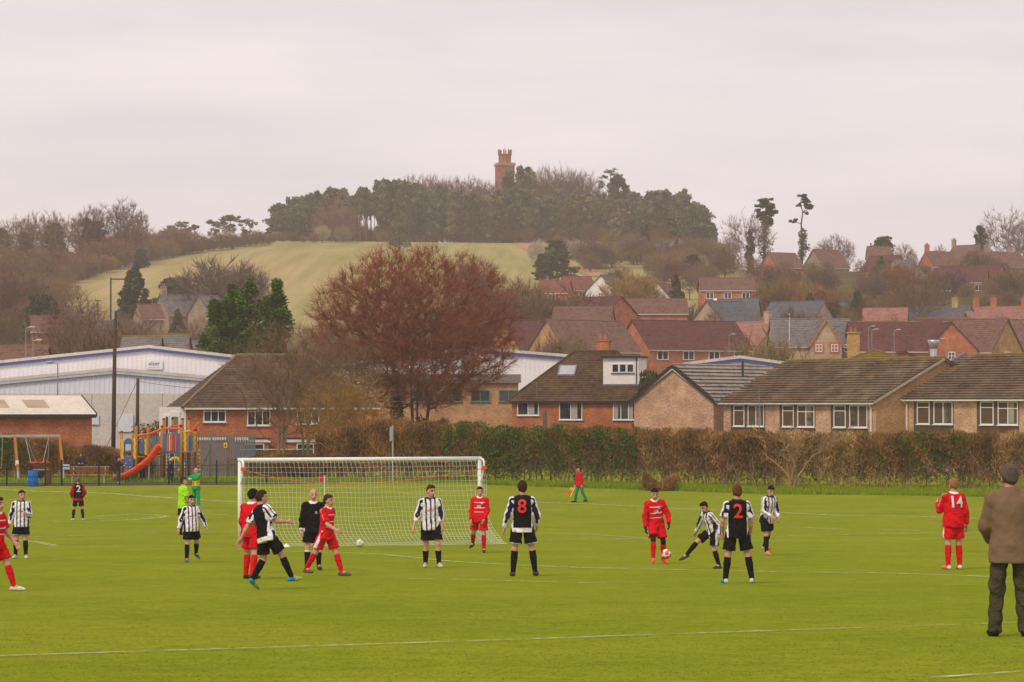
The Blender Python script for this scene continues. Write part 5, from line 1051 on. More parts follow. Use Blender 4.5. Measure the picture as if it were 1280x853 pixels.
def bench():
    p = onground(112, 150.6); o = thing('bench', 'park bench with grey steel frame and brown plank seat and back', 'bench', p); w = 1.05
    for k in (-1, 1): MB().bar((k * w * .8, .05, 0), (k * w * .8, 0, .85), .06).bar((k * w * .8, -.42, 0), (k * w * .8, -.40, .42), .06).bar((k * w * .8, -.42, .40), (k * w * .8, .05, .40), .05).build('frame', GALV, o)
    for j in range(3): MB().box((0, -.38 + j * .16, .45), (w * 2, .13, .045)).build('seat_plank', PINE, o)
    for j in range(2): MB().box((0, -.0, .64 + j * .17), (w * 2, .04, .14)).build('back_plank', mat('bench_brown', (.20, .08, .025), None, 3, .7), o)
    MB().box((0, .0, .88), (w * 2.05, .05, .04)).build('top_rail', GALV, o)
bench()
def notice():
    p = onground(77.5, 148.3); o = thing('notice_post', 'dark gate post carrying a small pale blue notice', 'notice', p); MB().box((0, 0, .65), (.09, .09, 1.4)).build('post', PK, o); MB().box((.24, -.06, .98), (.34, .03, .26)).build('notice_plate', mat('pale_blue_notice', (.45, .60, .78), None, 3, .5), o); MB().box((.24, -.078, 1.02), (.24, .006, .03)).build('notice_print', UPVC, o)
notice()
def rail_fence():
    pts = [onground(-60, 148.4), onground(60, 148.2), onground(140, 148.2), onground(215, 148.7), onground(300, 149.3), onground(345, 149.8)]; o = thing('railing_fence', 'low dark metal railing in front of the playground', 'fence', pts[0]); b = pts[0]
    for px in (-20, 9, 57, 124, 150, 211, 271, 333):
        q = onground(px, np.interp(px, [-60, 60, 140, 215, 300, 345], [148.4, 148.2, 148.2, 148.7, 149.3, 149.8])) - b; MB().box((q.x, q.y, q.z + .6), (.075, .075, 1.35)).build('fence_post', PK, o)
    bars = []; A = []; Bv = []
    for a, c in zip(pts[:-1], pts[1:]):
        if c is pts[2]: pass
        for z in (.12, 1.02): MB().bar(a - b + Vector((0, 0, z)), c - b + Vector((0, 0, z)), .025).build('rail', PK, o)
        n_ = int((c - a).length / .14)
        for k in range(n_): q = a.lerp(c, k / n_) - b; A.append((q.x, q.y, q.z + .05)); Bv.append((q.x, q.y, q.z + 1.06))
    V, Fc = tube_segments(A, Bv, .0055); tag(link(np_mesh('bars', V, Fc, PK), 'bars', o), kind='stuff')
rail_fence()
def palisade():
    a, b = onground(178, 160.5), onground(318, 163.5); o = thing('palisade_fence', 'grey steel palisade fence with white lettering behind the play tower', 'fence', a); d = b - a; n_ = 44; M = mat('palisade_steel', (.20, .235, .275), (.15, .175, .21), 2, .6, .3)
    sh = None; ang = math.atan2(d.y, d.x); bm = MB().box((0, 0, 1.12), (.115, .02, 2.24)).poly([(-.057, -.01, 2.24), (.057, -.01, 2.24), (0, -.01, 2.42)]); me = bm.mesh('pale', M)
    for k in range(n_ + 1):
        q = a.lerp(b, k / n_) - a; pl = link(me, 'pale', o); pl.location = (q.x, q.y, Tf(a.x + q.x, a.y + q.y) - a.z); pl.rotation_euler = (0, 0, ang)
    for z in (.45, 1.9): MB().bar(Vector((0, .04, z)), d + Vector((0, .04, z - d.z + Tf(b.x, b.y) - a.z)), .05).build('rail', M, o)
    ya = MB(); sg = a.lerp(b, .74) - a; pl = MB().box((sg.x, sg.y - .05, sg.z + 1.75), (.2, .02, .3)).build('warning_sign', PY_, o); MB().poly([(sg.x - .06, sg.y - .065, sg.z + 1.68), (sg.x + .06, sg.y - .065, sg.z + 1.68), (sg.x, sg.y - .065, sg.z + 1.82)]).build('warning_mark', PK, pl)
    # worn white lettering along the pales: only its blocky strokes can be made out
    rr = random.Random(4)
    for w0, nl in ((.49, 6), (.63, 6), (.83, 6)):
        for k in range(nl):
            q = a.lerp(b, w0 + k * .0215) - a; m = MB()
            for (dx, dz, sx, sz) in rr.sample([(-.03, 0, .025, .15), (.03, 0, .025, .15), (0, .06, .08, .025), (0, 0, .08, .025), (0, -.06, .08, .025)], 4): m.box((q.x + dx, q.y - .06 - .0015 * len(m.v) / 8, q.z + 2.12 + dz), (sx, .01, sz))
            m.build('letter', UPVC, o)
    for px in (250.5, 262):
        g = onground(px, 158); 
    g = onground(263, 158.6) - a; MB().bar((g.x, g.y, g.z - .2), (g.x, g.y, g.z + 1.9), .12).bar((g.x - .75, g.y + .05, g.z), (g.x - .05, g.y + .03, g.z + 1.5), .08).build('brace_post', mat('weathered_timber', (.17, .13, .08), (.11, .085, .055), 4, .9), o)
palisade()
def timber_bits():
    WT = MATS['weathered_timber']; p = onground(292, 157.5); o = thing('timber_frame', 'weathered timber post and rail frame beside the palisade fence', 'fence', p)
    for x in (-.3, .25, .75): MB().box((x, 0, .55), (.13, .13, 1.25)).build('post', WT, o)
    for z in (.75, 1.05): MB().box((.22, -.08, z), (1.3, .05, .16)).build('board', WT, o)
    a, b = onground(298, 168), onground(392, 169.5); o = thing('board_fence', 'pale timber panel fence behind the goal', 'fence', a); d = b - a; L = d.length; top = zpx(563, 168) - a.z
    o.rotation_euler = (0, 0, math.atan2(d.y, d.x)); n_ = 4
    for k in range(n_):
        for j in range(7): MB().box((L * (k + .5) / n_, .012 * (j % 2), top - .12 - j * .2), (L / n_ - .12, .025, .185)).build('board', WT, o)
        MB().box((L * k / n_, 0, top / 2), (.1, .1, top + .06)).build('post', WT if k % 2 else mat('rust_post', (.30, .12, .06), None, 4, .9), o)
    MB().box((L * .5, -.02, top + .04), (L, .06, .05)).build('capping', FASCIA, o)
timber_bits()
def play_tower():
    D = 152.6; b0 = onground(195, D); o = thing('play_tower', 'timber climbing tower with orange slide, bridge, blue panels and yellow ring', 'play tower', b0); X = lambda p: xpx(p, D) - b0.x; Z = lambda y: zpx(y, D) - b0.z; back = 1.35
    posts = [(152, 0, 541), (170.5, 0, 532), (162, back, 541), (181, back, 532), (202.5, 0, 534), (226, 0, 534), (212, back, 524.5), (232.5, back, 524.5), (243, .7, 539), (201, back, 525), (224.5, back + .1, 525)]
    for p, y, t in posts:
        c = MB().tube([(X(p), y, -.2), (X(p), y, Z(t))], .08, 10).build('post', PINE, o, True); MB().tube([(X(p), y, Z(t)), (X(p), y, Z(t) + .08)], [.09, .06], 10).build('post_cap', PK, c); MB().tube([(X(p), y, -.05), (X(p), y, .22)], .087, 10).build('post_shoe', GALV, c)
    # platforms
    for (pa, pb, y) in ((152, 181, 571), (202.5, 243, 565)):
        for j in range(5): MB().box(((X(pa) + X(pb)) / 2, .1 + j * .28, Z(y)), (X(pb) - X(pa), .26, .06)).build('deck_plank', PINE, o)
    # arched blue panel over the slide side, with yellow edges
    def panel(name, pl, pr, yt, yb, y, m): return MB().box(((X(pl) + X(pr)) / 2, y, (Z(yt) + Z(yb)) / 2), (X(pr) - X(pl), .03, Z(yt) - Z(yb))).build(name, m, o)
    arch = [(X(155) + (X(166) - X(155)) * k / 8, Z(552) + .18 * math.sin(math.pi * k / 8)) for k in range(9)]
    m = MB()
    for (x0, z0), (x1, z1) in zip(arch[:-1], arch[1:]): m.quad((x0, -.05, z0), (x1, -.05, z1), (x1, -.05, Z(555.5)), (x0, -.05, Z(555.5))).quad((x0, -.02, z0), (x0, -.02, Z(555.5)), (x1, -.02, Z(555.5)), (x1, -.02, z1))
    m.build('arch_panel', PB, o); panel('arch_panel', 155, 157, 555.5, 571, -.035, PB); panel('arch_panel', 164, 166, 555.5, 571, -.035, PB)
    panel('climbing_panel', 155, 167, 571.3, 602, -.08, PB)
    for k in range(6): MB().sphere((X(158) + (k % 2) * .22, -.12, .25 + k * .18), .04, 6, 4).build('climbing_hold', PY_, o)
    for p, y0, y1, y in ((153, 549, 574, -.09), (168.5, 548, 574, -.09), (178, 549, 571, back), (231, 541, 564, .02), (241.5, 541, 564, .5)):
        m = MB()
        for k in range(6): z0 = Z(y0) + (Z(y1) - Z(y0)) * k / 6; z1 = Z(y0) + (Z(y1) - Z(y0)) * (k + 1) / 6; m.box((X(p) + .03 * (k % 2), y, (z0 + z1) / 2), (.12, .035, abs(z1 - z0) - .001))
        m.build('yellow_edge', PY_, o)
    m = MB().box((X(173.5), back, Z(560)), (.3, .03, .5)); m.build('arch_panel', PB, o)
    # tower panels with orange and yellow slats
    panel('blue_panel', 205, 225, 542, 567.5, -.075, PB)
    for k, c in enumerate((PO, PY_, PO, mat('play_crimson', (.55, .05, .04), None, 3), PO)): MB().box((X(210) + k * .105, -.105, Z(553.5)), (.075, .025, .9)).build('slat', c, o)
    ar = [(X(209.5) + (X(218) - X(209.5)) * k / 6, Z(536) + .15 * math.sin(math.pi * k / 6)) for k in range(7)]; m = MB()
    for (x0, z0), (x1, z1) in zip(ar[:-1], ar[1:]): m.quad((x0, .6, z0), (x1, .6, z1), (x1, .6, Z(541)), (x0, .6, Z(541))).quad((x0, .63, z0), (x0, .63, Z(541)), (x1, .63, Z(541)), (x1, .63, z1))
    m.build('crest_panel', PB, o); panel('blue_panel', 235, 240, 545, 565, .3, PB)
    MB().tube([(X(228), .05, Z(541)), (X(236), .3, Z(539)), (X(243), .6, Z(543))], .06, 8).build('yellow_rail', PY_, o)
    # bridge rails
    for y in (0, back):
        MB().tube([(X(171), y, Z(545)), (X(187), y, Z(542.5)), (X(203), y, Z(536)), (X(224), y, Z(531 if y else 536))], .05, 8).build('bridge_rail', PO, o)
        MB().tube([(X(171), y, Z(569)), (X(187), y, Z(571)), (X(203), y, Z(566))], .03, 6).build('bridge_cable', PK, o)
    for k in range(6): MB().box((X(171) + (k + .5) * (X(203) - X(171)) / 6, back / 2, Z(571)), (.2, back, .05)).build('bridge_plank', PINE, o)
    for y in (.3, .9): MB().tube([(X(238), y, Z(541)), (X(243), y, Z(534)), (X(247), y, Z(528.5))], .045, 7).build('top_rail', PO, o)
    # slide: a trough swept from the tower down to the left
    path = [(X(202), Z(557.5)), (X(199), Z(560)), (X(195), Z(566)), (X(189), Z(574)), (X(180), Z(581.5)), (X(170), Z(588.5)), (X(160), Z(594)), (X(152), Z(596.5)), (X(147), Z(597)), (X(144.8), Z(597.5))]
    V, Fc = [], []; ns = 9
    for i, (x, z) in enumerate(path):
        x0, z0 = path[max(i - 1, 0)]; x1, z1 = path[min(i + 1, len(path) - 1)]; L = math.hypot(x1 - x0, z1 - z0); nx_, nz2 = -(z1 - z0) / L, (x1 - x0) / L
        if nz2 < 0: nx_, nz2 = -nx_, -nz2
        for layer in (0, 1):
            for k in range(ns):
                a = math.pi * (k / (ns - 1)); yy = -.55 - math.cos(a) * (.30 - .025 * layer); h = -math.sin(a) * (.34 - .03 * layer) + .17; V.append((x + nx_ * h, yy, z + nz2 * h))
    for i in range(len(path) - 1):
        for layer in (0, 1):
            for k in range(ns - 1): a = (i * 2 + layer) * ns + k; b = a + 2 * ns; Fc.append((a, b, b + 1, a + 1))
        for k in (0, ns - 1): a = (i * 2) * ns + k; Fc.append((a, a + ns, a + 3 * ns, a + 2 * ns))
    link(np_mesh('slide', V, Fc, PO, True), 'slide', o)
    for p, t in ((165, 590), (188, 578)): MB().tube([(X(p), -.55, -.1), (X(p), -.55, Z(t))], .04, 8).build('slide_leg', GALV, o)
    # yellow ring, climbing net with holds, dark lower panels
    ring = [(X(219) + .38 * math.cos(a) * .8, .05, Z(582) + .42 * math.sin(a)) for a in np.linspace(-.9, math.pi * 1.05, 18)]; MB().tube(ring, .085, 8).build('tunnel_ring', PY_, o, True)
    for pa, pb, yy in ((205, 225, .2), (228, 243, .5)):
        A, Bv = [], []
        for k in range(6): x = X(pa) + (X(pb) - X(pa)) * k / 5; A.append((x, yy, .15)); Bv.append((x, yy, Z(566)))
        for k in range(8): z = .2 + (Z(566) - .2) * k / 8; A.append((X(pa), yy, z)); Bv.append((X(pb), yy, z))
        V, Fc = tube_segments(A, Bv, .013); link(np_mesh('climbing_net', V, Fc, mat('brown_rope', (.14, .085, .05), None, 4)), 'climbing_net', o)
    for k in range(8): MB().sphere((X(247) + .03 * (k % 3), .5, .2 + k * .21), (.07, .05, .045), 7, 4).build('rope_knot', PY_, o)
    MB().tube([(X(247), .5, .05), (X(247), .5, Z(541))], .015, 5).build('climbing_rope', MATS['brown_rope'], o)
    for p in (174.5, 178): MB().box((X(p), .7, .55), (.13, .05, 1.1)).build('dark_panel', PK, o)
play_tower()
# ------------------------------------------------------------------ trees and hedges
def tube_taper(A, B, ra, rb, n=4):
    A = np.asarray(A); B = np.asarray(B); d = B - A; d /= np.linalg.norm(d, axis=1, keepdims=True) + 1e-9
    ref = np.where(np.abs(d[:, 2:3]) < .8, [[0, 0, 1.0]], [[1.0, 0, 0]]); u = np.cross(d, ref); u /= np.linalg.norm(u, axis=1, keepdims=True) + 1e-9; w = np.cross(d, u); V = []
    for Q, r in ((A, ra), (B, rb)):
        for j in range(n):
            t = 2 * math.pi * j / n; V.append(Q + (u * math.cos(t) + w * math.sin(t)) * np.asarray(r)[:, None])
    V = np.stack(V, 1).reshape(-1, 3); i = np.arange(len(A)) * 2 * n; Fs = []
    for j in range(n): a, b = i + j, i + (j + 1) % n; Fs.append(np.stack([a, a + n, b + n, b], 1))
    return V, np.concatenate(Fs)
def grow_tree(pts, trunk, seg, r_tip, r_pow, g, wig=.12, pen=.22, up=.15):
    """join crown points to the nearest limb, roots first; returns nodes, parents, radii"""
    nmax = len(trunk) + len(pts) * 14; N = np.zeros((nmax, 3)); par = np.full(nmax, -1); pl = np.zeros(nmax); n = 0
    for k, p in enumerate(trunk):
        N[n] = p[:3]; par[n] = p[3] if len(p) > 3 else k - 1; pl[n] = 0 if par[n] < 0 else pl[par[n]] + np.linalg.norm(N[n] - N[par[n]]); n += 1
    base = np.array(trunk[0][:3]); o = np.argsort(np.linalg.norm(pts - N[len(trunk) - 1] * .6 - base * .4, axis=1))
    for p in pts[o]:
        if n > nmax - 40: break
        d = np.linalg.norm(N[:n] - p, axis=1); c = d + pen * pl[:n] + .7 * np.maximum(0, N[:n, 2] - p[2] + .15 * d); c[0] += 5; j = int(np.argmin(c)); L = d[j]; k = max(1, int(round(L / seg))); a = N[j].copy(); pr = j
        for i in range(1, k + 1):
            t = i / k; q = a + (p - a) * t; q[2] += -up * L * t * (1 - t) + 0.0; q[:3] += g.normal(0, wig * L / max(k, 2) * (0 if i == k else 1), 3); N[n] = q; par[n] = pr; pl[n] = pl[pr] + np.linalg.norm(N[n] - N[pr]); pr = n; n += 1
    N = N[:n]; par = par[:n]; w = np.zeros(n); ch = np.zeros(n, int); np.add.at(ch, par[par >= 0], 1); w[ch == 0] = 1
    for i in range(n - 1, 0, -1): w[par[i]] += w[i]
    return N, par, r_tip * w ** r_pow, ch
def bare_meshes(seed, H, Rr, z0, N=420, tw=9, twl=.9, tww=.03, shape='round', r_tip=.018, r_pow=.46, seg=.7, trunks=((0, 0),), woodm=None, twigm=None, irr=.18, thick=.07, flat=1.0, upb=.45, rp_=.42, pen=.22):
    g = np.random.default_rng(seed); P = []
    while len(P) < N:
        q = g.normal(0, 1, 3); q /= np.linalg.norm(q); rr = g.random() ** rp_; q = q * rr
        x, y = q[0] * Rr, q[1] * Rr * flat; zc = (z0 + H) / 2; hz = (H - z0) / 2; z = zc + q[2] * hz
        if shape == 'vase': f = .35 + .65 * np.clip((z - z0) / (H - z0) * 1.7, 0, 1); x *= f; y *= f
        if shape == 'dome' and q[2] < 0: z = zc + q[2] * hz * .9
        P.append((x * (1 + irr * math.sin(5 * math.atan2(y, x) + seed)), y, z + irr * .55 * Rr * math.sin(3 * math.atan2(y, x) + 2 * seed)))
    tr = []; 
    for k, (tx, ty) in enumerate(trunks):
        b = len(tr); hh = z0 + (H - z0) * (.42 if len(trunks) == 1 else .3); m = 7
        for i in range(m + 1): t = i / m; tr.append((tx * (.25 + .75 * t) + .12 * math.sin(t * 5 + seed) * t, ty * (.25 + .75 * t) + .1 * math.cos(t * 4 + seed) * t, hh * t, (b + i - 1) if i else (-1 if k == 0 else 0)))
    Nn, par, rad, ch = grow_tree(np.array(P), tr, seg, r_tip, r_pow, g, pen=pen)
    i = np.arange(1, len(Nn)); i = i[par[i] >= 0]; A, B, ra, rb = Nn[par[i]], Nn[i], np.minimum(rad[par[i]], rad[i] * 1.35), rad[i]; th_ = rb > thick
    V, Q = tube_taper(A[th_], B[th_], ra[th_], rb[th_], 7); wood = np_mesh('trunk', V, Q, woodm, True)
    V1, Q1 = tube_taper(A[~th_], B[~th_], ra[~th_], rb[~th_], 3)
    fine = i[rad[i] < thick * .75]; k = len(fine) * tw; base = Nn[np.repeat(fine, tw)]; pd = np.repeat(Nn[fine] - Nn[par[fine]], tw, 0); pd /= np.linalg.norm(pd, axis=1, keepdims=True) + 1e-9
    outw = base - np.array((0, 0, z0 + (H - z0) * .35)); outw /= np.linalg.norm(outw, axis=1, keepdims=True) + 1e-9
    d = pd * .5 + outw * .45 + g.normal(0, .55, (k, 3)) + (0, 0, upb); d /= np.linalg.norm(d, axis=1, keepdims=True); L = twl * g.uniform(.4, 1.25, k); base = base + (pd * g.uniform(-.5, .2, (k, 1)) * seg)
    sd = np.cross(d, g.normal(0, 1, (k, 3))); sd /= np.linalg.norm(sd, axis=1, keepdims=True) + 1e-9; w_ = tww * g.uniform(.6, 1.2, k)[:, None]
    mid = base + d * (L * .5)[:, None] + g.normal(0, .06, (k, 3)) * L[:, None]; tip = base + d * L[:, None] + (0, 0, .0)
    V2 = np.stack([base - sd * w_ / 2, base + sd * w_ / 2, mid + sd * w_ * .38, mid - sd * w_ * .38], 1).reshape(-1, 3); V3 = np.stack([mid - sd * w_ * .38, mid + sd * w_ * .38, tip + sd * w_ * .1, tip - sd * w_ * .1], 1).reshape(-1, 3)
    nq = np.arange(4 * k).reshape(-1, 4); V = np.concatenate([V1, V2, V3]); Q = np.concatenate([Q1, nq + len(V1), nq + len(V1) + len(V2)])
    return wood, np_mesh('crown', V, Q, twigm, False)
def leaf_cloud(C, Rd, n_each, size, g, updir=.4, tone=.45):
    """leaf-sized triangles spread through ellipsoids; returns verts, tris, per-vertex tone"""
    V, T_ = [], []
    for c, r in zip(C, Rd):
        k = n_each; q = g.normal(0, 1, (k, 3)); q /= np.linalg.norm(q, axis=1, keepdims=True); q *= (g.random((k, 1)) ** .4); p = np.asarray(c) + q * np.asarray(r)
        a = g.normal(0, 1, (k, 3)); a /= np.linalg.norm(a, axis=1, keepdims=True); b = np.cross(a, g.normal(0, 1, (k, 3)) + (0, 0, updir * 3)); b /= np.linalg.norm(b, axis=1, keepdims=True) + 1e-9; s = size * g.uniform(.6, 1.35, (k, 1))
        V.append(np.stack([p - a * s * .5, p + a * s * .5, p + b * s], 1).reshape(-1, 3)); T_.append(np.repeat(np.full(k, 1 + g.uniform(-tone, tone)) * g.uniform(.85, 1.15, k), 3))
    V = np.concatenate(V); t = np.concatenate(T_); return V, np.arange(len(V)).reshape(-1, 3), np.repeat(t[:, None], 3, 1)
def pine_meshes(seed, H, z0, Rr, pads=26, n_each=120, size=.5, woodm=None, leafm=None, kind='pine'):
    g = np.random.default_rng(seed); C, Rd, A, B, ra, rb = [], [], [], [], [], []
    bend = g.uniform(-.4, .4, 2); ax = lambda z: np.array((bend[0] * math.sin(z / H * 3), bend[1] * math.sin(z / H * 2.5), z))
    zz = np.linspace(0, H * .93, 9)
    for a, b in zip(zz[:-1], zz[1:]): A.append(ax(a)); B.append(ax(b)); ra.append(.26 * (1 - a / H) + .05); rb.append(.26 * (1 - b / H) + .05)
    for k in range(pads):
        t = (k + .5) / pads; z = z0 + (H - z0) * t
        if kind == 'pine': rr = Rr * (.45 + .55 * math.sin(math.pi * min(1, .25 + t * .8))) * g.uniform(.35, 1)
        elif kind == 'cone': rr = Rr * (1 - t) ** .8 * g.uniform(.55, 1) + .1
        elif kind == 'cedar': rr = Rr * (1 - .75 * t ** 1.6) * g.uniform(.4, 1)
        else: rr = Rr * math.sin(math.pi * (.12 + .8 * t)) * g.uniform(.3, 1)
        an = k * 2.4 + g.uniform(-.4, .4); c = ax(z) + np.array((math.cos(an) * rr, math.sin(an) * rr, g.uniform(-.2, .2)))
        pr = {'pine': (Rr * .34, Rr * .34, H * .045), 'cone': (Rr * .34 * (1.15 - t), Rr * .34 * (1.15 - t), H * .045), 'cedar': (Rr * .33, Rr * .33, H * .04), 'ivy': (Rr * .42, Rr * .42, H * .055)}[kind]
        C.append(c); Rd.append(np.array(pr) * g.uniform(.55, 1.4)); s0 = ax(max(0, z - rr * .35)); A.append(s0); B.append(c); ra.append(.07); rb.append(.025)
    V, Q = tube_taper(np.array(A), np.array(B), np.array(ra), np.array(rb), 6); wood = np_mesh('trunk', V, Q, woodm, True)
    V, Tq, tn = leaf_cloud(C, Rd, n_each, size, g); return wood, np_mesh('crown', V, Tq, leafm, False, tn)
BARK = mat('bark', (.12, .085, .06), (.07, .05, .037), 2, .95, stretch=(1, 1, .3)); BARKG = mat('bark_grey', (.27, .205, .14), (.16, .12, .085), 2, .95, stretch=(1, 1, .3)); BARKR = mat('bark_pine', (.16, .085, .055), (.09, .05, .035), 1, .95)
TWIG = mat('twigs', (1, 1, 1), (.75, .72, .7), 1.2, .95, fine=0, tint=True, spec=0); LEAF = mat('foliage', (1, 1, 1), (.72, .76, .7), .8, .9, fine=0, tint=True, attr='Col', spec=.02)
LIB = {
    'bareA': bare_meshes(3, 10, 4.4, 2.6, 300, 9, 1.1, .045, woodm=BARK, twigm=TWIG, seg=.9), 'bareB': bare_meshes(8, 10, 3.6, 2.2, 280, 9, 1.1, .045, woodm=BARK, twigm=TWIG, seg=.9), 'bareC': bare_meshes(21, 10, 5.2, 3.0, 340, 8, 1.1, .045, 'dome', woodm=BARK, twigm=TWIG, seg=.9),
    'tallA': bare_meshes(31, 10, 2.3, 2.0, 240, 8, 1.0, .045, woodm=BARK, twigm=TWIG, seg=.9), 'tallB': bare_meshes(36, 10, 1.9, 3.0, 200, 7, 1.0, .045, woodm=BARK, twigm=TWIG, seg=.9),
    'birch': bare_meshes(41, 10, 2.6, 2.2, 240, 10, 1.2, .035, woodm=mat('birch_bark', (.36, .30, .26), (.22, .17, .14), 2, .9), twigm=TWIG, seg=.8, upb=.1),
    'shrubA': bare_meshes(51, 5, 3.2, .4, 300, 14, 1.0, .05, woodm=BARK, twigm=TWIG, seg=.8, thick=.06), 'shrubB': bare_meshes(55, 5, 3.8, .3, 320, 14, 1.1, .05, 'dome', woodm=BARK, twigm=TWIG, seg=.8, thick=.06),
    'pineA': pine_meshes(61, 16, 3.6, 3.4, 36, 85, .78, BARKR, LEAF), 'pineB': pine_meshes(63, 16, 2.6, 3.0, 38, 80, .78, BARKR, LEAF), 'pineC': pine_meshes(67, 16, 6.5, 3.8, 30, 100, .78, BARKR, LEAF),
    'scots': pine_meshes(71, 16, 9.5, 2.6, 14, 130, .6, BARKR, LEAF), 'cone': pine_meshes(73, 10, .8, 3.2, 60, 70, .45, BARK, LEAF, 'cone'), 'cedar': pine_meshes(75, 10, 1.4, 5.2, 60, 110, .5, BARK, LEAF, 'cedar'), 'ivy': pine_meshes(77, 10, .5, 2.4, 34, 90, .55, BARK, LEAF, 'ivy'), 'evergreen': pine_meshes(79, 8, .2, 3.6, 40, 100, .55, BARK, LEAF, 'ivy')}
NOMH = {'bareA': 10, 'bareB': 10, 'bareC': 10, 'tallA': 10, 'tallB': 10, 'birch': 10, 'shrubA': 5, 'shrubB': 5, 'pineA': 16, 'pineB': 16, 'pineC': 16, 'scots': 16, 'cone': 10, 'cedar': 10, 'ivy': 10, 'evergreen': 8}
TINT = {'brown': (.215, .132, .078), 'olive': (.225, .158, .066), 'red': (.215, .118, .082), 'purple': (.195, .112, .095), 'rust': (.26, .125, .05), 'gold': (.32, .19, .055), 'grey': (.20, .145, .112), 'pine': (.135, .142, .068), 'yew': (.066, .082, .038), 'pineolive': (.195, .170, .075), 'pineblue': (.10, .125, .08), 'green': (.030, .085, .016), 'blue': (.030, .055, .042), 'ivy': (.085, .090, .030), 'lime': (.11, .15, .02), 'blossom': (.50, .43, .34), 'cream': (.36, .32, .17), 'darkbrown': (.11, .075, .045)}
_tr = random.Random(11); used = set()
def tree(kind, px, D, yt, tint, label, group=None, wide=1.0, name=None, h=None, sink=0.0, cat='tree', rz=None, dyx=None):
    p = onground(px, D); hh = h or (zpx(yt, D) - p.z); hh = max(hh, 1.0); s = hh / NOMH[kind]; o = thing(name or ('shrub' if kind.startswith('shrub') else 'pine_tree' if kind.startswith(('pine', 'scots')) else 'conifer_tree' if kind in ('cone', 'cedar') else 'tree'), label, cat, (p.x, p.y, p.z - sink), _tr.uniform(0, 6.28) if rz is None else rz, group)
    o.scale = (s * wide, s * wide, s); w, c = LIB[kind]; a = link(w, 'trunk', o); b = link(c, 'crown', o); v = _tr.uniform(.75, 1.25); t = TINT[tint]; b.color = (t[0] * v * _tr.uniform(.94, 1.06), t[1] * v, t[2] * v, 1); return o

def habit_pine(label, D, stem, pads, tint, n_each=150, size=.34, r0=.32, ivy=None):
    """pine whose stem bends and foliage pads follow its habit; pads (pixel x, y, half width, half height)"""
    g = np.random.default_rng(int(stem[0][0])); p = onground(stem[0][0], D); P = [np.array((0, 0, -.3))] + [np.array((xpx(a, D) - p.x, 0, zpx(b, D) - p.z)) for a, b in stem[1:]]; k = F / D
    A, B, ra, rb = [], [], [], []; n_ = len(P) - 1
    for i in range(n_): A.append(P[i]); B.append(P[i + 1]); ra.append(r0 * (1 - .75 * i / n_)); rb.append(r0 * (1 - .75 * (i + 1) / n_))
    C, Rd = [], []
    for a, b, hw, hh in pads:
        c = np.array((xpx(a, D) - p.x, g.uniform(-.4, .4), zpx(b, D) - p.z)); j = int(np.argmin([np.linalg.norm(q - c + (0, 0, .6)) for q in P[1:]])) + 1; A.append(P[j]); B.append(c); ra.append(.10); rb.append(.03)
        m = max(3, int(hw * 1.2))
        for _ in range(m): q = g.normal(0, .45, 3); C.append(c + q * np.array((hw, hw * .9, hh)) / k); Rd.append(np.array((hw, hw * .9, hh)) / k * g.uniform(.28, .55))
    V, Q = tube_taper(A, B, ra, rb, 7); o = thing('pine_tree', label, 'tree', p); link(np_mesh('trunk', V, Q, BARKR, True), 'trunk', o); V, Tq, tn = leaf_cloud(C, Rd, n_each // 3, size, g, .6, .45); b = link(np_mesh('crown', V, Tq, LEAF, False, tn), 'crown', o); b.color = (*TINT[tint], 1)
    if ivy:
        C = [np.array((xpx(a, D) - p.x + g.normal(0, w_ / k * .35), g.normal(0, .4), zpx(y, D) - p.z)) for a, w_, y0, y1 in ivy for y in np.linspace(y0, y1, 16)]; V, Tq, tn = leaf_cloud(C, [(ivy[0][1] / k * .75,) * 2 + (1.0,)] * len(C), 60, .36, g); b = link(np_mesh('ivy', V, Tq, LEAF, False, tn), 'ivy', o); b.color = (*TINT['ivy'], 1)
    return o

# --- the wood on the hill
KADJ = {'bareA': 'rounded', 'bareB': 'oval', 'bareC': 'broad', 'birch': 'drooping', 'shrubA': 'bushy', 'shrubB': 'low domed', 'tallA': 'narrow', 'tallB': 'slim'}
TADJ = {'brown': 'brown', 'olive': 'olive', 'grey': 'greyish', 'purple': 'purplish', 'rust': 'rusty', 'red': 'reddish', 'darkbrown': 'dark brown', 'blossom': 'pale blossoming'}
def hill_label(p, t): return {'pine': 'dark green', 'pineolive': 'olive green', 'pineblue': 'bluish green'}[t] + ' pine of the hill wood ' + ('left of its bright trunk gap' if p < 448 else 'at its bright trunk gap' if p < 478 else 'between trunk gap and folly tower' if p < 605 else 'below the folly tower' if p < 660 else 'between folly tower and windswept pine' if p < 748 else 'right of the windswept pine')
def rtree(kind, px, D, yt, tint, where, group, wide): return tree(kind, px, D, yt, tint, KADJ[kind] + ' ' + TADJ[tint] + ' ' + where, group, wide)
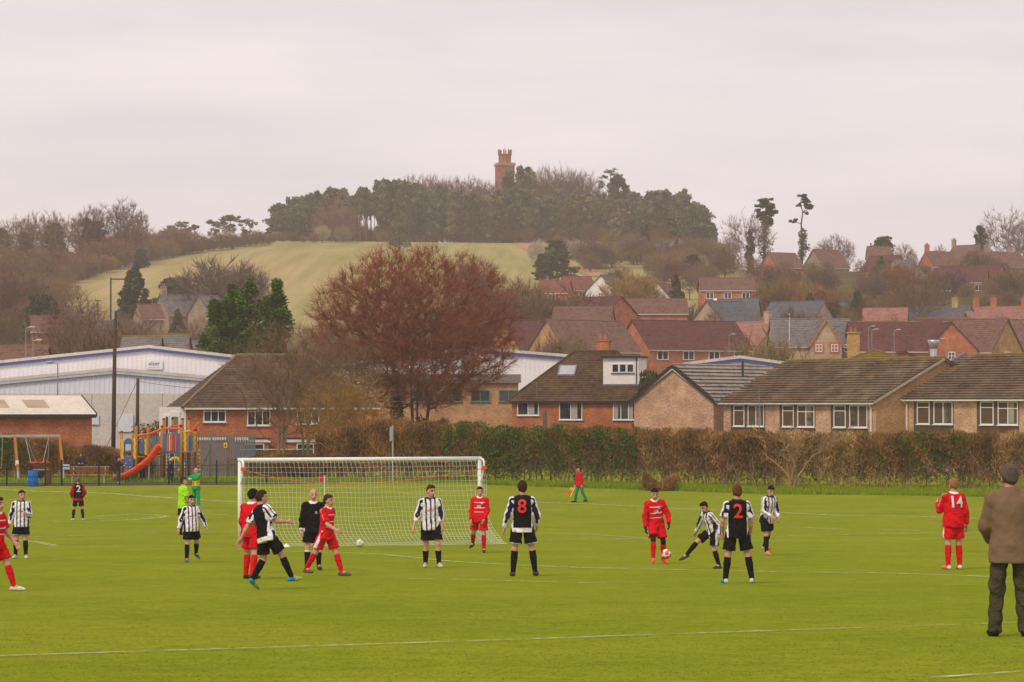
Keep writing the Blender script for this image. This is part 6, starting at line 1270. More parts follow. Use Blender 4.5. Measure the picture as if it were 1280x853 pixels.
def hill_wood():
    xs = [335, 345, 360, 372, 385, 400, 430, 470, 500, 520, 560, 600, 650, 700, 740, 780, 800, 820, 850, 870, 882, 892]; ys = [288, 268, 256, 244, 241, 240, 236, 232, 231, 234, 238, 240, 242, 244, 246, 250, 243, 240, 244, 250, 258, 275]
    px = 342.0
    while px < 884:
        for row in (0, 1, 2):
            p = px + _tr.uniform(-4, 4) + row * 3; top = np.interp(p, xs, ys) + _tr.uniform(-5, 13) + (9 if row == 0 else 0); D = (806, 828, 850)[row] + _tr.uniform(-7, 7)
            tn_ = _tr.choice(['pine', 'pine', 'pineolive', 'pineblue', 'pine'])
            tree(_tr.choice(['pineA', 'pineB', 'pineC']) if not 446 < p < 478 else 'scots', p, D, top, tn_, hill_label(p, tn_), 'pines of the hill wood', _tr.uniform(.62, .88))
        px += 8.6
    for p in np.arange(508, 572, 9): tree(_tr.choice(['bareA', 'bareB']), p, 868, 220 + _tr.uniform(-2, 8), 'red', 'leafless reddish tree rising above the hill pines left of the tower', 'bare trees left of the tower', .8)
    for p in np.arange(585, 622, 9): tree(_tr.choice(['bareA', 'tallA']), p, 866, 224 + _tr.uniform(-4, 6), 'red', 'leafless reddish tree rising above the hill pines left of the tower', 'bare trees left of the tower', .8)
    for p in np.arange(646, 742, 8): tree(_tr.choice(['bareA', 'bareC', 'bareB']), p, 868 + _tr.uniform(-6, 6), 214 + _tr.uniform(-2, 9), 'grey' if p > 680 else 'red', 'leafless brown tree rising above the hill pines right of the tower', 'bare trees right of the tower', .75)
    tree('pineC', 772, 846, 222, 'pine', 'broad pine just right of the windswept pine', None, .8)
    tree('pineB', 636, 845, 214, 'pine', 'round topped pine standing in front of the folly tower', None, .7); tree('pineC', 655, 862, 211, 'pine', 'dark pine crown touching the folly tower side', None, .7)
    tree('evergreen', 348, 792, 256, 'pine', 'dark evergreen with a pointed top at the left end of the hill wood', None, .75); tree('evergreen', 372, 790, 275, 'yew', 'broad dark evergreen at the left foot of the hill wood', None, 1.1); tree('evergreen', 876, 800, 258, 'pine', 'bushy dark pine ending the hill wood on the right', None, .8); tree('evergreen', 862, 796, 262, 'pine', 'bushy pine second from the right end of the wood', None, .8)
    tree('shrubA', 420, 785, 258, 'red', 'reddish leafless shrub tree in front of the hill pines', None, 1.0); tree('shrubB', 402, 776, 284, 'cream', 'pale cream flowering bush at the edge of the hill field, left one', None, .8); tree('shrubA', 428, 776, 284, 'cream', 'pale cream flowering bush at the edge of the hill field, right one', None, .9)
    for p in range(340, 400, 13): tree('shrubA', p, 772, 292 + _tr.uniform(-3, 3), 'brown', 'low brown shrub along the top edge of the field', 'shrubs at the field edge')
    for p in np.concatenate([np.arange(480, 884, 5.0), np.arange(345, 448, 6.0)]): rtree(_tr.choice(['shrubA', 'shrubB']), p + _tr.uniform(-3, 3), _tr.choice([806, 845, 870]) + _tr.uniform(-4, 8), 284 + _tr.uniform(-4, 6), _tr.choice(['brown', 'darkbrown', 'olive']), 'undergrowth under the hill pines ' + ('left of the trunk gap' if p < 448 else 'between trunk gap and folly tower' if p < 610 else 'below the folly tower' if p < 660 else 'right of the folly tower'), 'undergrowth of the hill wood', .8)
    for p in (449, 455, 459, 464, 468, 475): tree('scots', p, 815 + _tr.uniform(-10, 25), 236 + _tr.uniform(0, 8), 'pine', hill_label(p + 2, 'pine') if p < 474 else hill_label(470, 'pine'), 'pines of the hill wood', .6)
    for p in (452, 458, 464, 470, 476): tree('shrubA', p, 872, 287, 'brown', 'low brown bush closing the foot of the trunk gap', 'bushes at the trunk gap', .8)
    tree('cedar', 500, 690, 268, 'pine', 'solitary conifer on the field rising behind the beech', None, .5); tree('shrubA', 590, 500, 327, 'purple', 'purplish leafless tree at the right shoulder of the beech', None, .9, 'tree')
hill_wood()
habit_pine('tall windswept pine standing clear above the hill wood', 842, [(762, 300), (763, 262), (761, 240), (763, 226), (765, 215)], [(764, 215, 9, 3.5), (773, 222, 6, 4), (757, 221, 5, 3), (751, 230, 6, 5), (769, 236, 7, 5), (774, 246, 5, 5), (748, 241, 5, 6), (768, 252, 8, 7)], 'pine')
habit_pine('flat topped pine on the left skyline', 742, [(222, 310), (222, 296), (221, 288), (223, 282)], [(214, 286, 8, 4), (226, 281, 10, 3.5), (232, 288, 7, 5), (205, 291, 6, 3), (220, 291, 9, 5), (244, 285, 6, 3.5)], 'pine', 180)
habit_pine('wide round topped pine on the left skyline', 752, [(287, 310), (287, 296), (286, 284), (288, 276)], [(270, 282, 7, 4), (280, 275, 10, 4), (292, 272, 10, 4), (304, 278, 8, 5), (314, 281, 5, 6), (286, 284, 12, 6), (266, 290, 7, 5), (306, 290, 8, 7), (262, 279, 5, 3)], 'pine', 180)
# --- left-hand wood climbing the slope
def left_wood():
    G = 'bare trees of the left-hand wood'
    for p, y, k in ((20, 272, 'bareA'), (38, 268, 'bareB'), (66, 266, 'bareB'), (84, 272, 'bareA'), (112, 258, 'tallA'), (124, 256, 'tallA'), (147, 258, 'tallB'), (157, 249, 'tallA'), (176, 264, 'tallB'), (170, 270, 'tallA'), (98, 268, 'tallB'), (52, 276, 'bareC'), (4, 284, 'bareA')):
        tree(k, p, 655 + _tr.uniform(-15, 15), y, 'purple' if k != 'bareA' else 'olive', 'tall leafless tree with dark trunk on the left skyline', 'leafless trees on the left skyline', 1.0)
    for p, y, t_ in ((68, 282, 'ivy'), (110, 276, 'ivy'), (122, 280, 'darkbrown'), (30, 292, 'ivy'), (0, 288, 'ivy')): tree('ivy', p, 645, y, 'ivy' if t_ == 'ivy' else 'darkbrown', 'ivy covered trunk among the skyline trees on the left', 'ivy covered trees', 1.0)
    edge = lambda p: float(np.interp(p, [60, 90, 150, 200, 250, 300, 340], [380, 354, 336, 326, 317, 311, 306]))
    for k in range(92):
        p = _tr.uniform(-30, 230); yb = _tr.uniform(322, 398) if p < 80 else edge(p) - _tr.uniform(1, 16)
        q = gp(p, yb); D = q.y
        if D > 780: continue
        rtree(_tr.choice(['bareA', 'bareC', 'shrubB', 'shrubA', 'bareB']), p, D, yb - _tr.uniform(3.5, 6.8) * F / D, _tr.choice(['brown', 'olive', 'red', 'rust', 'olive', 'brown', 'grey']), 'leafless tree in the wood ' + ('above the field hedge' if p > 80 else 'sloping down left of the field'), G, _tr.uniform(1.0, 1.4))
    for k in range(34):       # hedge line that borders the field
        p = 88 + 248 * k / 33; q = gp(p, edge(p) - _tr.uniform(0, 2)); D = min(q.y, 790); rtree(_tr.choice(['shrubA', 'shrubB']), p, D, edge(p) - _tr.uniform(2.6, 4.6) * F / D, _tr.choice(['olive', 'brown', 'olive', 'rust']), 'shrub in the hedge along the upper left edge of the field', 'shrubs of the field hedge', 1.1)
    tree('shrubB', 166, 650, 304, 'blossom', 'pale blossoming shrub in the field hedge on the left', None, .8); tree('shrubA', 285, 745, 289, 'blossom', 'pale blossoming shrub below the round pine', None, .9); tree('evergreen', 176, 640, 312, 'yew', 'dark evergreen bush at the bend of the field hedge', None, .9)

    tree('cone', 168, 452, 333, 'yew', 'dark pointed conifer left of the stone cottage', None, .9); tree('cone', 161, 455, 340, 'yew', 'smaller companion of the dark pointed conifer', None, .8); tree('evergreen', 213, 462, 350, 'yew', 'dark yew behind the stone cottage, left one', None, .7); tree('evergreen', 228, 464, 349, 'yew', 'dark yew behind the stone cottage, right one', None, .7)
    tree('shrubB', 276, 456, 333, 'grey', 'broad domed leafless shrub right of the stone cottage', None, 1.1); tree('shrubA', 300, 460, 338, 'purple', 'leafless purple shrub beside the domed one', None, 1.0)
    for k in range(58):
        D = _tr.uniform(250, 410); p = _tr.uniform(-30, 330); b = onground(p, D); yb = HY - (b.z - ZC) * F / D; hi = np.interp(D, [250, 330, 410], [46, 52, 50])
        if 120 < p < 270 and D < 300: continue
        rtree(_tr.choice(['bareA', 'bareB', 'shrubA', 'birch', 'shrubB', 'bareC']), p, D, yb - hi - _tr.uniform(0, 16), _tr.choice(['red', 'brown', 'purple', 'brown', 'olive', 'red']), 'bare tree among the roofs ' + ('left of the telegraph pole' if p < 141 else 'between telegraph pole and green cypresses'), 'bare garden trees on the left', _tr.uniform(.8, 1.1))
    for p, D_, y_ in ((112, 288, 405), (132, 290, 402), (146, 286, 410), (60, 300, 398), (84, 296, 402), (98, 290, 408)): tree(_tr.choice(['bareA', 'bareB', 'shrubA']), p, D_, y_, 'brown', 'bare reddish garden tree among the roofs on the left', 'bare garden trees on the left', .8)
    tree('birch', 94, 320, 365, 'purple', 'pale stemmed birch with purple twigs, larger of two', None, 1.0); tree('birch', 106, 316, 372, 'purple', 'pale stemmed birch with purple twigs, smaller of two', None, 1.0); tree('evergreen', 55, 400, 372, 'yew', 'dark yew in the trees on the left', None, .7)
    tree('cone', 222, 405, 388, 'ivy', 'small dark conifer in front of the stone cottage', None, .8)
left_wood()
# --- trees of the slope in the middle and on the right
def right_trees():
    tree('cedar', 697, 560, 302, 'yew', 'large dark spreading cedar at the foot of the field', None, .85, rz=0); tree('cedar', 680, 556, 318, 'yew', 'lower left neighbour of the spreading cedar', None, .7)
    for p, y in ((672, 302), (700, 298), (716, 300), (735, 306), (744, 312), (752, 322), (766, 318), (778, 316), (786, 312), (722, 314)): tree(_tr.choice(['shrubA', 'shrubB']), p, _tr.uniform(640, 680), y, _tr.choice(['blossom', 'brown', 'blossom', 'olive']), 'pale blossoming shrub beside the spreading cedar', 'blossoming shrubs below the hill wood', .8)
    for p, y, k, t_ in ((792, 292, 'bareA', 'olive'), (806, 283, 'ivy', 'ivy'), (818, 288, 'bareB', 'olive'), (830, 280, 'tallA', 'olive'), (812, 302, 'ivy', 'ivy')): tree(k, p, 650, y, t_, 'ivy clad bare tree right of the blossoming shrubs', 'ivy clad trees below the wood', .8)
    tree('ivy', 846, 655, 300, 'darkbrown', 'dark ivy column under the golden topped pine', None, .6)
    tree('ivy', 894, 600, 312, 'ivy', 'pair of clipped dark evergreens at the field end, left one', None, .5); tree('ivy', 905, 600, 311, 'ivy', 'pair of clipped dark evergreens at the field end, right one', None, .5); tree('evergreen', 866, 560, 320, 'blue', 'blue green conifer in the trees below the field', None, .8); tree('cone', 846, 470, 344, 'ivy', 'small pointed conifer beside the white cottage', None, .75)
    tree('bareC', 936, 600, 268, 'grey', 'bare round tree beside the ivy clad pine on the ridge', None, .9); tree('ivy', 938, 598, 290, 'ivy', 'ivy column inside the bare round tree on the ridge', None, .45);

    tree('bareC', 1262, 640, 264, 'grey', 'large spreading bare tree on the right skyline', None, 1.0); tree('ivy', 1226, 636, 285, 'yew', 'dark ivy covered stump tree beside the spreading bare tree', None, .65); tree('bareA', 1281, 650, 280, 'grey', 'bare tree at the right end of the skyline', None, .9); tree('evergreen', 1103, 652, 298, 'yew', 'dark yew on the skyline above the small roof', None, .7)
    for p, y in ((1045, 294), (1060, 300), (1030, 300), (1130, 305), (1020, 308), (1140, 312), (1176, 306)): tree(_tr.choice(['bareA', 'birch', 'shrubA']), p, 625, y, 'red', 'bare reddish tree between the ridge roofs', 'bare trees on the ridge', .9)
    tree('cone', 1102, 548, 321, 'lime', 'bright green pointed conifer below the twin gabled house', None, 1.0)
    G = 'bare brown trees on the town slope'
    for k in range(150):
        D = _tr.uniform(455, 580); p = _tr.uniform(600, 1300); b = onground(p, D); yb = HY - (b.z - ZC) * F / D
        if p < 760 and D > 500: continue
        rtree(_tr.choice(['bareA', 'bareB', 'shrubA', 'shrubB', 'bareC', 'birch']), p, D, yb - _tr.uniform(17, 35), _tr.choice(['brown', 'olive', 'grey', 'brown', 'purple', 'olive', 'rust']), 'leafless tree on the slope ' + ('below the spreading cedar' if p < 780 else 'below the right end of the hill wood' if p < 930 else 'below the umbrella pine' if p < 1070 else 'below the skyline houses'), G, _tr.uniform(.9, 1.25))
    for k in range(26):
        D = _tr.uniform(402, 452); p = _tr.uniform(598, 880); b = onground(p, D); yb = HY - (b.z - ZC) * F / D; rtree(_tr.choice(['bareA', 'bareB', 'shrubA', 'shrubB']), p, D, yb - _tr.uniform(26, 46), _tr.choice(['brown', 'olive', 'rust', 'olive']), 'bare tree between ' + ('the beech and the low red wing' if p < 690 else 'the low red wing and the white gabled house' if p < 780 else 'the white gabled house and the slate roofs'), 'bare trees in the middle gardens', _tr.uniform(.9, 1.2))
    for k in range(46):       # scrub on the right flank of the field
        p = _tr.uniform(735, 915); yb = _tr.uniform(np.interp(p, [735, 800, 915], [318, 312, 318]), 348); q = gp(p, yb); D = min(q.y, 760); rtree(_tr.choice(['bareA', 'shrubA', 'shrubB', 'bareB', 'shrubA']), p, D, yb - _tr.uniform(3.0, 6.0) * F / D, _tr.choice(['brown', 'olive', 'grey', 'olive', 'blossom']), 'scrub tree on the field flank ' + ('right of the spreading cedar' if p < 800 else 'under the golden topped pine' if p < 860 else 'by the clipped evergreen pair'), 'scrub on the flank of the field', _tr.uniform(.9, 1.3))
    for p, y, k, t_ in ((618, 356, 'bareA', 'rust'), (636, 362, 'shrubA', 'olive'), (645, 350, 'bareB', 'brown'), (610, 372, 'shrubB', 'brown'), (662, 372, 'shrubA', 'rust'), (684, 378, 'bareB', 'olive'), (700, 366, 'shrubA', 'brown')): rtree(k, p, _tr.uniform(385, 425), y, t_, 'bare tree between the beech and the low red wing', 'bare trees in the middle gardens', 1.0)
    for k in range(14): p = _tr.uniform(-25, 60); D = _tr.uniform(425, 470); b = onground(p, D); yb = HY - (b.z - ZC) * F / D; rtree(_tr.choice(['bareA', 'shrubA', 'bareC']), p, D, yb - _tr.uniform(28, 46), _tr.choice(['brown', 'olive', 'red']), 'leafless tree in the wood sloping down left of the field', 'bare trees of the left-hand wood', 1.1)
    for p, y, t_ in ((984, 356, 'gold'), (1005, 360, 'gold'), (972, 362, 'gold'), (782, 350, 'gold'), (795, 356, 'gold'), (1020, 364, 'rust')): tree('shrubB', p, 452, y, t_, 'golden brown willow like shrub in front of the slope trees', 'golden shrubs', .85)
    for k in range(48):
        D = _tr.uniform(395, 450); p = _tr.uniform(640, 1290); b = onground(p, D); yb = HY - (b.z - ZC) * F / D; rtree(_tr.choice(['bareA', 'shrubA', 'bareB', 'birch', 'shrubB']), p, D, yb - _tr.uniform(34, 52), _tr.choice(['brown', 'red', 'olive', 'brown']), 'bare tree behind ' + ('the yellow gable house' if p < 790 else 'the red brick terrace' if p < 960 else 'the stone gable house' if p < 1066 else 'the wide maroon roof' if p < 1160 else 'the orange brick gable'), 'bare garden trees behind the roofs', _tr.uniform(.75, 1.0))
    tree('bareC', 1150, 440, 340, 'olive', 'large olive brown bare tree above the pink roofs', None, 1.0, rz=.4); tree('bareA', 1128, 446, 356, 'rust', 'rust brown bare tree left of the large olive one', None, 1.1)
    tree('cone', 1072, 442, 365, 'green', 'dark green conifer behind the maroon roof', None, .95); tree('cone', 1012, 446, 368, 'yew', 'dark conifer between the slate roofs', None, .9); tree('evergreen', 982, 455, 362, 'yew', 'dark round evergreen above the slate roofs', None, .7); tree('evergreen', 1040, 452, 378, 'green', 'small green bush beside the conifer behind the maroon roof', None, .8)
    tree('bareB', 652, 430, 352, 'rust', 'orange brown bare tree right of the beech', None, 1.0); tree('bareA', 670, 424, 358, 'olive', 'olive brown bare tree right of the beech, farther right', None, 1.0)
    tree('shrubA', 958, 300, 425, 'olive', 'grey green shrub at the foot of the stone gable house', None, .9, cat='shrub'); tree('shrubA', 700, 330, 418, 'brown', 'brown twiggy shrub over the yellow gable eaves', None, .7, cat='shrub'); tree('evergreen', 815, 200, 468, 'ivy', 'dark bush growing by the corner of the dormer house', None, .42, cat='shrub')
    tree('bareB', 722, 310, 424, 'olive', 'thin bare shrub by the chimney of the dormer house', None, .7)
right_trees()
habit_pine('tall pine with thick ivy clad trunk on the ridge', 604, [(956, 325), (956, 300), (957, 275), (958, 258)], [(956, 251, 9, 3.5), (965, 257, 7, 4), (950, 260, 6, 4), (968, 266, 6, 4), (957, 268, 8, 5), (962, 278, 6, 5), (955, 256, 8, 5), (962, 262, 8, 5), (951, 270, 6, 5), (958, 275, 7, 6)], 'yew', 240, .34, ivy=[(956, 8, 276, 322)])
habit_pine('slender umbrella pine with bare stem standing on the ridge', 606, [(1003, 325), (1003, 300), (1002, 280), (1004, 266), (1001, 254), (1004, 246)], [(1003, 245, 6, 2.6), (1010, 252, 5, 2.6), (1014, 260, 6, 2.6), (1009, 266, 4, 2), (999, 256, 4, 2.5), (992, 277, 6, 2.8), (1006, 250, 6, 3), (1011, 257, 6, 3)], 'yew', 220, .26, .24, ivy=[(1004, 6, 290, 322)])
habit_pine('pine with a golden top in front of the right end of the wood', 660, [(838, 330), (839, 305), (838, 288), (836, 276)], [(836, 274, 6, 3), (842, 281, 7, 4), (830, 283, 6, 4), (838, 291, 8, 4)], 'ivy', 170, .3)

# --- the beech and the trees before it
def big_trees():
    D = 186; p = onground(515, D); H = zpx(309, D) - p.z
    w, c = bare_meshes(101, H, 7.1, 2.9, 3200, 19, .80, .023, 'dome', .0090, .455, .55, ((-1.1, .2), (.55, -.3), (1.6, .3), (0.0, .9)), BARK, mat('beech_twigs', (.30, .105, .060), (.21, .082, .052), .5, .95, fine=0, spec=0), thick=.06, flat=.85, irr=.06, rp_=.38, pen=.07, upb=.2)
    o = thing('beech_tree', 'great domed leafless beech with reddish brown twigs and several stems', 'tree', p); link(w, 'trunk', o); link(c, 'crown', o)
    g = np.random.default_rng(5); V, Tq, tn = leaf_cloud([(-.9, -.1, 1.4), (-1.0, -.1, 2.6), (-.6, -.2, 2.0), (.4, -.2, 1.6), (.5, -.3, 2.4), (-1.05, 0, 3.6)], [(.55, .5, .8)] * 6, 260, .16, g); m = np_mesh('ivy', V, Tq, LEAF, False, tn); iv = link(m, 'ivy', o); iv.color = (.05, .055, .018, 1)
    def single(label, px, D, yt, Rr, seed, N, tw, tint, z0=2.2, trunks=((0, 0),), shape='vase', twl=.8, tww=.016, r_tip=.011, upb=.45, wood=None):
        p = onground(px, D); H = zpx(yt, D) - p.z; w, c = bare_meshes(seed, H, Rr, z0, N, tw, twl, tww, shape, r_tip, .47, .5, trunks, wood or BARKG, TWIG, thick=.05, upb=upb); o = thing('bare_tree', label, 'tree', p); link(w, 'trunk', o); b = link(c, 'crown', o); b.color = (*TINT[tint], 1)
    single('grey twigged bare tree in front of the hipped house, left of two', 352, 166, 398, 3.5, 111, 420, 7, 'brown', 1.8, ((-.3, 0), (.3, .2))); single('grey twigged bare tree in front of the hipped house, right of two', 382, 168, 402, 3.6, 113, 420, 7, 'brown', 2.0, ((.2, 0), (-.35, .2)))
    single('slim bare tree between the grey twigged pair and the beech', 418, 172, 415, 2.8, 117, 300, 7, 'grey', 2.0); single('olive green willow with fine hanging twigs behind the goal', 424, 158, 466, 2.2, 121, 300, 9, 'gold', 1.3, ((-.2, 0), (.25, .1)), 'dome', .8, .016, .012, -.1); single('second olive willow leaning to the beech', 452, 160, 472, 2.0, 123, 260, 9, 'gold', 1.4, ((.2, 0),), 'dome', .8, .016, .012, -.1)
    # green conifer group left of the beech
    g = np.random.default_rng(9); D = 232
    for lab, px, yt, wd in (('tall dark green cypress left of the beech', 290, 354, 3.0), ('rounded green cypress in the middle of the clump by the beech', 312, 350, 3.3), ('narrow green cypress with split top by the beech', 346, 353, 2.0), ('low green cypress at the left of the clump', 268, 376, 2.2), ('low green cypress at the right of the clump', 334, 372, 2.6)):
        p = onground(px, D + g.uniform(-3, 3)); H = zpx(yt, D) - p.z; C, Rd, A, B = [], [], [], []
        for k in range(70):
            t = g.random() ** .8; an = g.uniform(0, 6.28); rr = wd * (1 - t ** 1.4) ** .8 * g.uniform(.45, 1.25); c_ = (math.cos(an) * rr, math.sin(an) * rr, .6 + (H - .9) * t); C.append(c_); Rd.append(np.array((.5, .5, .55)) * g.uniform(.6, 1.3)); A.append((0, 0, c_[2] * .85)); B.append(c_)
        C.append((0, 0, H - .4)); Rd.append((.35, .35, .55)); V, Tq, tn = leaf_cloud(C, Rd, 150, .20, g, 1.0, .5); o = thing('cypress_tree', lab, 'tree', p); b = link(np_mesh('crown', V, Tq, LEAF, False, tn), 'crown', o); b.color = (.070, .140, .018, 1); A += [(0, 0, -.2)]; B += [(0, 0, H * .9)]; V, Q = tube_taper(A, B, [.05] * 70 + [.25], [.02] * 70 + [.05], 5); link(np_mesh('trunk', V, Q, BARK), 'trunk', o)
    p = onground(186, 184); C = [(g.uniform(-.9, .9), g.uniform(-.5, .5), g.uniform(.6, 2.4)) for _ in range(16)]; V, Tq, tn = leaf_cloud(C, [(.5, .45, .5)] * 16, 90, .13, g); o = thing('shrub', 'yellow green bush beside the short wooden pole', 'shrub', p); b = link(np_mesh('foliage', V, Tq, LEAF, False, tn), 'foliage', o); b.color = (.17, .16, .02, 1); o.location.z += .3; MB().tube([(0, 0, -.4), (.1, 0, 1.2)], .06, 6).build('stem', BARK, o)
big_trees()

# --- hedges: each bush along the row
BROWNT, GREENL = mat('hedge_twig', (1, 1, 1), (.7, .7, .7), 2.5, .95, fine=0, attr='Col', spec=0), mat('hedge_leaf', (1, 1, 1), (.7, .75, .7), 2.5, .8, fine=0, attr='Col', spec=.1)
def hedge(label, px0, px1, y0, y1, D0, D1, green, twig_c=(.17, .085, .042), leaf_c=(.075, .145, .02), depth=1.7, dens=1.0, stems=5, stem_c=BARKG, leafbrown=.5, low=.0, group=None, seed=0, rough=.075, ybase=None):
    g = np.random.default_rng(seed + int(px0)); a, b = onground(px0, D0), onground(px1, D1); L = (b - a).length; o = thing('hedge', label, 'hedge', a, math.atan2(b.y - a.y, b.x - a.x), group); h0 = zpx(y0, D0) - a.z; h1 = zpx(y1, D1) - a.z; zb = b.z - a.z
    def top(x, y): return h0 + (h1 - h0) * x / L + rough * (np.sin(x * 2.3 + seed) + .6 * np.sin(x * 5.1 + y * 3)) - .35 * np.clip(np.abs(y - depth / 2) / (depth / 2), 0, 1) ** 3
    # upright twigs
    k = int(3000 * L * dens * (1.0 if green < .5 else .55)); x = g.uniform(-.1, L + .1, k); y = depth * g.beta(.7, .9, k); t = top(x, y); z = (low + (1 - low) * g.random(k) ** .5) * t * .96; ln = g.uniform(.18, .55, k); d = np.stack([g.normal(0, .42, k), g.normal(-.12, .4, k), g.uniform(.2, 1, k)], 1); d /= np.linalg.norm(d, axis=1, keepdims=True); p = np.stack([x, y, z + zb * x / L], 1); sd = np.cross(d, g.normal(0, 1, (k, 3))); sd /= np.linalg.norm(sd, axis=1, keepdims=True); w_ = g.uniform(.010, .026, (k, 1))
    tip = p + d * np.minimum(ln, np.maximum(.08, (t - z) + .12))[:, None]; V1 = np.stack([p - sd * w_, p + sd * w_, tip], 1).reshape(-1, 3); c1 = np.repeat(np.array(twig_c) * g.uniform(.35, 1.5, (k, 1)) * (1 + .35 * np.sin(x * 2.7 + 1.3 * np.sin(z * 2 + seed)))[:, None] * g.normal(1, .06, (k, 3)), 3, 0)
    tw = link(np_mesh('twigs', V1, np.arange(3 * k).reshape(-1, 3), BROWNT, False, c1), 'twigs', o); tag(tw, kind='stuff')
    # leaves: clumps, green where the bush is evergreen or ivied, dead brown where it is not
    k = int(2900 * L * dens * (.45 + green)); x = g.uniform(-.1, L + .1, k); y = depth * g.beta(.6, 1.2, k) - .03; t = top(x, y); z = t * (low + (1 - low) * g.random(k) ** .48); cl = np.sin(x * 3.1 + seed) * np.sin(z * 2.7 + seed * 2 + x) + .5 * np.sin(x * 7 + z * 5); isg = cl + g.normal(0, .35, k) < (green * 2.6 - 1.3); q = g.normal(0, 1, (k, 3)); q /= np.linalg.norm(q, axis=1, keepdims=True); r_ = np.cross(q, g.normal(0, 1, (k, 3))); r_ /= np.linalg.norm(r_, axis=1, keepdims=True); s_ = np.where(isg, .095, .06)[:, None] * g.uniform(.6, 1.3, (k, 1)); p = np.stack([x, y, z + zb * x / L], 1)
    V2 = np.stack([p - q * s_ * .5, p + q * s_ * .5, p + r_ * s_], 1).reshape(-1, 3); cc = np.where(isg[:, None], np.array(leaf_c), np.array((.36, .175, .06))) * g.uniform(.5, 1.5, (k, 1)); keep = isg | (g.random(k) < leafbrown); kk = np.repeat(keep, 3); V2 = V2[kk]; c2 = np.repeat(cc, 3, 0)[kk]
    tag(link(np_mesh('leaves', V2, np.arange(len(V2)).reshape(-1, 3), GREENL, False, c2), 'leaves', o), kind='stuff')
    for i in range(stems):
        x = L * (i + g.uniform(.2, .8)) / stems; y = g.uniform(.05, .4); hh = (h0 + (h1 - h0) * x / L) * g.uniform(.6, .85); q = [(x, y, -.1 + zb * x / L)]
        for j in range(4): q.append((x + g.normal(0, .09) * (j + 1), y + g.normal(0, .05), zb * x / L + hh * (j + 1) / 4))
        r0 = g.uniform(.025, .055); MB().tube(q, [r0, r0 * .85, r0 * .65, r0 * .45, r0 * .2], 6).build('stem', stem_c, o)
        for f in range(2):
            j = 1 + f; e = (q[j][0] + g.uniform(-.5, .5), y + g.uniform(-.1, .3), q[j][2] + hh * .4); MB().tube([q[j], ((q[j][0] + e[0]) / 2, e[1], (q[j][2] + e[2]) / 2 - .05), e], [r0 * .6, r0 * .4, r0 * .12], 5).build('branch', stem_c, o)
    return o
BR1, BR2, PALE, DKB = (.30, .165, .066), (.37, .205, .08), (.48, .31, .13), (.21, .12, .06)
dl = lambda p: float(np.interp(p, [300, 600, 640, 960, 1280, 1340], [155, 151.6, 150.8, 146.6, 145.2, 145.0]))
HEDGES = [('low dark twiggy scrub behind the left part of the goal', 335, 400, 574, 566, .12, DKB, 3, BARKG), ('brown hedge with reddish patches under the olive willow', 396, 456, 540, 525, .1, BR1, 4, BARKG), ('clipped brown bush with visible forked trunk beside the grey sign post', 452, 506, 521, 522.5, .02, BR2, 2, mat('pale_stem', (.42, .27, .13), (.30, .19, .09), 3, .9)), ('straight clipped brown hedge right of the grey sign post', 502, 552, 526, 524.5, .05, BR1, 4, BARKG), ('brown hedge with green ivy and bleached twigs behind the goal post', 548, 602, 526, 529, .6, BR2, 4, BARKG), ('glossy green evergreen bush right of the goal', 598, 644, 533, 534, .88, BR1, 2, BARK), ('rounded green evergreen bush with dark gaps below', 640, 692, 534, 532.5, .85, BR1, 3, BARK), ('brown hedge with green leaves at its foot behind the linesman', 688, 748, 531, 533, .6, BR1, 5, BARKG), ('dense green and rust hedge under the brick gable', 744, 792, 534, 534, .7, BR1, 3, BARKG), ('thin bramble hedge with a gap showing the garden', 788, 832, 533, 535, .10, BR1, 4, BARKG), ('tall brown hedge of upright twigs left of the kicker', 828, 908, 534, 538, .10, BR2, 7, BARKG), ('brown hedge with dark ivy behind the number 2 player', 904, 976, 538, 540, .2, BR1, 6, BARKG), ('bleached hedge with thick pale trunk behind the bowed player', 972, 1046, 539, 540, .06, PALE, 5, MATS['pale_stem']), ('sandy brown thin hedge right of the pale trunk', 1042, 1078, 541, 541, .08, PALE, 4, MATS['pale_stem']), ('reddish brown hedge with green ivy and bleached twigs in the middle', 1074, 1136, 541, 539, .36, BR2, 4, MATS['pale_stem']), ('dark green ivy filled hedge under the terrace downpipe', 1132, 1204, 539, 538, .52, BR1, 4, BARKG), ('reddish brown clipped hedge left of the man in the jacket', 1200, 1246, 538, 540, .16, BR1, 5, BARKG), ('bleached sandy hedge beyond the man in the jacket', 1242, 1330, 540, 540, .06, PALE, 5, MATS['pale_stem'])]
for i, (lab, a, b, y0, y1, gr, tc_, st, sm) in enumerate(HEDGES): hedge(lab, a, b, y0, y1, dl(a), dl(b), gr, tc_, stems=st * 2, stem_c=sm, seed=i, dens=.55 if 'gap' in lab else 1.0, leafbrown=.25 if tc_ is PALE else .5)
for j, (px, lean) in enumerate(((986, -.5), (994, .35))):
    pass
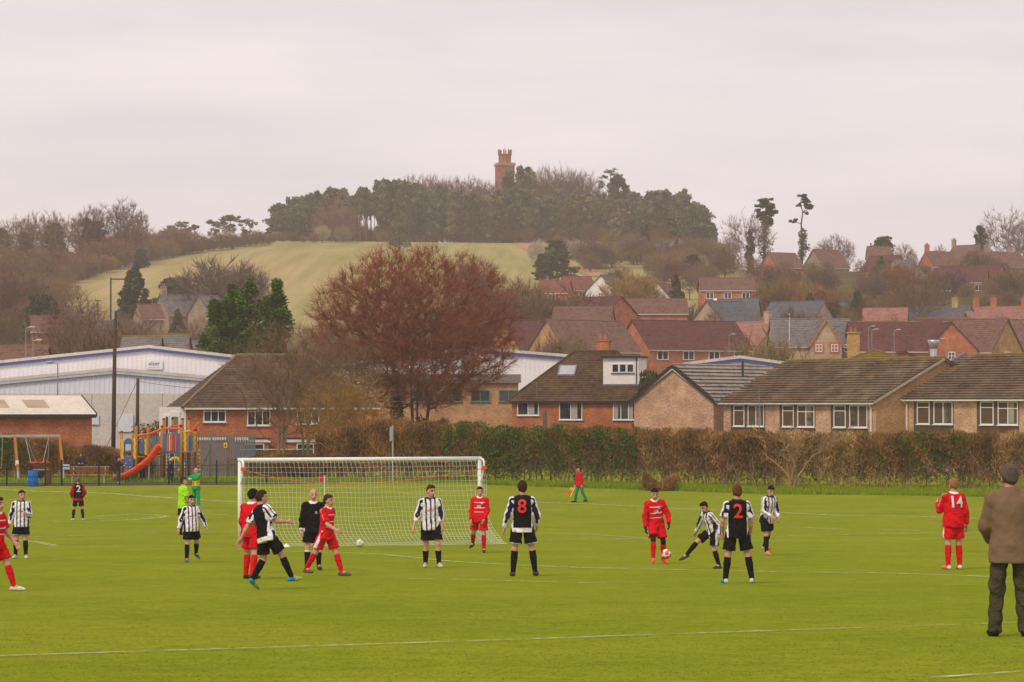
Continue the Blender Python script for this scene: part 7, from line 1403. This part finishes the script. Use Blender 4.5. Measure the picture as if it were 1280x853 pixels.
def thick_trunk():
    p = onground(989, 145.3); o = thing('bare_tree', 'thick pale forked trunk standing proud of the hedge', 'tree', p); g = np.random.default_rng(3); M = MATS['pale_stem']; A, B, ra, rb = [], [], [], []
    for s_, n_ in ((-.55, 5), (.1, 4), (.5, 5), (-.15, 4)):
        q = np.array((.12 * np.sign(s_), 0, -.1)); r0 = .1
        for k in range(n_): e = q + np.array((s_ * .16 * (k + .5) + g.normal(0, .06), g.normal(-.02, .04), .36)); A.append(q); B.append(e); ra.append(r0); r0 *= .74; rb.append(r0); q = e
        for k in range(16): st = np.array(B[-1 - (k % 3)]); e = st + np.array((g.normal(s_ * .4, .35), g.normal(0, .15), g.uniform(.1, .45))); A.append(st); B.append(e); ra.append(.022); rb.append(.006)
    V, Q = tube_taper(A, B, ra, rb, 7); link(np_mesh('trunk', V, Q, M, True), 'trunk', o)
    A = np.array(B)[-60:]; k = 900; st = A[g.integers(0, len(A), k)]; e = st + g.normal(0, .22, (k, 3)) + (0, 0, .15); V, Q = tube_taper(st, e, np.full(k, .008), np.full(k, .002), 3); link(np_mesh('twigs', V, Q, M), 'twigs', o)
thick_trunk()
hedge('dark green laurel hedge behind the swings', -40, 34, 536, 548, 158.5, 158.5, .85, BR1, stems=3, seed=40); hedge('tangled brown bramble hedge behind the bench', 26, 92, 544, 556, 158.5, 158.6, .08, BR1, stems=5, seed=41); hedge('brown bramble hedge between the bench and the slide', 88, 152, 556, 561, 158.6, 159, .06, BR1, stems=5, seed=42); hedge('brown bramble scrub under the slide tower', 148, 190, 563, 570, 159, 159.4, .12, DKB, stems=3, seed=43); hedge('low brown scrub between the palisade and the goal', 296, 340, 574, 565, 160, 158, .15, BR1, stems=3, seed=44, dens=.7)
hedge('leaf heap of brown cut branches at the foot of the hedge', 806, 842, 596, 597, 144.6, 144.4, .02, BR2, stems=2, seed=47, depth=.8, dens=.8, rough=.2)

# ------------------------------------------------------------------ haze: one closed box of thin pale air
def haze():
    m = bpy.data.materials.new('haze_air'); m.use_nodes = True; n, l = m.node_tree.nodes, m.node_tree.links
    for q in list(n):
        if q.type != 'OUTPUT_MATERIAL': n.remove(q)
    v = n.new('ShaderNodeVolumePrincipled'); v.inputs['Color'].default_value = (.95, .84, .82, 1); v.inputs['Density'].default_value = .00030; v.inputs['Anisotropy'].default_value = .0
    out = [q for q in n if q.type == 'OUTPUT_MATERIAL'][0]; l.new(v.outputs[0], out.inputs['Volume'])
    o = MB().box((0, 2000, 44), (15000, 4200 * 1.02, 98)).build('haze', m); tag(o, kind='stuff')
haze()
print('objects', len(bpy.data.objects), 'tris', sum(len(me.loops) - 2 * len(me.polygons) for me in bpy.data.meshes if me.users))
